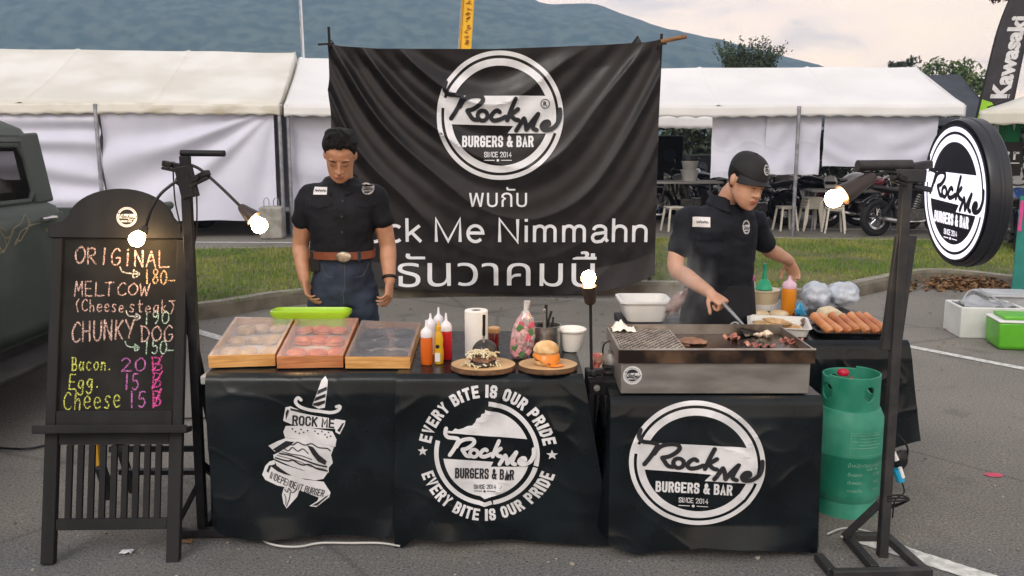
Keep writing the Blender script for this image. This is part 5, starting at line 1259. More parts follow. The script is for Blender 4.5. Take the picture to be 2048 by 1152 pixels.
o = bpy.data.objects.new('collar', me); COL.objects.link(o); o.parent = gcy; q = o.modifiers.new('s', 'SOLIDIFY'); q.thickness = .008
g = G(); g.cyl((0, 0, .5), (0, 0, .57), .018, n=12); g.cyl((0, 0, .555), (-.07, 0, .565), .010, n=10); g.build('valve', mat('brass', (.45, .30, .10), .35, 1.0), gcy)
g = G(); g.lathe([(.0, .605), (.022, .605), (.025, .612), (.025, .622), (.020, .630), (.0, .630)], c=(-.03, .02, 0), n=16); g.cyl((0, 0, .57), (0, 0, .60), .008, n=8); g.build('valve_knob', mat('red_plastic_knob', (.45, .01, .04), .4), gcy)
pr = Pr(); INKG = mat('pale_green_print', (.17, .38, .29), .6, var=.2, vs=40)
ga = -78
pr.text('น้ำหนักถังรวมแก๊ส', 0, .252, .16, .020, bold=.0); pr.text('มอก. กก.', .03, .232, .06, .009)
for k, (a, b) in enumerate((('น้ำหนักถัง', '12.0'), ('น้ำหนัก', '15.0'), ('รวมแก๊ส', '27.0'))):
    z = .210 - k * .036; pr.text(a, -.048, z, .062, .016); pr.block(b, .052, z, .038, .014, lw=.5); pr.text('ก', .094, z, .008, .013)
for k in range(5): pr.stroke([(-.07 + .03 * (k % 2), .385 - k * .014), (.06 - .01 * (k % 3), .385 - k * .014)], .0030, smooth=False)
pr.stroke([(-.075, .395), (.085, .395), (.085, .295), (-.075, .295), (-.075, .395)], .0016, smooth=False)
pr.build('lettering', [INKG], gcy, lambda x, y, o_: Vector((math.cos(R(ga) + x / gr) * (gr * 1.011 + o_ * .5), math.sin(R(ga) + x / gr) * (gr * 1.011 + o_ * .5), y)), grid=.015, dz=.0003, base=.001)

# pale cord lying before the left cover, cord near the cylinder
CORDW = mat('white_cord', (.5, .5, .48), .5)
o = G().tube(cat_rom([PZ(*q, .012) for q in ((512, 1064), (530, 1083), (560, 1092), (600, 1093), (640, 1086), (700, 1086), (760, 1086), (800, 1092))], 5), .0045, 6).build('white_cable', CORDW); tag(o, 'thin white cable lying on asphalt in front of the left cover', 'cable')
o = G().tube(cat_rom([PZ(*q, .012) for q in ((1655, 1068), (1690, 1056), (1740, 1064), (1790, 1085), (1830, 1102))], 5), .004, 6).build('white_cable', CORDW); tag(o, 'thin white cable running past the foot of the gas cylinder', 'cable')
RSP = mat('pink_road_paint', (.55, .07, .12), .8, var=.2, vs=30)
g = G(); c0 = PZ(1987, 951, 0)
ring = [Vector((c0.x + .045 * math.cos(a) * (1 + .2 * noise.noise(Vector((math.cos(a) * 2, math.sin(a) * 2, 1)))), c0.y + .028 * math.sin(a), .004)) for a in (2 * math.pi * k / 24 for k in range(24))]
g.add(ring, [tuple(range(24))]); struct(g.build('road_marking', RSP, smooth=False))
# scraps of litter
def scrap(px, py, s_, label, m):
    c = PZ(px, py, 0); g = G()
    rs = random.Random(px); g.grid(lambda u, v: (c.x + (u - .5) * s_ * 1.4, c.y + (v - .5) * s_, .006 + .012 * abs(noise.noise(Vector((u * 3, v * 3, px))))), 5, 5); tag(g.build('paper_scrap', m, solid=.001), label, 'litter')
scrap(254, 1106, .035, 'pale paper scrap on the asphalt between the chalkboard feet', FLW); scrap(375, 1085, .03, 'small dark leaf scrap by the right foot of the chalkboard', DRY)

# ================================================================ OLD PICKUP
RATG = mat('matte_truck_green', (.042, .058, .050), .55, var=.2, vs=2.2, col2=(.075, .088, .078), bump=.08, bs=12, rvar=.1, spec=.4)
RATD = mat('truck_underside', (.02, .018, .016), .8, var=.3)
GLASS_SHADE = mat('painted_shade_glass', (.01, .01, .01), .06, alpha=.86, spec=.5)  # near-black pane: shade of the cab interior put into the glass colour
TX = -2.92
tk = thing('pickup_truck', 'old matte green pickup with pale flame pinstripes at the left edge', 'truck', (TX, 5.0, 0)); W_ = 1.70
def ys(c): return c - 5.0
# cab shell: horizontal sections (x from the near side inwards, y fore-aft)
def sect(z, xin, y0, y1, rr=.12):
    pts = []
    for (cx, cy, a0) in ((-xin - rr, y1 - rr, 0), (-W_ + xin + rr, y1 - rr, 90), (-W_ + xin + rr, y0 + rr, 180), (-xin - rr, y0 + rr, 270)):
        for k in range(6): a = R(a0 + 90 * k / 5); pts.append(Vector((cx + rr * math.cos(a), cy + rr * math.sin(a), z)))
    return pts
g = G(); g.rings([sect(.42, .02, 4.1 - 5, 5.74 - 5), sect(.7, -.03, 4.1 - 5, 5.82 - 5), sect(1.08, -.02, 4.1 - 5, 5.80 - 5), sect(1.21, .03, 4.12 - 5, 5.76 - 5), sect(1.25, .09, 4.15 - 5, 5.70 - 5)]); g.build('body', RATG, tk, ang=50)
# greenhouse: pillars, roof
g = G()
g.rings([sect(1.62, .12, 4.45 - 5, 5.72 - 5, .15), sect(1.70, .15, 4.5 - 5, 5.69 - 5, .18), sect(1.765, .24, 4.62 - 5, 5.58 - 5, .2), sect(1.79, .42, 4.8 - 5, 5.36 - 5, .2)]); g.build('roof', RATG, tk, ang=60)
for s in (0, 1):
    q = lambda x: -x if s == 0 else -W_ + x
    G().bar((q(.10), 5.62 - 5, 1.23), (q(.16), 5.60 - 5, 1.67), .22, .07, up=(1, 0, 0)).build('pillar', RATG, tk, bevel=.015); G().bar((q(.12), 4.22 - 5, 1.15), (q(.19), 4.52 - 5, 1.66), .07, .07).build('pillar', RATG, tk, bevel=.015)
for s in (0, 1):
    q = lambda x: -x if s == 0 else -W_ + x
    G().bar((q(.155), 4.5 - 5, 1.625), (q(.155), 5.58 - 5, 1.625), .05, .09).build('drip_rail', RATG, tk, bevel=.012)
g = G(); g.box((-W_ / 2, 5.60 - 5, 1.28), (W_ - .3, .05, .2)); g.box((-W_ / 2, 5.55 - 5, 1.62), (W_ - .4, .05, .12)); g.build('rear_panel', RATG, tk, bevel=.015)
# door with window
dr = G(); dr.grid(lambda u, v: (.034 - .02 * abs(v - .5) ** 2 * 2, -.72 + 1.36 * u,   .46 + .72 * v), 10, 10); d_o = dr.build('door', RATG, tk, solid=.012)
wf = G(); zz0, zz1 = 1.255, 1.60
wpts = [Vector((-.095, -.68, zz0)), Vector((-.085, .46, zz0)), Vector((-.088, .51, zz0 + .06)), Vector((-.125, .51, zz1 - .08)), Vector((-.14, .46, zz1)), Vector((-.14, -.38, zz1)), Vector((-.11, -.66, zz0 + .08))]
wf.tube(wpts + [wpts[0]], .018, 8); w_o = wf.build('window_frame', RATG, d_o)
gl = G(); gl.add(wpts, [tuple(range(len(wpts)))]); gl.build('pane', GLASS_SHADE, d_o, smooth=False)
g = G(); hy = P(90, 431, 5.4).y - 5.0; g.tube([(.03, .47, 1.145), (.065, .47, 1.15), (.075, .43, 1.152), (.07, .30, 1.155)], [.018, .016, .017, .013], 8); g.cyl((.02, .47, 1.10), (.045, .47, 1.10), .014, n=10); g.build('handle', CHROME, d_o)
G().box((-W_ / 2, .30, .95), (W_ - .3, .3, .9)).build('seat', mat('brown_seat', (.12, .045, .02), .7), tk, bevel=.06)
g = G(); M = Matrix.Translation((-.5, -.35, 1.15)) @ Matrix.Rotation(R(60), 4, 'X'); g.lathe([(.19, -.012), (.2, 0), (.19, .012), (.18, 0), (.19, -.012)], n=24, M=M, cap=False); g.build('steering_wheel', BLACKM, tk)
g = G(); g.box((.10, -.05, .36), (.26, 1.9, .035)); g.build('running_board', RATD, tk, bevel=.012)
g = G(); g.box((-W_ / 2, .1, .38), (W_ - .1, 3.9, .12)); g.build('chassis', RATD, tk)
# bed, rear fender, hood, front fender
g = G()
for s in (0, -W_ + .16): g.box((-.10 + s + .0, 1.78, .82), (.05, 1.85, .48)); g.cyl((-.08 + s, .86, 1.07), (-.08 + s, 2.7, 1.07), .035, n=10)
g.box((-W_ / 2, .86, .80), (W_ - .25, .04, .5)); g.box((-W_ / 2, 2.7, .80), (W_ - .25, .04, .5)); g.box((-W_ / 2, 1.78, .56), (W_ - .25, 1.85, .04)); g.build('cargo_bed', RATG, tk, bevel=.008)
for (yc, nm) in ((1.75, 'rear_fender'), (-1.75, 'front_fender')):
    for s in (1, -1):
        g = G(); cx = .02 if s == 1 else -W_ - .02
        g.grid(lambda u, v, yc=yc, cx=cx, s=s: (cx + s * (-.12 + .22 * math.sin(math.pi * v)), yc + (.46 + .05 * math.sin(math.pi * v)) * math.cos(R(-10 + 200 * u)), .36 + (.44 + .05 * math.sin(math.pi * v)) * math.sin(R(-10 + 200 * u))), 20, 8); g.build(nm, RATG, tk, solid=.01)
        wheel_ = G(); wr = thing('w', '', ''); bpy.data.objects.remove(wr)
        M = Matrix.Translation((cx - s * .02, yc, .36)) @ Matrix.Rotation(R(90), 4, 'Y'); gw = G(); gw.lathe([(.2, -.09), (.33, -.10), (.36, -.06), (.36, .06), (.33, .10), (.2, .09), (.2, -.09)], n=28, M=M, cap=False); wo = gw.build('wheel', RUB, tk)
        gw = G(); gw.lathe([(.2, -.07), (.1, -.03), (.0, -.03)], n=20, M=M); gw.lathe([(.2, .07), (.1, .03), (.0, .03)], n=20, M=M); gw.build('rim', CHROME, wo)
g = G(); rs = []
for y, w2, h_ in ((-.9, .72, .66), (-1.5, .66, .62), (-2.2, .52, .52), (-2.45, .45, .45)):
    rs.append([Vector((-W_ / 2 + w2 * math.sin(a), y, .5 + h_ * max(0, math.cos(a)) ** .6 if abs(a) < 1.57 else .5)) for a in np.linspace(-1.6, 1.6, 14)])
g.rings(rs).build('hood', RATG, tk)
# flame pinstripes on the door
STRIPE = mat('tan_pinstripe', (.22, .19, .12), .6, var=.2)
pt = plane_px(Vector((TX + .045, 0, 0)), Vector((0, -1, 0)), ZA)
pr = Pr()
for pts in ([(-60, 470), (-30, 455), (-10, 470), (2, 495), (8, 505), (14, 490), (12, 478)], [(2, 455), (12, 475), (24, 472), (30, 458), (46, 446), (56, 428), (60, 452), (50, 470), (42, 482), (36, 478)], [(36, 478), (30, 490), (36, 484), (44, 464), (58, 455)], [(0, 448), (6, 455), (16, 462)], [(-40, 500), (-10, 508), (10, 500), (22, 478), (30, 462)], [(60, 452), (74, 448), (84, 446)]):
    pr.stroke([pt(*q) for q in pts], .008)
for q in ((62, 440), (64, 447), (96, 460)): c_ = pt(*q); pr.ring(c_[0], c_[1], .006, .012, n=10)
pr.build('flame_pinstripe', [STRIPE], d_o, lambda a, b, o_: Vector((.045 + o_ * .5 - .02 * abs((b - .46) / .64 - .5) ** 2 * 2, -a - 5.0, b)), grid=.1, dz=.0005)

# ================================================================ COOL BOXES ON THE RIGHT
FOAM = mat('white_foam', (.62, .63, .61), .6, var=.08, vs=4, bump=.1, bs=60)
CLEAR = mat('cloudy_plastic', (.62, .66, .68), .25, alpha=.45, var=.1)
c0 = PZ(1919, 676, 0)
wb = thing('cool_box', 'open white foam cool box with bags on top near the lawn corner', 'cool box', (c0.x, c0.y, 0), R(-6))
g = G(); L1, D1, H1, t1 = .52, .36, .26, .03
g.box((L1 / 2, 0.015, H1 / 2), (L1, t1, H1)); g.box((L1 / 2, D1, H1 / 2), (L1, t1, H1)); g.box((.0152, D1 / 2 + .008, H1 / 2 - .001), (t1, D1 - t1 - .001, H1 - .002)); g.box((L1 - .0152, D1 / 2 + .008, H1 / 2 - .001), (t1, D1 - t1 - .001, H1 - .002)); g.box((L1 / 2, D1 / 2, .02), (L1 - .062, D1 - .04, .03)); g.build('body', FOAM, wb, bevel=.008)
cbag = thing('plastic_bag', 'clear crumpled plastic bag lying over the open white cool box', 'bag', (c0.x, c0.y, 0), R(-6))
GREYB = mat('grey_film', (.40, .42, .45), .3, alpha=.75, var=.2)
g = G(); g.grid(lambda u, v: (.04 + .44 * u, .05 + .28 * v, .25 + .05 * abs(noise.noise(Vector((u * 4, v * 4, 2)))) + .07 * math.exp(-((u - .3) ** 2 + (v - .5) ** 2) * 14)), 24, 18); g.build('film', GREYB, cbag, solid=.002)
g = G(); g.tube(cat_rom([(.08, .2, .29), (.16, .26, .36), (.28, .2, .34), (.36, .12, .28)], 5), .008, 6); g.build('handle', GREYB, cbag)
c1 = PZ(2040, 702, 0)
gb = thing('cool_box', 'lime green cool box with white rim cut by the right edge', 'cool box', (c1.x, c1.y, 0), R(-10))
LIMEB = mat('lime_box', (.10, .42, .02), .4, var=.1, vs=3, coat=.2)
g = G(); rs = []
for z, e_ in ((0, .02), (.02, 0), (.22, -.008)): rs.append([Vector(p) for p in ((-.19 + e_, .02 + e_, z), (.0, -.13 + e_, z), (.34 - e_, -.13 + e_, z), (.34 - e_, .26 - e_, z), (-.19 + e_, .26 - e_, z))])
rs = [[Vector((-.16 + e_, 0 + e_, z)), Vector((.30 - e_, 0 + e_, z)), Vector((.30 - e_, .30 - e_, z)), Vector((-.16 + e_, .30 - e_, z))] for z, e_ in ((0, .02), (.02, 0), (.22, -.008))]
g.rings(rs).build('body', LIMEB, gb, bevel=.015)
g = G(); g.box((.07, .15, .228), (.485, .325, .014)); g.build('rim', WHITEP, gb, bevel=.005)
g = G(); g.box((.09, .17, .25), (.42, .25, .03)); g.build('lid', LIMEB, gb, bevel=.01)
c2 = PZ(2012, 642, 0)
ct = thing('storage_tub', 'clear plastic storage tub with lid behind the two cool boxes', 'tub', (c2.x + .05, c2.y + .12, 0), R(-6))
g = G(); rs = [[Vector((sx * (.2 + k), sy * (.14 + k), z)) for sx, sy in ((-1, -1), (1, -1), (1, 1), (-1, 1))] for z, k in ((0, 0), (.22, .025), (.22, .02), (.01, -.005))]; g.rings(rs).build('body', CLEAR, ct, bevel=.02)
g = G(); g.box((0, 0, .235), (.48, .36, .02)); g.box((.0, 0, .25), (.40, .28, .012)); g.build('lid', mat('grey_lid', (.42, .44, .46), .4, var=.08), ct, bevel=.006)
o = G().tube(cat_rom([PZ(*q, .012) for q in ((1870, 560), (1930, 570), (1960, 590), (1978, 604), (1982, 625))], 5), .007, 6).build('black_cable', BLACKM); tag(o, 'black cable from the leaf heap to the cool boxes', 'cable')
o = G().tube(cat_rom([PZ(*q, .012) for q in ((-20, 895), (60, 897), (130, 880), (250, 862), (330, 840), (420, 835))], 5), .006, 6).build('black_cable', BLACKM); tag(o, 'black cable running over asphalt behind the chalkboard legs', 'cable')

# ================================================================ FOOD AND KIT ON THE LEFT TABLE
def tp(px, py, z=TZ + .006): return PZ(px, py, z)
FILM = mat('clear_film', (.9, .88, .86), .10, alpha=.34, spec=.9, var=.02)
LINEP = mat('lining_paper', (.60, .52, .45), .8, var=.15, vs=9)
def wood_box(label, fl, fr_, bl, br, h, m, film):
    """open crate with a clear cover; corner pixels of the rim"""
    z = TZ + .006; a, b, c, d = (PZ(*q, z + h) for q in (fl, fr_, br, bl))
    cen = (a + b + c + d) / 4; cen.z = z; t_ = thing('wooden_crate', label, 'crate', cen)
    A, B, C_, D = ((q - cen) for q in (a, b, c, d)); t = .012
    g = G(); bx = (B - A).normalized(); dy = (D - A).normalized()
    def wall(p, q, inn):
        n = inn * t; vs = [(v.x, v.y, zz) for v in (p, q, q + n, p + n) for zz in (0, h)]
        g.add(vs, [(0, 2, 3, 1), (2, 4, 5, 3), (4, 6, 7, 5), (6, 0, 1, 7), (1, 3, 5, 7), (0, 6, 4, 2)])
    A0, B0, C0, D0 = (Vector((q.x, q.y, 0)) for q in (A, B, C_, D))
    wall(A0, B0, dy); wall(D0, C0, -dy); wall(A0 + dy * (t + .0005), D0 - dy * (t + .0005), bx); wall(B0 + dy * (t + .0005), C0 - dy * (t + .0005), -bx)
    g.build('side', m, t_, bevel=.0015)
    G().add([(q.x, q.y, .004) for q in (A0 + (bx + dy) * .004, B0 + (-bx + dy) * .004, C0 - (bx + dy) * .004, D0 + (bx - dy) * .004)], [(0, 1, 2, 3)]).build('paper_lining', LINEP, t_, solid=.005)
    def ff(u, v):
        p = (A0 * (1 - u) + B0 * u) * (1 - v) + (D0 * (1 - u) + C0 * u) * v
        return (p.x, p.y, h + .0015 - .004 * math.sin(math.pi * u) * math.sin(math.pi * v) + .003 * noise.noise(Vector((u * 5, v * 5, cen.x))))
    G().grid(ff, 24, 24).build('cover', film, t_, ang=180)
    return cen, bx, dy, (B0 - A0).length, (D0 - A0).length
PINEA = mat('honey_pine', (.50, .24, .065), .55, var=.1, vs=4, stretch=(2, 2, 40), col2=(.68, .38, .13), bump=.05, coat=.1)
PINEB = mat('reddish_pine', (.38, .13, .045), .55, var=.1, vs=4, stretch=(2, 2, 40), col2=(.54, .22, .08), bump=.05, coat=.1)
FILM_SKY = mat('painted_sky_sheet', (.30, .31, .34), .10, alpha=.55, spec=.9, var=.15, vs=9)  # grey of the reflected sky put into the sheet colour
FILMR = mat('misted_film', (.85, .66, .62), .14, alpha=.32, spec=.9, var=.1)
def crust(name, c, c2): return mat(name, c, .5, var=.2, vs=22, col2=c2, bump=.12, bs=80)
TAN = crust('tan_crust', (.50, .29, .11), (.74, .52, .28)); REDB = crust('red_crust', (.55, .11, .05), (.74, .28, .12)); KBUN = crust('charcoal_crust', (.018, .015, .014), (.05, .045, .04))
def bun(label, loc, r, m, group, sc_=1):
    t_ = thing('burger_bun', label, 'bun', loc, rng.uniform(0, 6), group)
    g = G(); g.lathe([(r * .90, .022), (r, .032), (r * .97, .048), (r * .82, .064), (r * .55, .074), (r * .2, .078), (.001, .078)], n=24); g.build('crown', m, t_)
    g = G(); g.lathe([(.001, 0), (r * .85, .0), (r * .95, .008), (r * .92, .0215), (.001, .0215)], n=24); g.build('heel', m, t_)
    return t_
specs = [('honey coloured wooden crate with tan burger buns, leftmost of the three', (416, 712), (550, 708), (471, 634), (588, 636), .050, PINEA, FILM, TAN, 'tan burger bun under film in the leftmost crate', 'tan buns in the leftmost crate'),
         ('reddish wooden crate with red burger buns, middle of the three', (553, 713), (686, 711), (594, 635), (717, 636), .050, PINEB, FILMR, REDB, 'red burger bun under film in the middle crate', 'red buns in the middle crate'),
         ('wooden crate under a shiny sheet with painted grey sky reflection holding charcoal buns, nearest the sauce bottles', (690, 714), (820, 714), (723, 641), (842, 645), .048, PINEA, FILM_SKY, KBUN, 'charcoal burger bun under the shiny sheet of the right crate', 'charcoal buns in the right crate')]
for lab, fl, fr_, bl, br, h, m, fm, bm_, bl_, grp in specs:
    cen, bx, dy, L1, D1 = wood_box(lab, fl, fr_, bl, br, h, m, fm)
    proto = None
    ids = ['front left', 'front middle', 'front right', 'centre left', 'centre', 'centre right', 'back left', 'back middle', 'back right']
    for j in range(3):
        for i in range(3):
            p = cen + bx * ((i - 1) * L1 * .295 + rng.uniform(-.014, .014)) + dy * ((j - 1) * D1 * .295 + rng.uniform(-.018, .018)); p.z = TZ + .012 + rng.uniform(0, .003)
            lb_ = bl_.replace(' under', ', ' + ids[j * 3 + i] + ' one, under')
            sz_ = min(L1, D1) * .172
            if proto is None: proto = bun(lb_, p, sz_, bm_, grp); proto.scale = (1, 1, .46)
            else:
                d_ = dup(proto, p, rng.uniform(0, 6), lb_); d_.rotation_euler = (rng.uniform(-.22, .22), rng.uniform(-.22, .22), d_.rotation_euler.z); d_.scale = (rng.uniform(.92, 1.05),) * 2 + (rng.uniform(.40, .48),)
# lime tray behind the crates
LT = mat('lime_tray', (.36, .62, .02), .4, var=.06, vs=4, coat=.2)
a, b = P(541, 620, 4.2), P(701, 620, 4.2)
lt = thing('plastic_tub', 'lime green plastic tub with rim standing behind the wooden crates', 'tub', ((a.x + b.x) / 2, 4.215, 0))
wl = (b.x - a.x) / 2
def rrect(hx, hy, z, r, n=5):
    pts = []
    for cx, cy, a0 in ((hx - r, hy - r, 0), (-hx + r, hy - r, 90), (-hx + r, -hy + r, 180), (hx - r, -hy + r, 270)):
        for k in range(n + 1): q = R(a0 + 90 * k / n); pts.append(Vector((cx + r * math.cos(q), cy + r * math.sin(q), z)))
    return pts
g = G(); g.rings([rrect(wl - .03, .040, .42, .03), rrect(wl - .015, .052, .77, .035), rrect(wl, .062, .79, .04), rrect(wl, .062, .805, .04), rrect(wl - .010, .054, .81, .035), rrect(wl - .015, .050, .80, .035), rrect(wl - .03, .04, .79, .03)]); g.build('body', LT, lt)
g = G()
for sx in (-1, 1):
    for sy in (-1, 1): g.cyl((sx * (wl - .08), sy * .025, 0), (sx * (wl - .08), sy * .025, .425), .012, n=8)
g.build('stand', BLACK, lt)

# squeeze bottles
CAPW = mat('white_cap', (.70, .69, .73), .35, var=.05)
def squeeze(label, loc, r, h, body, cap=CAPW, loc2=None, name='squeeze_bottle', nz=.05):
    t_ = thing(name, label, 'bottle', loc)
    G().lathe([(r * .9, 0), (r, .006), (r, h * .86), (r * .96, h * .95), (r * .9, h)], n=24).build('body', body, t_)
    G().lathe([(r * .98, h - .004), (r, h), (r, h + .014), (r * .8, h + .026), (r * .35, h + .036), (r * .26, h + .04), (r * .16, h + .04 + nz), (.001, h + .04 + nz)], n=20).build('cap', cap, t_)
    return t_
ORG = mat('orange_sauce', (.62, .12, .01), .35, var=.06, vs=6); RED = mat('red_sauce', (.48, .012, .015), .35, var=.06, vs=6); YEL = mat('mustard_yellow', (.62, .34, .01), .35, var=.06, vs=6); PALE = mat('milky_bottle', (.62, .55, .58), .4, var=.06)
squeeze('orange red squeeze bottle with white nozzle cap nearest the crates', tp(854, 728), .0245, .118, ORG, nz=.026)
squeeze('bright red squeeze bottle with white nozzle cap beside the mustard', tp(893, 718), .0245, .126, RED, nz=.030)
squeeze('white capped squeeze bottle behind the orange one', tp(862, 708), .023, .118, PALE, nz=.02)
squeeze('tall white capped squeeze bottle behind the mustard', tp(878, 702), .023, .126, PALE, nz=.028)
p = tp(878, 727); ms = thing('mustard_bottle', 'yellow mustard bottle with round black badge and white label', 'bottle', p)
g = G(); rs = []
for z, rx, ry in ((0, .017, .014), (.006, .019, .016), (.05, .020, .016), (.08, .017, .014), (.10, .019, .015), (.125, .015, .013), (.135, .009, .009), (.142, .009, .009)): rs.append([Vector((rx * math.cos(q), ry * math.sin(q), z)) for q in (2 * math.pi * k / 20 for k in range(20))])
g.rings(rs).build('body', YEL, ms)
g = G(); g.lathe([(.011, .142), (.011, .155), (.005, .162), (.002, .178)], n=14); g.build('cap', YEL, ms)
g = G(); M = Matrix.Translation((-.004, -.0155, .075)) @ Matrix.Rotation(R(90), 4, 'X'); g.lathe([(.008, 0), (.008, .0015), (.001, .0015)], n=16, M=M); g.box((-.004, -.0163, .03), (.020, .003, .036), mi=1); g.build('badge', [BLACKM, CAPW], ms, smooth=False)
# paper roll
p = tp(953, 712); pt_ = thing('paper_roll', 'white kitchen paper roll standing behind the charcoal bun', 'paper roll', p)
PAPER = mat('paper_white', (.74, .73, .70), .9, var=.04, vs=12, bump=.25, bs=90)
G().lathe([(.020, .001), (.048, .0), (.049, .004), (.049, .196), (.046, .200), (.022, .200), (.020, .19), (.020, .001)], n=32, cap=False).build('roll', PAPER, pt_)
G().lathe([(.0195, .002), (.0195, .198), (.0165, .198), (.0165, .002), (.0195, .002)], n=20, cap=False).build('core', mat('card_brown', (.12, .09, .07), .9), pt_)
# jar
p = tp(988, 694); jr = thing('sauce_jar', 'small jar of dark red relish with orange lid beside the paper roll', 'jar', p)
G().lathe([(.019, 0), (.022, .004), (.023, .055), (.019, .066), (.001, .066)], n=20).build('body', mat('relish_red', (.22, .015, .012), .2, var=.3, vs=20, coat=.5), jr)
G().lathe([(.026, .066), (.027, .068), (.027, .086), (.024, .09), (.001, .09)], n=20).build('lid', mat('peach_lid', (.60, .34, .15), .45, var=.06), jr)
# bag of sachets
p = tp(1040, 716); bg_ = thing('sachet_bag', 'tall twisted clear bag full of pink and grey wrapped sachets', 'bag', p)
BAGM = mat('bag_contents_film', (.30, .20, .20), .15, var=.2, vs=55, col2=(.62, .36, .38), bump=.5, bs=40, spec=.9, coat=.4, ramp=(.42, .58))
g = G(); rs = []
for k, (z, rx) in enumerate(((0, .030), (.02, .045), (.06, .052), (.10, .050), (.14, .044), (.17, .034), (.195, .018), (.205, .010), (.222, .012), (.245, .014))):
    rs.append([Vector(((rx * (1 + .16 * noise.noise(Vector((math.cos(q) * 3, math.sin(q) * 3, z * 30))))) * math.cos(q) + z * .12, rx * .75 * math.sin(q) * (1 + .16 * noise.noise(Vector((math.cos(q) * 3, math.sin(q) * 3, z * 30 + 4)))), z)) for q in (2 * math.pi * i / 22 for i in range(22))])
g.rings(rs[:7]).build('bag_body', BAGM, bg_)
G().rings(rs[6:]).build('twisted_neck', mat('clear_film_white', (.62, .62, .64), .2, alpha=.7, var=.15, vs=40), bg_)
SACH = [mat('pink_sachet', (.58, .10, .16), .4), mat('green_sachet', (.08, .20, .07), .4), mat('grey_sachet', (.38, .36, .36), .4), mat('rose_sachet', (.62, .28, .32), .4)]
for k in range(16):
    z = rng.uniform(.015, .165); q = -math.pi / 2 + rng.uniform(-1.2, 1.2); rr = np.interp(z, [0, .06, .14, .17], [.038, .053, .046, .036])
    G().box((rr * math.cos(q) + z * .12, rr * .76 * math.sin(q) - .001, z), (.022, .006, .03), rot=(0, rng.uniform(-.9, .9), q + 1.57)).build('sachet', SACH[k % 4], bg_, bevel=.002)
# steel pot with tongs and spatulas
p = tp(1090, 704); po = thing('steel_pot', 'brushed steel pot full of kitchen tools', 'pot', p)
G().lathe([(.001, .0), (.062, 0), (.066, .006), (.067, .115), (.070, .118), (.070, .121), (.064, .121), (.063, .012), (.001, .010)], n=36).build('body', STEEL, po)
def rod_tool(label, a, b, r, m, headf=None, cat='kitchen tool', name='utensil'):
    a, b = Vector(a), Vector(b); t_ = thing(name, label, cat, a)
    G().tube([(0, 0, 0), (b - a) * .5, b - a], [r * .8, r * .8, r], 8).build('handle', m, t_)
    g = G(); d = (b - a).normalized(); g.bar((0, 0, 0), d * .05, r * 4, r * .8); g.build('head', m, t_, bevel=.001); return t_
rod_tool('tallest black utensil handle standing in the steel pot', p + Vector((.005, .0, .02)), p + Vector((.004, .02, .205)), .007, BLACKM)
rod_tool('black utensil leaning right in the steel pot', p + Vector((-.02, .0, .02)), p + Vector((.028, .03, .175)), .006, BLACKM)
rod_tool('short dark utensil at the rim of the steel pot', p + Vector((.02, .0, .02)), p + Vector((.036, .02, .15)), .005, BLACKM)
rod_tool('pair of thin steel tongs leaning left over the pot rim', p + Vector((.0, .0, .02)), p + Vector((-.062, -.02, .150)), .004, STEEL)
# white bowl
p = tp(1143, 700); bw = thing('white_bowl', 'white plastic bowl with thick rim right of the steel pot', 'bowl', p)
G().lathe([(.001, 0), (.040, 0), (.046, .02), (.056, .085), (.064, .088), (.065, .095), (.058, .099), (.050, .09), (.040, .02), (.001, .012)], n=32).build('bowl', WHITEP, bw)
# log slices and burgers
LOGT = mat('log_face', (.46, .28, .13), .6, var=.1, vs=6, col2=(.60, .40, .21), bump=.05); LOGB = mat('log_bark', (.12, .06, .028), .85, var=.3, vs=30, bump=.6, bs=60)
CREAM = mat('cream_shreds', (.60, .50, .30), .55, var=.2, vs=30, col2=(.70, .64, .46)); CHEESE = mat('melted_cheddar', (.68, .20, .008), .35, var=.08, vs=20, coat=.3); MEAT = mat('grilled_meat', (.10, .045, .025), .6, var=.4, vs=35, col2=(.24, .12, .07), bump=.5, bs=60)
def slab(label, p, r, seed):
    t_ = thing('log_slice', label, 'serving board', p); rs = []
    for z, k in ((0, .97), (.004, 1), (.019, 1.0), (.022, .985)):
        rs.append([Vector((r * k * (1 + .035 * noise.noise(Vector((math.cos(q) * 1.5, math.sin(q) * 1.5, seed)))) * math.cos(q), r * .86 * k * (1 + .035 * noise.noise(Vector((math.cos(q) * 1.5, math.sin(q) * 1.5, seed + 3)))) * math.sin(q), z)) for q in (2 * math.pi * i / 48 for i in range(48))])
    G().rings(rs, cap=False).build('bark', LOGB, t_)
    G().add([v + Vector((0, 0, .0004)) for v in rs[3]], [tuple(range(48))]).build('face', LOGT, t_, smooth=False)
    return t_
s1 = tp(967, 738); slab('larger log slice board carrying the charcoal bun burger', s1, .130, 1.0)
s2 = tp(1095, 738); slab('log slice board carrying the cheddar burger', s2, .118, 4.0)
t1 = s1 + Vector((0, 0, .0235)); bk = thing('burger', 'open burger with upright charcoal bun and pale shredded topping', 'burger', t1)
M = Matrix.Translation((.006, .035, .042)) @ Euler((R(62), 0, R(8))).to_matrix().to_4x4(); g = G(); g.lathe([(.001, -.022), (.046, -.022), (.052, -.012), (.05, .002), (.040, .018), (.02, .028), (.001, .030)], n=28, M=M); g.build('charcoal_bun', KBUN, bk)
g = G(); g.lathe([(.001, .0), (.048, .0), (.053, .008), (.05, .018), (.001, .020)], c=(.0, -.025, 0), n=28); g.build('bun_heel', KBUN, bk)
g = G(); g.blob((.0, -.025, .025), (.052, .045, .012), 16, amp=.4, seed=2, fq=4); g.build('patty', MEAT, bk)
g = G()
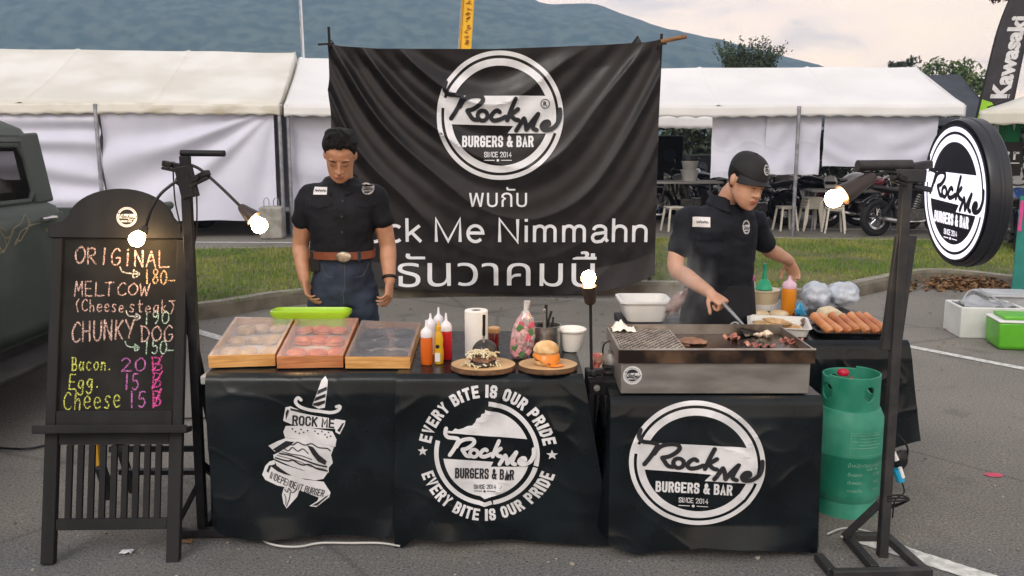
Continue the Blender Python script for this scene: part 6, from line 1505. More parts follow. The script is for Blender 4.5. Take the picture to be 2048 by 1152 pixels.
for k in range(110):
    q = rng.uniform(0, 6.28); rr = .058 * math.sqrt(rng.random()); h = .034 + .026 * (1 - (rr / .058) ** 2) * rng.uniform(.5, 1); x, y = rr * math.cos(q) * 1.15 - .004, rr * math.sin(q) * .8 - .028
    e_ = Vector((rng.gauss(0, .018), rng.gauss(0, .014), rng.gauss(-.002, .006))); z_ = max(.006, h - (.03 if rr > .045 else 0)); g.tube([(x, y, z_), Vector((x, y, z_ + .004)) + e_ * .5, Vector((x, y, max(.004, z_ - .004))) + e_], .0032, 5)
g.build('shredded_topping', CREAM, bk)
t2 = s2 + Vector((-.006, -.005, .0235)); bc = thing('burger', 'tall burger with tan bun and orange cheddar running down', 'burger', t2)
g = G(); g.lathe([(.001, 0), (.044, 0), (.050, .006), (.05, .014), (.046, .018), (.001, .018)], n=28); g.build('bun_heel', TAN, bc)
g = G(); g.blob((0, 0, .028), (.05, .05, .012), 18, amp=.2, seed=4, fq=5); g.build('patty', MEAT, bc)
g = G(); rs = []
for k in range(40):
    q = 2 * math.pi * k / 40; dr = max(0, math.cos(q + 1.2)) ** 2; l_ = .006 + .038 * dr * (.6 + .4 * noise.noise(Vector((k * .7, 0, 1)))) + .006 * abs(noise.noise(Vector((k * .9, 3, 1))))
    c_, s_ = math.cos(q), math.sin(q); rs.append([Vector((c_ * .02, s_ * .02, .048)), Vector((c_ * .048, s_ * .048, .046)), Vector((c_ * .0535, s_ * .0535, .040)), Vector((c_ * (.055 + .006 * dr), s_ * (.055 + .006 * dr), max(.002, .040 - l_))), Vector((c_ * .050, s_ * .050, max(.002, .038 - l_)))])
rs.append(rs[0]); g.rings(rs, closed=False, cap=False); g.lathe([(.001, .0485), (.021, .048)], n=20); g.blob((.035, -.045, .004), (.038, .02, .006), 12, amp=.4, seed=9); g.build('cheese', CHEESE, bc)
g = G(); g.lathe([(.001, .046), (.048, .046), (.0525, .055), (.050, .068), (.040, .082), (.022, .092), (.001, .095)], n=28); g.build('bun_crown', TAN, bc)
def knife(label, p, lean, m):
    t_ = thing('steak_knife', label, 'knife', p); t_.rotation_euler = (0, R(lean), 0)
    g = G(); g.box((0, 0, .02), (.010, .0015, .09)); g.build('blade', STEEL, t_)
    G().tube([(0, 0, .062), (0, 0, .07), (0, 0, .11), (0, 0, .145), (0, 0, .148)], [.006, .007, .0062, .0068, .004], 10).build('handle', m, t_)
knife('black handled knife stuck upright in the charcoal bun', t1 + Vector((.0, .028, .045)), 1, BLACKM)
knife('steel handled knife stuck upright in the tan bun', t2 + Vector((-.006, .0, .075)), -1, STEEL)

# small camp stove corner between the tables
cx, cz = P(1208, 760, 3.5), 0
st_ = thing('gas_stove', 'small black camp stove between the two tables', 'stove', (P(1212, 760, 3.5).x, 3.5, 0))
zz = P(1212, 745, 3.5).z
g = G(); g.box((0, 0, zz - .035), (.16, .22, .06)); g.build('body', BLACK, st_, bevel=.006)
g = G(); g.lathe([(.02, zz - .004), (.045, zz), (.045, zz + .012), (.001, zz + .014)], c=(.01, .02, 0), n=18)
for k in range(4): q = k * math.pi / 2 + .4; g.bar((.01 + .03 * math.cos(q), .02 + .03 * math.sin(q), zz + .018), (.01 + .08 * math.cos(q), .02 + .08 * math.sin(q), zz + .018), .006, .012)
g.build('burner', ENG, st_)
g = G(); g.cyl((-.05, -.112, zz - .03), (-.05, -.13, zz - .03), .013, n=12); g.cyl((.04, -.112, zz - .04), (.04, -.13, zz - .04), .013, n=12); g.build('knob', STEEL, st_)
g = G()
for sx in (-1, 1):
    for sy in (-1, 1): g.bar((sx * .07, sy * .10, 0), (sx * .07, sy * .10, zz - .06), .02, .02)
g.bar((-.07, -.1, .25), (.07, -.1, .25), .015, .02); g.build('stand_leg', BLACK, st_)
kt = thing('dented_kettle', 'small dull metal kettle on the camp stove', 'kettle', (P(1222, 715, 3.52).x, 3.52, zz + .0245))
g = G(); g.lathe([(.001, 0), (.036, 0), (.044, .012), (.042, .035), (.028, .056), (.012, .062), (.012, .068), (.001, .072)], n=20); g.build('body', mat('dull_aluminium', (.26, .25, .24), .5, .8, var=.25, vs=25), kt)
g = G(); g.tube(cat_rom([(-.035, 0, .05), (-.03, 0, .09), (.0, 0, .105), (.03, 0, .09), (.035, 0, .05)], 4), .004, 6); g.build('handle', BLACKM, kt)
sk = thing('snack_packet', 'torn pink and orange packet beside the camp stove', 'packet', (P(1193, 715, 3.46).x, 3.46, zz - .003))
g = G(); g.grid(lambda u, v: (.05 * (u - .5) + .012 * noise.noise(Vector((u * 4, v * 4, 2))), .02 * noise.noise(Vector((u * 3, v * 3, 8))) - .02 * v, .10 * v), 10, 14); g.build('wrapper', mat('packet_foil', (.55, .16, .14), .3, var=.2, vs=28, col2=(.62, .40, .30), ramp=(.45, .52)), sk, solid=.003)

# ================================================================ GRIDDLE
gx0, gx1 = pG(1244, 760)[0], pG(1626, 760)[0]; gz = GZ + .006
gy0, gy1 = 3.255, 3.66
GB = mat('griddle_steel', (.20, .19, .175), .45, .55, var=.12, vs=5, stretch=(1, 1, 4), rvar=.1, col2=(.27, .26, .24), detail=8)
BURNT = mat('burnt_steel', (.016, .010, .008), .4, .4, var=.3, vs=8, col2=(.15, .085, .05), rvar=.12, ramp=(.46, .78), detail=8)
PLATE = mat('seasoned_plate', (.010, .008, .007), .22, .3, var=.3, vs=6, col2=(.06, .04, .03), rvar=.12, spec=.7)
gt = thing('griddle', 'wide stainless gas griddle with round badge on its front', 'griddle', ((gx0 + gx1) / 2, (gy0 + gy1) / 2, gz)); hx, hy = (gx1 - gx0) / 2, (gy1 - gy0) / 2
BH, TH_ = .122, .056
G().box((0, 0, BH / 2), (2 * hx, 2 * hy, BH)).build('body', GB, gt, bevel=.004)
g = G(); ex = .012
z0, z1 = BH + .002, BH + TH_; X, Y = hx + ex, hy + ex; t = .008; sl = .03
g.box((0, -Y + t / 2, (z0 + z1) / 2), (2 * X, t, TH_ - .002)); g.build('tray_front', BURNT, gt); g = G(); g.box((-X + t / 2, 0, (z0 + z1) / 2), (t, 2 * Y - 2 * t - .001, TH_ - .003)); g.box((X - t / 2, 0, (z0 + z1) / 2), (t, 2 * Y - 2 * t - .001, TH_ - .003)); g.box((0, Y - t / 2, (z0 + z1) / 2 + .004), (2 * X, t, TH_ + .006))
g.cyl((-X, -Y, z1), (X, -Y, z1), .005, n=8); g.build('tray_wall', mat('greasy_steel_lit', (.10, .075, .055), .35, .6, vs=7, col2=(.34, .31, .28), detail=8, ramp=(.34, .6)), gt)  # greasy side and back walls paler than the front: lit look put into colour
G().box((X * .345, 0, BH + .018), (X * 1.28, 2 * Y - .018, .012)).build('hot_plate', PLATE, gt)
g = G(); xa, xb, ya, yb = -X + .012, -X * .30, -Y + .012, Y - .012; zg = z1 - .012
k = -1.0
while k < 1.6:
    for sgn in (1, -1):
        p0 = []; 
        for s_ in np.linspace(0, 1, 60):
            x = xa + (xb - xa) * s_; y = ya + (k * .42 if sgn == 1 else .40 - k * .42) + sgn * (x - xa) * 1.5
            if ya <= y <= yb: p0.append((x, y, zg + (.002 if sgn == 1 else -.002)))
        if len(p0) > 2: g.tube([p0[0], p0[-1]], .0034, 4)
    k += .085
g.bar((xa, ya, zg), (xb, ya, zg), .006, .006); g.bar((xa, yb, zg), (xb, yb, zg), .006, .006); g.bar((xb, ya, zg), (xb, yb, zg), .008, .008); g.bar((xa, ya, zg), (xa, yb, zg), .006, .006)
g.build('grill_grate', mat('greasy_grate', (.36, .32, .28), .4, .6, var=.3, vs=20), gt)
g = G(); g.box(((xa + xb) / 2, 0, BH + .008), (xb - xa, 2 * Y - .03, .008)); g.build('coal_bed', BURNT, gt)
pr = Pr(); at(pr, -hx + .044, BH - .048, .031); pr.ring(0, 0, 0, 1.18, mi=0, n=40, layer=-1); pr.ring(0, 0, 0, .98, mi=1, n=40, layer=0); logo(pr, tiny=False)
pr.build('badge', [INK_W, INK_K], gt, lambda x, y, o_: Vector((x, -hy - o_, y)), grid=0, dz=.0005, base=.0022)
go = Vector(gt.location)
def food(name, label, cat, x, y, gfn, m, z=BH + .0245):
    t_ = gfn(G()).build(name, m); t_.location = go + Vector((x, y, z)); return tag(t_, label, cat)
gx = lambda px: P(px, 690, 3.45).x - go.x
RAWM = mat('browned_patty', (.17, .075, .04), .5, var=.3, vs=30, col2=(.32, .16, .09), bump=.5, bs=60, coat=.3)
BACON = mat('fried_bacon', (.22, .045, .03), .4, var=.3, vs=18, col2=(.48, .22, .15), coat=.4)
food('beef_patty', 'browned burger patty on the hot plate next to the grate', 'patty', gx(1387), .03, lambda g: g.blob((0, 0, .007), (.062, .058, .011), 20, amp=.25, seed=3, fq=5), RAWM)
def strip(seed, n=3, L_=.075):
    def fn(g):
        rr = random.Random(seed)
        for k in range(n):
            x0, y0, a_ = rr.uniform(-.03, .03), rr.uniform(-.025, .025), rr.uniform(0, 3.1)
            g.grid(lambda u, v, x0=x0, y0=y0, a_=a_, k=k: (x0 + math.cos(a_) * (u - .5) * L_ - math.sin(a_) * (v - .5) * .022, y0 + math.sin(a_) * (u - .5) * L_ + math.cos(a_) * (v - .5) * .022, .006 + k * .007 + .006 * math.sin(u * 14 + k) + .003 * math.sin(v * 5)), 20, 4)
        return g
    return fn
for px, yy, sd, lab in ((1488, .09, 1, 'curled bacon rashers at the back of the hot plate'), (1512, -.07, 2, 'bacon rasher near the front of the hot plate'), (1580, .02, 5, 'dark red bacon heap near the right wall of the griddle')):
    o = strip(sd, 2)(G()).build('bacon', BACON, solid=.003); o.location = go + Vector((gx(px), yy, BH + .0245)); tag(o, lab, 'bacon')
o = G().grid(lambda u, v: (.10 * (u - .5), .08 * (v - .5), .02 * abs(noise.noise(Vector((u * 3.2, v * 3.2, 4)))) + .035 * math.exp(-((u - .35) ** 2 + (v - .5) ** 2) * 12) * (1 + .5 * noise.noise(Vector((u * 8, v * 8, 1))))), 20, 16).build('paper_napkin', PAPER, solid=.002); o.location = go + Vector((-X + .065, Y - .055, z1 - .006)); tag(o, 'crumpled white napkin on the back left corner of the griddle', 'napkin')
o = strip(9, 2, .06)(G()).build('bacon', mat('cream_bread', (.62, .52, .40), .7, var=.15, vs=20), solid=.01); o.name = 'bread_scrap'; o.location = go + Vector((gx(1545), .16, BH + .0245)); tag(o, 'pale torn bread at the back right corner of the hot plate', 'bread')

# ================================================================ WHITE TUB LEFT OF THE COOK
zt = P(1295, 645, 4.3).z
tbp = P(1293, 645, 4.3)
tb = thing('white_tub', 'large white plastic tub with rim left of the cook', 'tub', (tbp.x, 4.42, zt))
g = G(); hx2 = .122; g.rings([rrect(hx2 - .03, .11, 0, .03), rrect(hx2 - .025, .115, .01, .03), rrect(hx2, .125, .09, .04), rrect(hx2 + .012, .135, .095, .045), rrect(hx2 + .012, .135, .105, .045), rrect(hx2 - .005, .12, .105, .04), rrect(hx2 - .03, .11, .012, .03)]); g.build('body', WHITEP, tb)
ttb = thing('side_stand', 'low black stand holding up the white tub', 'stand', (tbp.x, 4.42, 0))
G().box((0.04, 0, zt - .024), (.34, .34, .04)).build('top', BLACK, ttb, bevel=.004)
for sx in (-1, 1):
    for sy in (-1, 1): G().bar((.04 + sx * .14, sy * .14, 0), (.04 + sx * .14, sy * .14, zt - .045), .025, .025).build('leg', BLACK, ttb)

# ================================================================ SIDE TABLE FOOD
z_ = TZ + .008
def tray(label, c, hx, hy, h, m, rz=0, name='food_tray'):
    t_ = thing(name, label, 'tray', c, rz)
    G().rings([rrect(hx - .012, hy - .012, 0, .02), rrect(hx, hy, h, .025), rrect(hx + .010, hy + .010, h + .001, .03), rrect(hx + .010, hy + .010, h + .004, .03), rrect(hx - .003, hy - .003, h + .003, .024), rrect(hx - .014, hy - .014, .004, .02)]).build('pan', m, t_)
    return t_
c = PZ(1567, 650, z_); c = Vector((P(1567, 650, 4.05).x, 4.13, z_))
TRAYW = mat('white_enamel', (.62, .62, .60), .35, var=.06)
tray('white rectangular tray of cooked chicken strips at the front of the side table', c, .135, .145, .038, TRAYW, R(-14))
CHICK = mat('cooked_chicken', (.46, .28, .13), .55, var=.25, vs=25, col2=(.64, .46, .27), bump=.3, bs=50)
labs = ['thick chicken strip at the left of the white tray', 'chicken strip second from left in the white tray', 'chicken strip in the middle of the white tray', 'long chicken strip right of the middle in the white tray', 'chicken strip at the right of the white tray', 'short chicken strip lying across the others in the white tray']
for k in range(6):
    a_ = R(-14 + rng.uniform(-25, 25)); x, y = (-.085 + .037 * k, rng.uniform(-.04, .05)) if k < 5 else (-.01, 0)
    o = G().blob((0, 0, 0), (.022, .075, .015), 14, amp=.35, seed=k, fq=4).build('chicken_strip', CHICK); o.location = c + Vector((x, y, .022 + (.022 if k == 5 else 0))); o.rotation_euler = (0, 0, a_ + (1.2 if k == 5 else .5)); tag(o, labs[k], 'food')
# sausages
c = Vector((P(1700, 655, 4.05).x, 4.05, z_))
tray('shallow black tray holding a row of sausages', c, .160, .075, .016, BLACKM, R(-3))
SAUS = mat('sausage_skin', (.46, .17, .06), .35, var=.15, vs=9, col2=(.60, .27, .12), coat=.3)
sl_ = ['leftmost sausage on the black tray', 'second sausage from the left on the black tray', 'third sausage from the left on the black tray', 'middle sausage on the black tray', 'third sausage from the right on the black tray', 'second sausage from the right on the black tray', 'rightmost sausage on the black tray']
proto = None
for k in range(7):
    loc = c + Vector((-.135 + .043 * k, .0, .028 + .0)); 
    if proto is None:
        proto = G().tube(cat_rom([(0, -.075, 0), (0, -.066, .002), (0, -.02, .006), (0, .04, .012), (0, .075, .020), (0, .083, .022)], 4), [.004] + [.013] * 3 + [.0200] * 13 + [.014, .008, .003, .002][:4], 14).build('sausage', SAUS); tag(proto, sl_[0], 'sausage', 'sausages on the black tray'); proto.location = loc; proto.rotation_euler = (R(12), 0, R(14)); proto.location.z += .012
    else:
        o = proto.copy(); COL.objects.link(o); o.location = loc + Vector((0, 0, .012)); o.rotation_euler = (R(12 + rng.uniform(-2, 2)), rng.uniform(-.3, .3), R(16 + rng.uniform(-3, 3))); o.scale = (rng.uniform(.95, 1.15), rng.uniform(.84, 1.08), rng.uniform(.95, 1.1)); o.data = o.data.copy(); o.data.materials[0] = mat('sausage_skin_%d' % (k % 3), ((.34, .105, .035), (.42, .15, .055), (.30, .085, .03))[k % 3], .35, vs=11, col2=((.52, .22, .09), (.56, .27, .12), (.46, .18, .07))[k % 3], coat=.3, bump=.1, bs=40, detail=8); o['label'] = sl_[k]
# pan of dark food with pale round on top (behind the white tray)
c = Vector((P(1545, 620, 4.35).x, 4.40, z_)); tray('dark pan with pale cut buns behind the chicken tray', c, .13, .07, .022, BLACKM, R(-10), 'baking_pan')
for k, lab in enumerate(('pale halved bun at the left of the dark pan', 'pale halved bun at the right of the dark pan')):
    b_ = bun(lab, c + Vector((-.05 + .1 * k, 0, .006)), .05, mat('pale_crust', (.56, .42, .24), .6, var=.15, vs=20, col2=(.66, .55, .38)), 'halved buns in the dark pan'); b_.scale = (1, 1, .5)
# tubs and bottles
c = Vector((P(1532, 600, 4.5).x, 4.60, z_)); t_ = thing('sauce_tub', 'cloudy plastic tub of cream sauce with a green funnel on top', 'tub', c)
G().lathe([(.001, 0), (.075, 0), (.082, .01), (.095, .115), (.099, .117), (.099, .122), (.09, .122), (.001, .118)], n=28).build('tub_body', mat('cream_tub', (.60, .52, .36), .35, var=.08), t_)
G().lathe([(.001, .003), (.086, .012), (.0895, .05)], n=28).build('white_label', WHITEP, t_)
f_ = thing('funnel', 'green plastic funnel upside down on the cream tub', 'funnel', c + Vector((.012, -.01, .1235)), 0); GFUN = mat('mint_green_plastic', (.03, .42, .22), .4, var=.06)
G().lathe([(.044, 0), (.046, .003), (.026, .045), (.013, .055), (.010, .11), (.0105, .135), (.001, .136)], n=24).build('cone', GFUN, f_)
c = Vector((P(1582, 605, 4.42).x, 4.46, z_)); squeeze('orange squeeze bottle with pale pink cap on the side table', c, .037, .155, mat('orange_squeeze', (.64, .22, .01), .35, var=.06), mat('pale_pink_cap', (.68, .46, .58), .4), nz=.02)
c = Vector((P(1502, 600, 4.6).x, 4.68, z_)); squeeze('white bottle with hot pink cap half hidden by the cook', c, .040, .16, WHITEP, mat('hot_pink_cap', (.68, .10, .35), .4), nz=.01)
c = Vector((P(1601, 612, 4.35).x, 4.36, z_)); o = G().blob((0, 0, .03), (.028, .02, .03), 12, amp=.8, seed=5, fq=5).build('blue_clip_bag', mat('blue_wrap', (.03, .28, .52), .35, var=.3, vs=30), None); o.location = c + Vector((0, 0, .02)); tag(o, 'crumpled bright blue wrapper beside the orange bottle', 'wrapper')
BAGC = mat('clear_bag_film', (.62, .68, .78), .22, alpha=.60, var=.15, vs=14, spec=.8, bump=.9, bs=26)
for k, (px, py, Y, rx, rz, lab) in enumerate(((1632, 590, 4.72, .075, .075, 'puffy clear plastic bag next to the orange bottle'), (1685, 592, 4.78, .085, .07, 'rightmost puffy clear plastic bag at the back of the side table'))):
    t_ = thing('plastic_bag', lab, 'bag', (P(px, py, Y).x, Y, z_))
    G().blob((0, 0, rz * .92), (rx, .09, rz), 40, amp=.22, seed=20 + k, fq=4).build('film', BAGC, t_, ang=180)
    g = G(); g.blob((0, 0, rz * .7), (rx * .7, .06, rz * .6), 14, amp=.5, seed=30 + k, fq=4); g.build('contents', mat('white_rolls', (.60, .60, .62), .8, var=.1), t_)
c = Vector((P(1655, 622, 4.32).x, 4.30, z_)); t_ = thing('bread_pack', 'pale block of bread in clear wrap on a white lid', 'bread', c)
g = G(); g.prism([(-.07, .008), (.075, .008), (.06, .055), (.02, .082), (-.04, .07)], -.05, .05); g.build('bread', mat('pale_bread', (.66, .56, .38), .7, var=.1, vs=12, bump=.2), t_, bevel=.012, seg=3)
g = G(); g.rings([rrect(.10, .07, 0, .02), rrect(.105, .075, .006, .02)]); g.build('lid', WHITEP, t_)
c = Vector((P(1625, 640, 4.2).x, 4.2, z_)); o = G().blob((0, 0, .02), (.05, .06, .022), 16, amp=.9, seed=8, fq=7).build('onion_heap', mat('dark_caramel', (.10, .05, .04), .4, var=.4, vs=40, col2=(.26, .15, .12), bump=.5, bs=50)); o.location = c; tag(o, 'heap of dark caramelised onion between tray and sausages', 'food')

# ================================================================ PEOPLE
from mathutils.bvhtree import BVHTree
SKIN = mat('skin', (.41, .205, .118), .5, var=.08, vs=16, col2=(.50, .26, .16), sss=.12, bump=.12, bs=160)
SKIN2 = mat('skin_paler', (.44, .235, .155), .5, var=.08, vs=16, col2=(.52, .30, .205), sss=.12, bump=.05, bs=120)
HAIR = mat('black_hair', (.005, .0045, .004), .6, var=.5, vs=30, stretch=(3, 3, 1), bump=.9, bs=110, spec=.25)
LIPS = mat('lip_skin', (.33, .115, .085), .45, var=.1); BROW = mat('brow_hair', (.012, .009, .008), .8)
SHIRT = mat('black_work_shirt', (.0075, .008, .011), .72, var=.25, vs=9, bump=.18, bs=70, spec=.25)
DENIM = mat('indigo_denim', (.007, .012, .026), .8, var=.25, vs=7, col2=(.024, .038, .068), detail=8, bump=.25, bs=160)
LEAB = mat('brown_leather', (.20, .055, .022), .5, var=.2, vs=14, bump=.1)
SHOE = mat('black_shoe', (.012, .012, .012), .4)
def ell(c, rx, ry, ax=XA, ay=Vector((0, 1, 0)), n=28, p=2.0):
    o = []
    for k in range(n):
        a = 2 * math.pi * k / n; ca, sa = math.cos(a), math.sin(a)
        o.append(Vector(c) + ax * rx * math.copysign(abs(ca) ** (2 / p), ca) + ay * ry * math.copysign(abs(sa) ** (2 / p), sa))
    return o
def limb(g, pts, rad, k=5, n=16):
    ps = cat_rom(pts, k); rs = []
    for i in range(len(ps)): t = i / k; j = min(int(t), len(rad) - 2); rs.append(rad[j] + (rad[j + 1] - rad[j]) * (t - j))
    g.tube(ps, rs, n)
    for p, r in ((ps[0], rs[0]), (ps[-1], rs[-1])): g.blob(p, r * .985, 12)
    return g
HEADZ = [(0, .020, -.080, -.045), (.010, .038, -.090, -.030), (.028, .053, -.094, .0), (.05, .062, -.094, .035), (.075, .067, -.092, .064), (.10, .070, -.090, .082), (.125, .0715, -.0865, .093), (.15, .073, -.089, .099), (.178, .073, -.085, .101), (.203, .064, -.066, .090), (.220, .044, -.036, .063), (.229, .014, .0, .032)]
def head_at(z):
    for (z0, *a), (z1, *b) in zip(HEADZ, HEADZ[1:]):
        if z <= z1: t = max(0, (z - z0) / (z1 - z0)); return [p + (q - p) * t for p, q in zip(a, b)]
    return HEADZ[-1][1:]
def head_geo(g, M):
    rs = []
    for z, hw_, f, b in HEADZ: rs.append([M @ p for p in ell((0, (f + b) / 2, z), hw_, (b - f) / 2, p=2.55)])
    g.rings(rs)
    def t(pts, r): g.tube([M @ Vector(p) for p in pts], r, 10)
    def bl(c, r, rot=None): 
        q = G(); q.blob(c, r, 12, rot=rot); g.add([M @ Vector(v) for v in q.v], q.f)
    t([(0, -.082, .135), (0, -.095, .115), (0, -.103, .095), (0, -.109, .084), (0, -.104, .077), (0, -.09, .075)], [.007, .0085, .0105, .0125, .0125, .008])
    for s in (-1, 1):
        bl((s * .013, -.099, .081), (.011, .009, .008)); bl((s * .031, -.082, .142), (.024, .0075, .008)); bl((s * .031, -.0775, .122), (.017, .0095, .010))
        bl((s * .075, .012, .112), (.009, .019, .031), rot=(R(-12), 0, 0)); bl((s * .081, .006, .112), (.006, .012, .024), rot=(R(-12), 0, 0))
    bl((0, -.097, .057), (.024, .009, .006)); bl((0, -.095, .047), (.020, .010, .007)); bl((0, -.086, .014), (.024, .010, .014))
    return g
def head_extras(M, par, o, browm=BROW):
    ML = Matrix.Translation(-o) @ M
    for s in (-1, 1):
        g = G(); g.tube([ML @ Vector(p) for p in ((s * .013, -.0955, .141), (s * .031, -.0950, .1465), (s * .052, -.082, .141))], [.0022, .0032, .0015], 8); g.build('eyebrow', browm, par)
        g = G(); g.tube([ML @ Vector(p) for p in ((s * .017, -.0905, .117), (s * .031, -.0945, .1145), (s * .046, -.085, .118))], [.0010, .0018, .0010], 6); g.build('eyelash', browm, par)
    g = G()
    for z, h_, w_ in ((.0555, .0042, .023), (.0475, .0055, .019)):
        q = G(); q.blob((0, -.1012 if z > .05 else -.1005, z), (w_, .006, h_), 14); g.add([ML @ Vector(v) for v in q.v], q.f)
    g.build('lips', LIPS, par)
def hand_geo(g, w, d, n, thumb, curl=(25, 30, 25), scale=1.0, spread=6, tcurl=20):
    """palm and five fingers; d = pointing way, n = side the fingers curl to, thumb = +1/-1 along d x n"""
    d = Vector(d).normalized(); n = Vector(n); n = (n - d * n.dot(d)).normalized(); s = d.cross(n) * thumb; S = scale; w = Vector(w)
    rs = []
    for t, hw_, th in ((-.012, .025, .020), (.0, .027, .019), (.03, .036, .017), (.06, .041, .015), (.083, .040, .0125), (.092, .036, .009)):
        rs.append([w + d * t * S + s * (.002 + math.cos(a) * hw_ * S) + n * (math.sin(a) * th * S) for a in (2 * math.pi * k / 18 for k in range(18))])
    g.rings(rs)
    for i, (off, L_, r) in enumerate(((.030, .070, .0088), (.0105, .080, .0092), (-.0100, .074, .0088), (-.0290, .057, .0078))):
        a0 = R(spread * (1.5 - i)); dd = (d * math.cos(a0) + s * math.sin(a0)).normalized(); p = w + d * .082 * S + s * off * S; pts = [p - dd * .015 * S, p]; ang = 0
        for seg, c in zip((.45, .32, .26), curl):
            ang += R(c * (1 + .12 * i)); v = dd * math.cos(ang) + n * math.sin(ang); p = p + v * L_ * seg * S; pts.append(p)
        ps = cat_rom(pts, 3); g.tube(ps, [r * S * (1.02 - .28 * k / len(ps)) for k in range(len(ps))], 10); g.blob(ps[-1], r * S * .74, 8)
    p = w + d * .018 * S + s * .024 * S + n * .006 * S; v = (d * .62 + s * .72 + n * .30).normalized(); pts = [p - v * .01 * S, p, p + v * .035 * S]
    v2 = (d * .9 + s * .30 + n * (.2 + tcurl / 60)).normalized(); pts.append(pts[-1] + v2 * .030 * S); pts.append(pts[-1] + (v2 + n * .2).normalized() * .022 * S)
    ps = cat_rom(pts, 3); g.tube(ps, [.0125 * S * (1 - .35 * k / len(ps)) for k in range(len(ps))], 10); g.blob(ps[-1], .0082 * S, 8)
    return g
def crumple(o, amp, fq, seed, amp2=0, down=None):
    me = o.data; no = [v.normal.copy() for v in me.vertices]
    for v, n in zip(me.vertices, no):
        c = v.co; q = fbm(c.x * fq, c.y * fq, c.z * fq * 1.6 + seed, 3) * amp
        if amp2: q += amp2 * math.sin(c.z * 42 + 5 * noise.noise(Vector((c.x * 6, c.y * 6, c.z * 4 + seed)))) * max(0, noise.noise(Vector((c.x * 5, c.y * 5 + 3, c.z * 5 + seed))) + .15)
        v.co = c + n * q
    me.update()
def surf_map(objs, o, d=Vector((0, 1, 0))):
    """lays a print on cloth seen from the front: (x, z) world -> point just off the cloth"""
    trees = [BVHTree.FromPolygons([v.co.copy() for v in ob.data.vertices], [tuple(p.vertices) for p in ob.data.polygons]) for ob in objs]
    def f(x, z, off):
        org = Vector((x, 2.5, z)) - o; best = None
        for tr in trees:
            h = tr.ray_cast(org, d)
            if h[0] is not None and (best is None or h[3] < best[3]): best = h
        if best is None: return Vector((x, 4.3, z)) - o
        return best[0] - d * off
    return f
def hair_shell(par, M, o, hairline, off, seed, top=.02, n=90, name='hair', m=HAIR, rough=.009):
    ML = Matrix.Translation(-o) @ M; g = G()
    def fn(u, v):
        a = 2 * math.pi * u; front = -math.sin(a)          # a = -90 deg is the face
        z0 = hairline(a); z = z0 + (.2295 - z0) * (v ** .8)
        hw_, f, b = head_at(z); cy = (f + b) / 2; ry = (b - f) / 2; cl_ = 1 if v < .86 else math.sqrt(max(0, 1 - ((v - .86) / .14) ** 2)); hw_ *= cl_; ry *= cl_
        lift = off * min(1, .08 + v * 4.5) * (1 + .30 * noise.noise(Vector((math.cos(a) * 5, math.sin(a) * 5, v * 6 + seed)))) + rough * abs(noise.noise(Vector((math.cos(a) * 13, math.sin(a) * 13, v * 3 + seed)))) * min(1, v * 2)
        k = min(1, max(0, (z - .165) / .06)); tz = top * k * (1 + .6 * noise.noise(Vector((math.cos(a) * 4 * (1 - v * .7), math.sin(a) * 4 * (1 - v * .7), seed + 4)))) * (1 + .35 * front); lift *= cl_
        return ML @ Vector((math.cos(a) * (hw_ + lift), cy + math.sin(a) * (ry + lift), z + tz))
    g.grid(fn, n, 34); return g.build(name, m, par, solid=.006, ang=180)

# ---------------------------------------------------------------- the man in jeans
f0 = P(686, 560, 4.40); o1 = Vector((f0.x, 4.40, 0))
p1 = thing('person', 'man in black short sleeved work shirt and jeans looking down behind the crates', 'person', o1)
J = lambda px, py, Y=4.40: P(px, py, Y)
neck, hc = J(684, 365, 4.41), J(681, 332, 4.35)
M1 = Matrix.Translation(hc + Vector((0, 0, -.035))) @ Matrix.Rotation(R(6), 4, 'Z') @ Matrix.Rotation(R(36), 4, 'X') @ Matrix.Rotation(R(3), 4, 'Y') @ Matrix.Scale(.95, 4)
shl, shr = J(616, 392, 4.41), J(753, 392, 4.41)
ell_, elr = J(601, 492, 4.44), J(775, 490, 4.44); wrl, wrr = J(609, 560, 4.33), J(779, 562, 4.36)
zc_ = lambda z: Vector((f0.x, 4.41, z))
TORSO = [(.86, .140, .102, 0), (.95, .152, .110, 0), (1.04, .142, .106, -.005), (1.12, .138, .104, -.012), (1.22, .148, .108, -.012), (1.30, .160, .110, -.004), (1.36, .155, .092, .004), (1.405, .105, .070, .008), (1.43, .06, .055, .006)]
def torso(g, grow=0.0, z0=.0, z1=9):
    rs = []
    for z, rx, ry, dy in TORSO:
        if z < z0 or z > z1: continue
        rs.append(ell(zc_(z) + Vector((0, dy, 0)), rx + grow, ry + grow, p=2.35))
    return g.rings(rs)
g = G(); torso(g, -.02)
limb(g, [neck + Vector((0, .02, -.06)), neck + Vector((0, .0, .03)), hc + Vector((0, .03, .03))], [.062, .056, .058])
head_geo(g, M1)
for sh, el, wr in ((shl, ell_, wrl), (shr, elr, wrr)): limb(g, [sh, sh.lerp(el, .5) + Vector((0, .0, 0)), el, el.lerp(wr, .35), wr], [.052, .049, .042, .043, .028])
hand_geo(g, wrl, J(619, 608, 4.27) - wrl, (.55, -.1, -.1), -1, curl=(22, 26, 20), scale=.98)
hand_geo(g, wrr, J(776, 606, 4.30) - wrr, (-.6, .2, 0), 1, curl=(30, 34, 26), scale=.98)
hips = []
for s in (-1, 1):
    h_ = zc_(.88) + Vector((s * .075, 0, 0)); limb(g, [h_, zc_(.50) + Vector((s * .10, -.01, 0)), zc_(.10) + Vector((s * .11, .02, 0))], [.078, .056, .042]); hips.append(h_)
    limb(g, [zc_(.07) + Vector((s * .11, .03, 0)), zc_(.045) + Vector((s * .125, -.14, 0))], [.045, .035])
g.v = [tuple(Vector(v) - o1) for v in g.v]
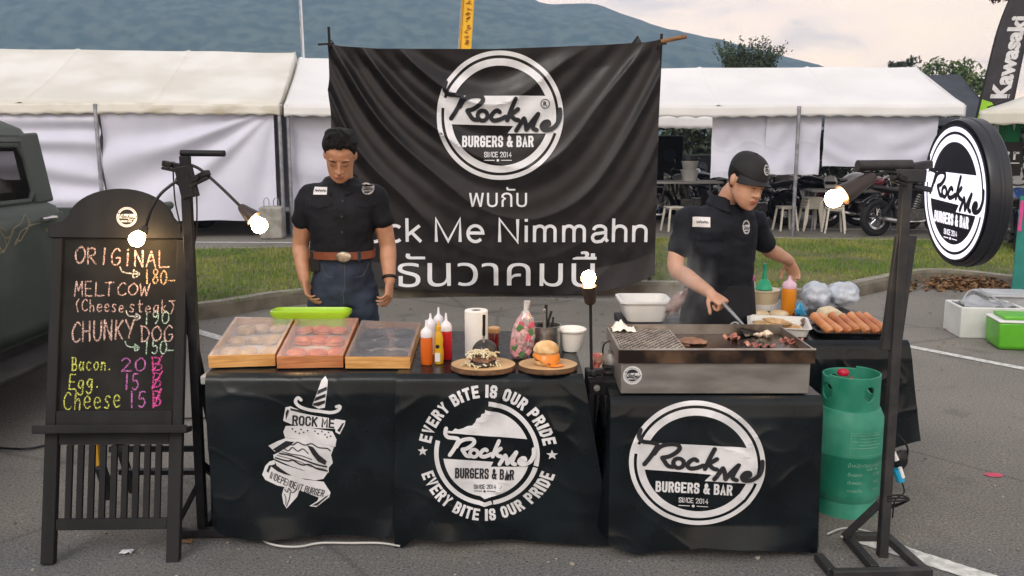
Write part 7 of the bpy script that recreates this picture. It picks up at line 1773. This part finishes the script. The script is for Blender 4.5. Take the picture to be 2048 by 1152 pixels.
b1 = g.build('body', SKIN, p1); remesh(b1, .0046, 6)
head_extras(M1, p1, o1)
hair_shell(p1, M1, o1, lambda a: float(np.interp(math.sin(a), [-1, -.8, -.6, -.35, 0, .3, 1], [.192, .188, .170, .145, .122, .075, .055])) + .006 * noise.noise(Vector((math.cos(a) * 6, math.sin(a) * 6, 2))), .010, 3, top=.026)
# shirt
g = G(); g.rings([ell(zc_(1.052) + Vector((0, -.005, 0)), .153, .119, p=2.35)] + [ell(zc_(z) + Vector((0, dy, 0)), rx + .017, ry + .017, p=2.35) for z, rx, ry, dy in TORSO if 1.1 < z < 1.41]); g.rings([ell(zc_(1.40) + Vector((0, .012, 0)), .108, .078, p=2.2), ell(zc_(1.445) + Vector((0, .016, 0)), .076, .070)])
for sh, el in ((shl, ell_), (shr, elr)):
    e_ = sh.lerp(el, .52); sgn = -1 if sh.x < f0.x else 1
    limb(g, [sh + Vector((-sgn * .06, 0, .018)), sh + Vector((0, 0, .0)), sh.lerp(el, .3), e_ + Vector((sgn * .004, 0, 0))], [.050, .055, .057, .060])
g.v = [tuple(Vector(v) - o1) for v in g.v]
s1_ = g.build('shirt', SHIRT, p1); remesh(s1_, .008, 4); crumple(s1_, .010, 6, 2, .007)
def collar(nk, o, par, yaw=0, m=SHIRT, tilt=0, wd=.064):
    g = G(); Rz = Matrix.Rotation(yaw, 3, 'Z')
    for s in (-1, 1):
        pts = []
        def cf(u, v, s=s):
            a = R(90 - s * (8 + 158 * u)) ; r = wd + .010 + .020 * v + .040 * v * u * u
            p = Vector((math.cos(a) * r, math.sin(a) * r * .92, .062 * (1 - v) + .006 * v - .050 * u * u * v - .040 * u * (1 - v)))
            return nk + Rz @ p - o
        g.grid(cf, 16, 5)
    return g.build('collar', m, par, solid=.004, ang=180)
collar(neck + Vector((0, .012, -.015)), o1, p1)
sm = surf_map([s1_], o1)
def pxz(px, py, Y): q = P(px, py, Y); return q.x, q.z
yf = 4.28
def rect(pr, x0, y0, x1, y1, Y, mi=0, layer=0): a, b = pxz(x0, y0, Y), pxz(x1, y1, Y); pr.poly([(a[0], a[1]), (b[0], a[1]), (b[0], b[1]), (a[0], b[1])], mi, layer)
pr = Pr(); rect(pr, 622, 375, 651, 390, yf)
for k in range(6): q = pxz(627 + 4 * k, 382 + (k % 2), yf); pr.stroke([(q[0] - .004, q[1] - .004), (q[0], q[1] + .005), (q[0] + .005, q[1] - .003)], .0035, 1, 2)
pr.build('name_patch', [INK_W, INK_K], p1, sm, grid=.015, dz=.0006, base=.003)
pr = Pr(); q = pxz(731, 378, yf); at(pr, q[0], q[1], .030); pr.ring(0, 0, 0, 1.05, n=32, mi=1, layer=-1); logo(pr, tiny=False); pr.build('emblem_patch', [INK_W, INK_K], p1, sm, grid=.015, dz=.0006, base=.0035)
for (x0, x1) in ((617, 662), (708, 752)):
    pr = Pr(); a, b = pxz(x0, 402, yf), pxz(x1, 402, yf); h_ = .022
    pr.poly([(a[0], a[1]), (b[0], b[1]), (b[0], b[1] - h_), ((a[0] + b[0]) / 2, a[1] - h_ * 1.6), (a[0], a[1] - h_)]); pr.build('pocket_flap', [SHIRT], p1, sm, grid=.015, base=.006)
for py in (369, 402, 433, 464):
    q = pxz(684, py, yf); pr = Pr(); pr.ring(q[0], q[1], 0, .005, n=14); pr.build('button', [GREYC], p1, sm, grid=0, base=.006)
pr = Pr(); a, b = pxz(676, 366, yf), pxz(692, 500, yf); pr.poly([(a[0], a[1]), (b[0], a[1]), (b[0], b[1]), (a[0], b[1])]); pr.build('placket', [SHIRT], p1, sm, grid=.03, base=.003)
# jeans
g = G(); rs = []
for z, rx, ry in ((.80, .142, .110), (.88, .157, .118), (.96, .155, .116), (1.055, .149, .115)): rs.append(ell(zc_(z), rx, ry, p=2.4))
g.rings(rs)
for s in (-1, 1): limb(g, [zc_(.86) + Vector((s * .085, 0, 0)), zc_(.66) + Vector((s * .09, -.005, 0)), zc_(.48) + Vector((s * .10, -.01, 0)), zc_(.10) + Vector((s * .11, .02, 0))], [.097, .087, .072, .068])
g.v = [tuple(Vector(v) - o1) for v in g.v]
j1 = g.build('jeans', DENIM, p1); remesh(j1, .010, 3); crumple(j1, .014, 6, 7, .007)
jm = surf_map([j1], o1); pr = Pr(); JY = 4.28
for pts in ([(688, 524), (688, 575), (681, 592)], [(640, 530), (650, 552), (664, 556)], [(733, 530), (724, 552), (710, 556)], [(686, 590), (686, 640)]): pr.stroke([pxz(*q, JY) for q in pts], .003)
pr.build('seam', [mat('thread_tan', (.07, .075, .09), .8)], j1, jm, grid=.02, base=.002)
zb = J(686, 512, 4.29).z
g = G(); rs = []
for dz_, gr_ in ((-.019, .0), (-.019, .006), (.019, .006), (.019, 0)): rs.append(ell(zc_(zb + dz_) - o1, (.159 + gr_), (.1255 + gr_), p=2.4, n=40))
g.rings(rs, cap=False); bel = g.build('belt', LEAB, p1)
g = G(); M = Matrix.Translation(J(687, 514, 4.271) - o1) @ Matrix.Rotation(R(90), 4, 'X'); g.lathe([(.001, .004), (.022, .004), (.031, .0), (.033, -.003), (.031, -.006)], n=24, M=M @ Matrix.Scale(1.15, 4, (1, 0, 0)) @ Matrix.Scale(.8, 4, (0, 1, 0))); g.build('buckle', mat('worn_nickel', (.42, .36, .28), .4, .8, var=.3, vs=40), bel)
for px in (652, 718): G().box(J(px, 513, 4.29) + Vector((0, .01, 0)) - o1, (.014, .012, .05)).build('belt_loop', DENIM, bel, bevel=.002)
g = G(); g.box(J(634, 520, 4.36) - o1, (.05, .09, .11)); g.bar(J(630, 500, 4.36) - o1, J(652, 495, 4.32) - o1, .012, .02); g.build('belt_pouch', BLACKM, p1, bevel=.012)
g = G(); c_ = wrr.lerp(elr, .10) - o1; d_ = (elr - wrr).normalized(); x_, y_ = frame_of(d_); rs = [[c_ + d_ * t_ + (x_ * math.cos(a) + y_ * math.sin(a)) * (.0335) for a in (2 * math.pi * k / 20 for k in range(20))] for t_ in (-.007, .007)]
g.rings(rs, cap=False).build('wristband', BLACKM, p1, solid=.006)
for s in (-1, 1):
    g = G(); limb(g, [zc_(.07) + Vector((s * .11, .05, 0)), zc_(.05) + Vector((s * .12, -.08, 0)), zc_(.045) + Vector((s * .125, -.17, 0))], [.052, .050, .040]); g.v = [(v[0] - o1.x, v[1] - o1.y, max(.002, v[2] - o1.z)) for v in g.v]; g.build('shoe', SHOE, p1)

# ---------------------------------------------------------------- the cook
f0 = P(1440, 600, 4.34); o2 = Vector((f0.x, 4.36, 0))
p2 = thing('person', 'cook in black cap and dark work shirt leaning over the griddle with a spatula', 'person', o2)
YAW = R(16); AX = Vector((math.cos(YAW), math.sin(YAW), 0)); AY = Vector((-math.sin(YAW), math.cos(YAW), 0))
neck = J(1452, 408, 4.26); hc = J(1474, 390, 4.19)
M2 = Matrix.Translation(hc + Vector((0, 0, -.040))) @ Matrix.Rotation(R(29), 4, 'Z') @ Matrix.Rotation(R(21), 4, 'X') @ Matrix.Rotation(R(7), 4, 'Y') @ Matrix.Scale(1.0, 4)
shl, shr = J(1374, 440, 4.24), J(1512, 446, 4.36)
ell2, elr2 = J(1352, 535, 4.16), J(1536, 498, 4.46); wrl2, wrr2 = J(1420, 586, 3.95), J(1580, 522, 4.56)
cs = [(J(1436, 690, 4.40), .150, .112), (J(1438, 640, 4.39), .160, .118), (J(1438, 590, 4.37), .148, .110), (J(1442, 550, 4.34), .142, .106), (J(1442, 500, 4.30), .155, .110), (J(1442, 460, 4.28), .162, .108), (J(1446, 432, 4.27), .145, .09), (J(1450, 412, 4.265), .095, .066), (J(1452, 402, 4.26), .058, .052)]
def torso2(g, grow=0.0, a=0, b=99): return g.rings([ell(c, rx + grow, ry + grow, AX, AY, p=2.35) for c, rx, ry in cs[a:b]])
g = G(); torso2(g, -.02)
limb(g, [neck + Vector((0, .02, -.05)), neck + Vector((.01, -.01, .03)), hc + Vector((.0, .03, .02))], [.058, .052, .054])
head_geo(g, M2)
limb(g, [shl, shl.lerp(ell2, .5) + Vector((-.01, 0, 0)), ell2, ell2.lerp(wrl2, .35) + Vector((0, 0, -.006)), wrl2], [.048, .045, .040, .041, .027])
limb(g, [shr, shr.lerp(elr2, .5), elr2, elr2.lerp(wrr2, .4), wrr2], [.048, .044, .039, .038, .026])
hand_geo(g, wrl2, J(1462, 616, 3.86) - wrl2, (.2, -.05, -.95), -1, curl=(74, 84, 56), scale=.98, spread=1.0, tcurl=36)
hand_geo(g, wrr2, J(1590, 552, 4.57) - wrr2, (-.5, -.6, -.2), 1, curl=(34, 40, 30), scale=.95)
pe = cs[0][0]
for s in (-1, 1):
    h_ = pe + AX * s * .085; h_.z = .84; kn = h_ + Vector((0, 0, -.38)); an = h_ + Vector((s * .02, .03, 0)); an.z = .10; limb(g, [h_, kn, an], [.088, .056, .042]); t0 = an.copy(); t0.z = .06; limb(g, [t0, t0 + Vector((.02, -.17, -.015))], [.045, .035])
g.v = [tuple(Vector(v) - o2) for v in g.v]
b2 = g.build('body', SKIN2, p2); remesh(b2, .0046, 5)
head_extras(M2, p2, o2)
hair_shell(p2, M2, o2, lambda a: .19 if math.sin(a) < -.45 else (.135 if math.sin(a) < .2 else .075), .006, 8, top=-.012, rough=.002)
g = G(); torso2(g, .017, 1, 8); g.rings([ell(cs[7][0], .10, .074, AX, AY), ell(neck + Vector((0, .01, .004)), .072, .066, AX, AY)])
limb(g, [shl + Vector((.05, 0, .012)), shl + Vector((0, 0, .008)), shl.lerp(ell2, .3), shl.lerp(ell2, .58)], [.050, .056, .058, .062])
limb(g, [shr + Vector((-.05, -.01, .012)), shr + Vector((0, 0, .008)), shr.lerp(elr2, .4), shr.lerp(elr2, .72)], [.050, .056, .056, .058])
g.v = [tuple(Vector(v) - o2) for v in g.v]
s2_ = g.build('shirt', mat('dark_navy_shirt', (.010, .012, .018), .75, var=.25, vs=9, bump=.18, bs=70, spec=.25), p2); remesh(s2_, .008, 4); crumple(s2_, .011, 6, 5, .007)
collar(neck + Vector((0, .008, .008)), o2, p2, yaw=YAW, m=s2_.data.materials[0], wd=.060)
SH2 = s2_.data.materials[0]; sm = surf_map([s2_], o2); yf = 4.17
pr = Pr(); rect(pr, 1386, 434, 1419, 454, yf)
for k in range(6): q = pxz(1393 + 4 * k, 444 + (k % 2), yf); pr.stroke([(q[0] - .004, q[1] - .004), (q[0], q[1] + .006), (q[0] + .005, q[1] - .003)], .003, 1, 2)
pr.build('name_patch', [INK_W, INK_K], p2, sm, grid=.015, dz=.0006, base=.003)
pr = Pr(); q = pxz(1495, 455, yf); at(pr, q[0], q[1], .021, .034); pr.ring(0, 0, 0, 1.05, n=32, mi=1, layer=-1); logo(pr, tiny=False); pr.build('emblem_patch', [INK_W, INK_K], p2, sm, grid=.015, dz=.0006, base=.0035)
for (x0, x1) in ((1378, 1424), (1474, 1508)):
    pr = Pr(); a, b = pxz(x0, 466, yf), pxz(x1, 470, yf); pr.poly([a, b, (b[0], b[1] - .022), ((a[0] + b[0]) / 2, a[1] - .036), (a[0], a[1] - .022)]); pr.build('pocket_flap', [SH2], p2, sm, grid=.015, base=.006)
pr = Pr(); a, b = pxz(1448, 420, yf), pxz(1462, 610, yf); pr.poly([(a[0], a[1]), (b[0], a[1]), (b[0] - .01, b[1]), (a[0] - .01, b[1])]); pr.build('placket', [SH2], p2, sm, grid=.03, base=.003)
# trousers, apron
g = G(); rs = []
for c, rx, ry in cs[:3]: rs.append(ell(c, rx + .014, ry + .014, AX, AY, p=2.4))
lo_ = cs[0][0].copy(); lo_.z -= .08; g.rings([ell(lo_, .15, .115, AX, AY, p=2.4)] + rs)
for s in (-1, 1):
    h_ = pe + AX * s * .085; h_.z = .82; limb(g, [h_, h_ + Vector((0, 0, -.34)), h_ + Vector((s * .02, .03, -.72))], [.096, .072, .066])
g.v = [tuple(Vector(v) - o2) for v in g.v]
t2_ = g.build('trousers', mat('black_trousers', (.010, .010, .012), .8, var=.25, vs=8, bump=.2, bs=120), p2); remesh(t2_, .010, 3); crumple(t2_, .008, 5, 1, .004)
for s in (-1, 1):
    an = pe + AX * s * .085 + Vector((s * .02, .03, 0)); g = G(); a0 = an.copy(); a0.z = .065; limb(g, [a0 + Vector((0, .02, 0)), a0 + Vector((.01, -.10, -.01)), a0 + Vector((.02, -.19, -.02))], [.052, .05, .04]); g.v = [(v[0] - o2.x, v[1] - o2.y, max(.002, v[2])) for v in g.v]; g.build('shoe', SHOE, p2)
APR = mat('black_apron', (.009, .010, .013), .7, var=.2, vs=6, bump=.15, bs=60, spec=.3)
zt_ = J(1440, 575, 4.2).z
g = G()
def af(u, v):
    a = R(-90 + (u - .5) * 230); k = v; z = zt_ - .62 * v; rx, ry = .178 + .055 * k, .142 + .04 * k
    wv = .014 * k * math.sin(u * 26 + 2 * noise.noise(Vector((u * 4, v * 2, 3))))
    return Vector((f0.x, 4.375, 0)) + AX * math.cos(a) * (rx + wv) + AY * math.sin(a) * (ry + wv) + Vector((0, 0, z + .03 * math.cos((u - .5) * 5))) - o2
g.grid(af, 60, 30); ap = g.build('apron', APR, p2, solid=.004, ang=180)
pr = Pr(); q = pxz(1469, 655, 4.22); at(pr, q[0], q[1], .030); logo(pr, tiny=False); pr.build('apron_emblem', [INK_W, INK_K], ap, surf_map([ap], o2), grid=.015, dz=.0006, base=.004)
# cap
ML = Matrix.Translation(-o2) @ M2
CAPK = mat('black_cap_cloth', (.010, .010, .012), .75, var=.2, vs=12, bump=.2, bs=110)
g = G()
def capf(u, v):
    a = 2 * math.pi * u; t = v * math.pi / 2; r = math.cos(t) ** .8
    return ML @ Vector((math.cos(a) * .082 * r, .006 + math.sin(a) * .102 * r, .158 + .090 * math.sin(t) ** .9 + .012 * (1 - v) * math.sin(a)))
g.grid(capf, 40, 16); g.add([ML @ Vector((.007 * math.cos(a), .006 + .007 * math.sin(a), .246 + dz_)) for dz_ in (0, .006) for a in (2 * math.pi * k / 10 for k in range(10))], [tuple(range(10, 20))] + [(k, (k + 1) % 10, 10 + (k + 1) % 10, 10 + k) for k in range(10)])
cp = g.build('cap', CAPK, p2, solid=.005, ang=70)
g = G()
def brim(u, v):
    a = R(-90 + (u - .5) * 150); r = 1 + .50 * v * math.cos((u - .5) * math.pi * .98) ** .6
    x = math.cos(a) * .080 * (1 + .10 * v); y = .004 + math.sin(a) * .100 * r
    return ML @ Vector((x, y, .160 - .002 * v + .010 * math.sin(a) - .045 * (x / .085) ** 2 * v))
g.grid(brim, 30, 10); g.build('brim', CAPK, cp, solid=.005, ang=180)
pr = Pr(); at(pr, 0, 0, .026); pr.ring(0, 0, 0, 1.05, n=30, mi=1, layer=-1); logo(pr, tiny=False)
def capmap(x, y, off):
    t = .62 + (y / .10); t = min(1.4, max(.05, t)); u = .75 + x / (2 * math.pi * .09) + .02
    v = t / (math.pi / 2); p = Vector(capf(u, min(.98, v))); nrm = (p - ML @ Vector((0, .0, .16))).normalized(); return p + nrm * (off + .004)
pr.build('cap_emblem', [INK_W, INK_K], cp, capmap, grid=0, dz=.0004, base=.002)
# wrapped cloth tucked at the hip
tw_ = thing('wrapped_towel', 'cloth in a clear wrapper tucked at the cook\'s hip', 'towel', J(1352, 606, 4.2))
g = G(); g.blob((0, 0, 0), (.032, .024, .075), 16, rot=(R(8), R(34), 0), amp=.4, seed=6, fq=4); g.build('roll', mat('mauve_cloth', (.22, .13, .12), .35, var=.3, vs=30, col2=(.42, .32, .30), bump=.3, bs=60, coat=.4), tw_)
# spatula in his hand
hp = J(1446, 606, 3.885); tipz = go.z + BH + .03
tip = Vector((P(1500, 660, 3.66).x, 3.62, tipz)); ho = hp - (tip - hp).normalized() * .03
sp_ = thing('spatula', 'steel spatula in the cook\'s hand touching the hot plate', 'spatula', ho)
d_ = tip - ho; G().tube([(0, 0, 0), d_ * .3, d_ * .75], [.009, .009, .005], 10).build('handle', STEEL, sp_)
g = G(); s_ = Vector((.6, .5, 0)).normalized(); q0 = d_ * .74; q1 = d_ * 1.02
g.add([q0 - s_ * .015, q0 + s_ * .015, d_ * .82 + s_ * .045, q1 + s_ * .05, q1 - s_ * .05, d_ * .82 - s_ * .045], [(0, 1, 2, 3, 4, 5)]); g.build('blade', mat('dark_blade', (.05, .045, .04), .3, .9, var=.3, vs=20), sp_, solid=.003)

# ---------------------------------------------------------------- thin smoke over the hot plate
smk = mat('smoke_air', (1, 1, 1)); t_ = smk.node_tree; t_.nodes.clear()
_o = t_.nodes.new('ShaderNodeOutputMaterial'); _v = t_.nodes.new('ShaderNodeVolumePrincipled'); _t = t_.nodes.new('ShaderNodeTexCoord'); _n = t_.nodes.new('ShaderNodeTexNoise'); _r = t_.nodes.new('ShaderNodeMapRange')
_n.inputs['Scale'].default_value = 2.2; _n.inputs['Detail'].default_value = 4; _r.inputs[1].default_value = .42; _r.inputs[2].default_value = .75; _r.inputs[3].default_value = 0; _r.inputs[4].default_value = 1.0
_s = t_.nodes.new('ShaderNodeTexGradient'); _s.gradient_type = 'SPHERICAL'; _m = t_.nodes.new('ShaderNodeMath'); _m.operation = 'MULTIPLY'; _k = t_.nodes.new('ShaderNodeMath'); _k.operation = 'MULTIPLY'; _k.inputs[1].default_value = 7.0
t_.links.new(_t.outputs['Object'], _s.inputs[0]); t_.links.new(_t.outputs['Object'], _n.inputs[0]); t_.links.new(_n.outputs[0], _r.inputs[0])
t_.links.new(_r.outputs[0], _m.inputs[0]); t_.links.new(_s.outputs['Fac'], _m.inputs[1]); t_.links.new(_m.outputs[0], _k.inputs[0]); t_.links.new(_k.outputs[0], _v.inputs['Density'])
_v.inputs['Color'].default_value = (.80, .88, 1.0, 1); t_.links.new(_v.outputs[0], _o.inputs['Volume'])
o = struct(G().blob((0, 0, 0), 1.0, 20).build('smoke', smk), 'stuff'); o.location = go + Vector((-.07, .20, BH + .22)); o.scale = (.17, .12, .26)

# ---------------------------------------------------------------- air: pale haze over the far hill
hz = mat('haze_air', (1, 1, 1)); hz.node_tree.nodes.clear()
_o = hz.node_tree.nodes.new('ShaderNodeOutputMaterial'); _v = hz.node_tree.nodes.new('ShaderNodeVolumePrincipled')
_v.inputs['Color'].default_value = (.36, .56, .96, 1); _v.inputs['Density'].default_value = .00085; _v.inputs['Anisotropy'].default_value = 0.2
hz.node_tree.links.new(_v.outputs[0], _o.inputs['Volume'])
struct(G().box((0, 313, 99.5), (2840, 1046, 201)).build('haze', hz, smooth=False), 'stuff')
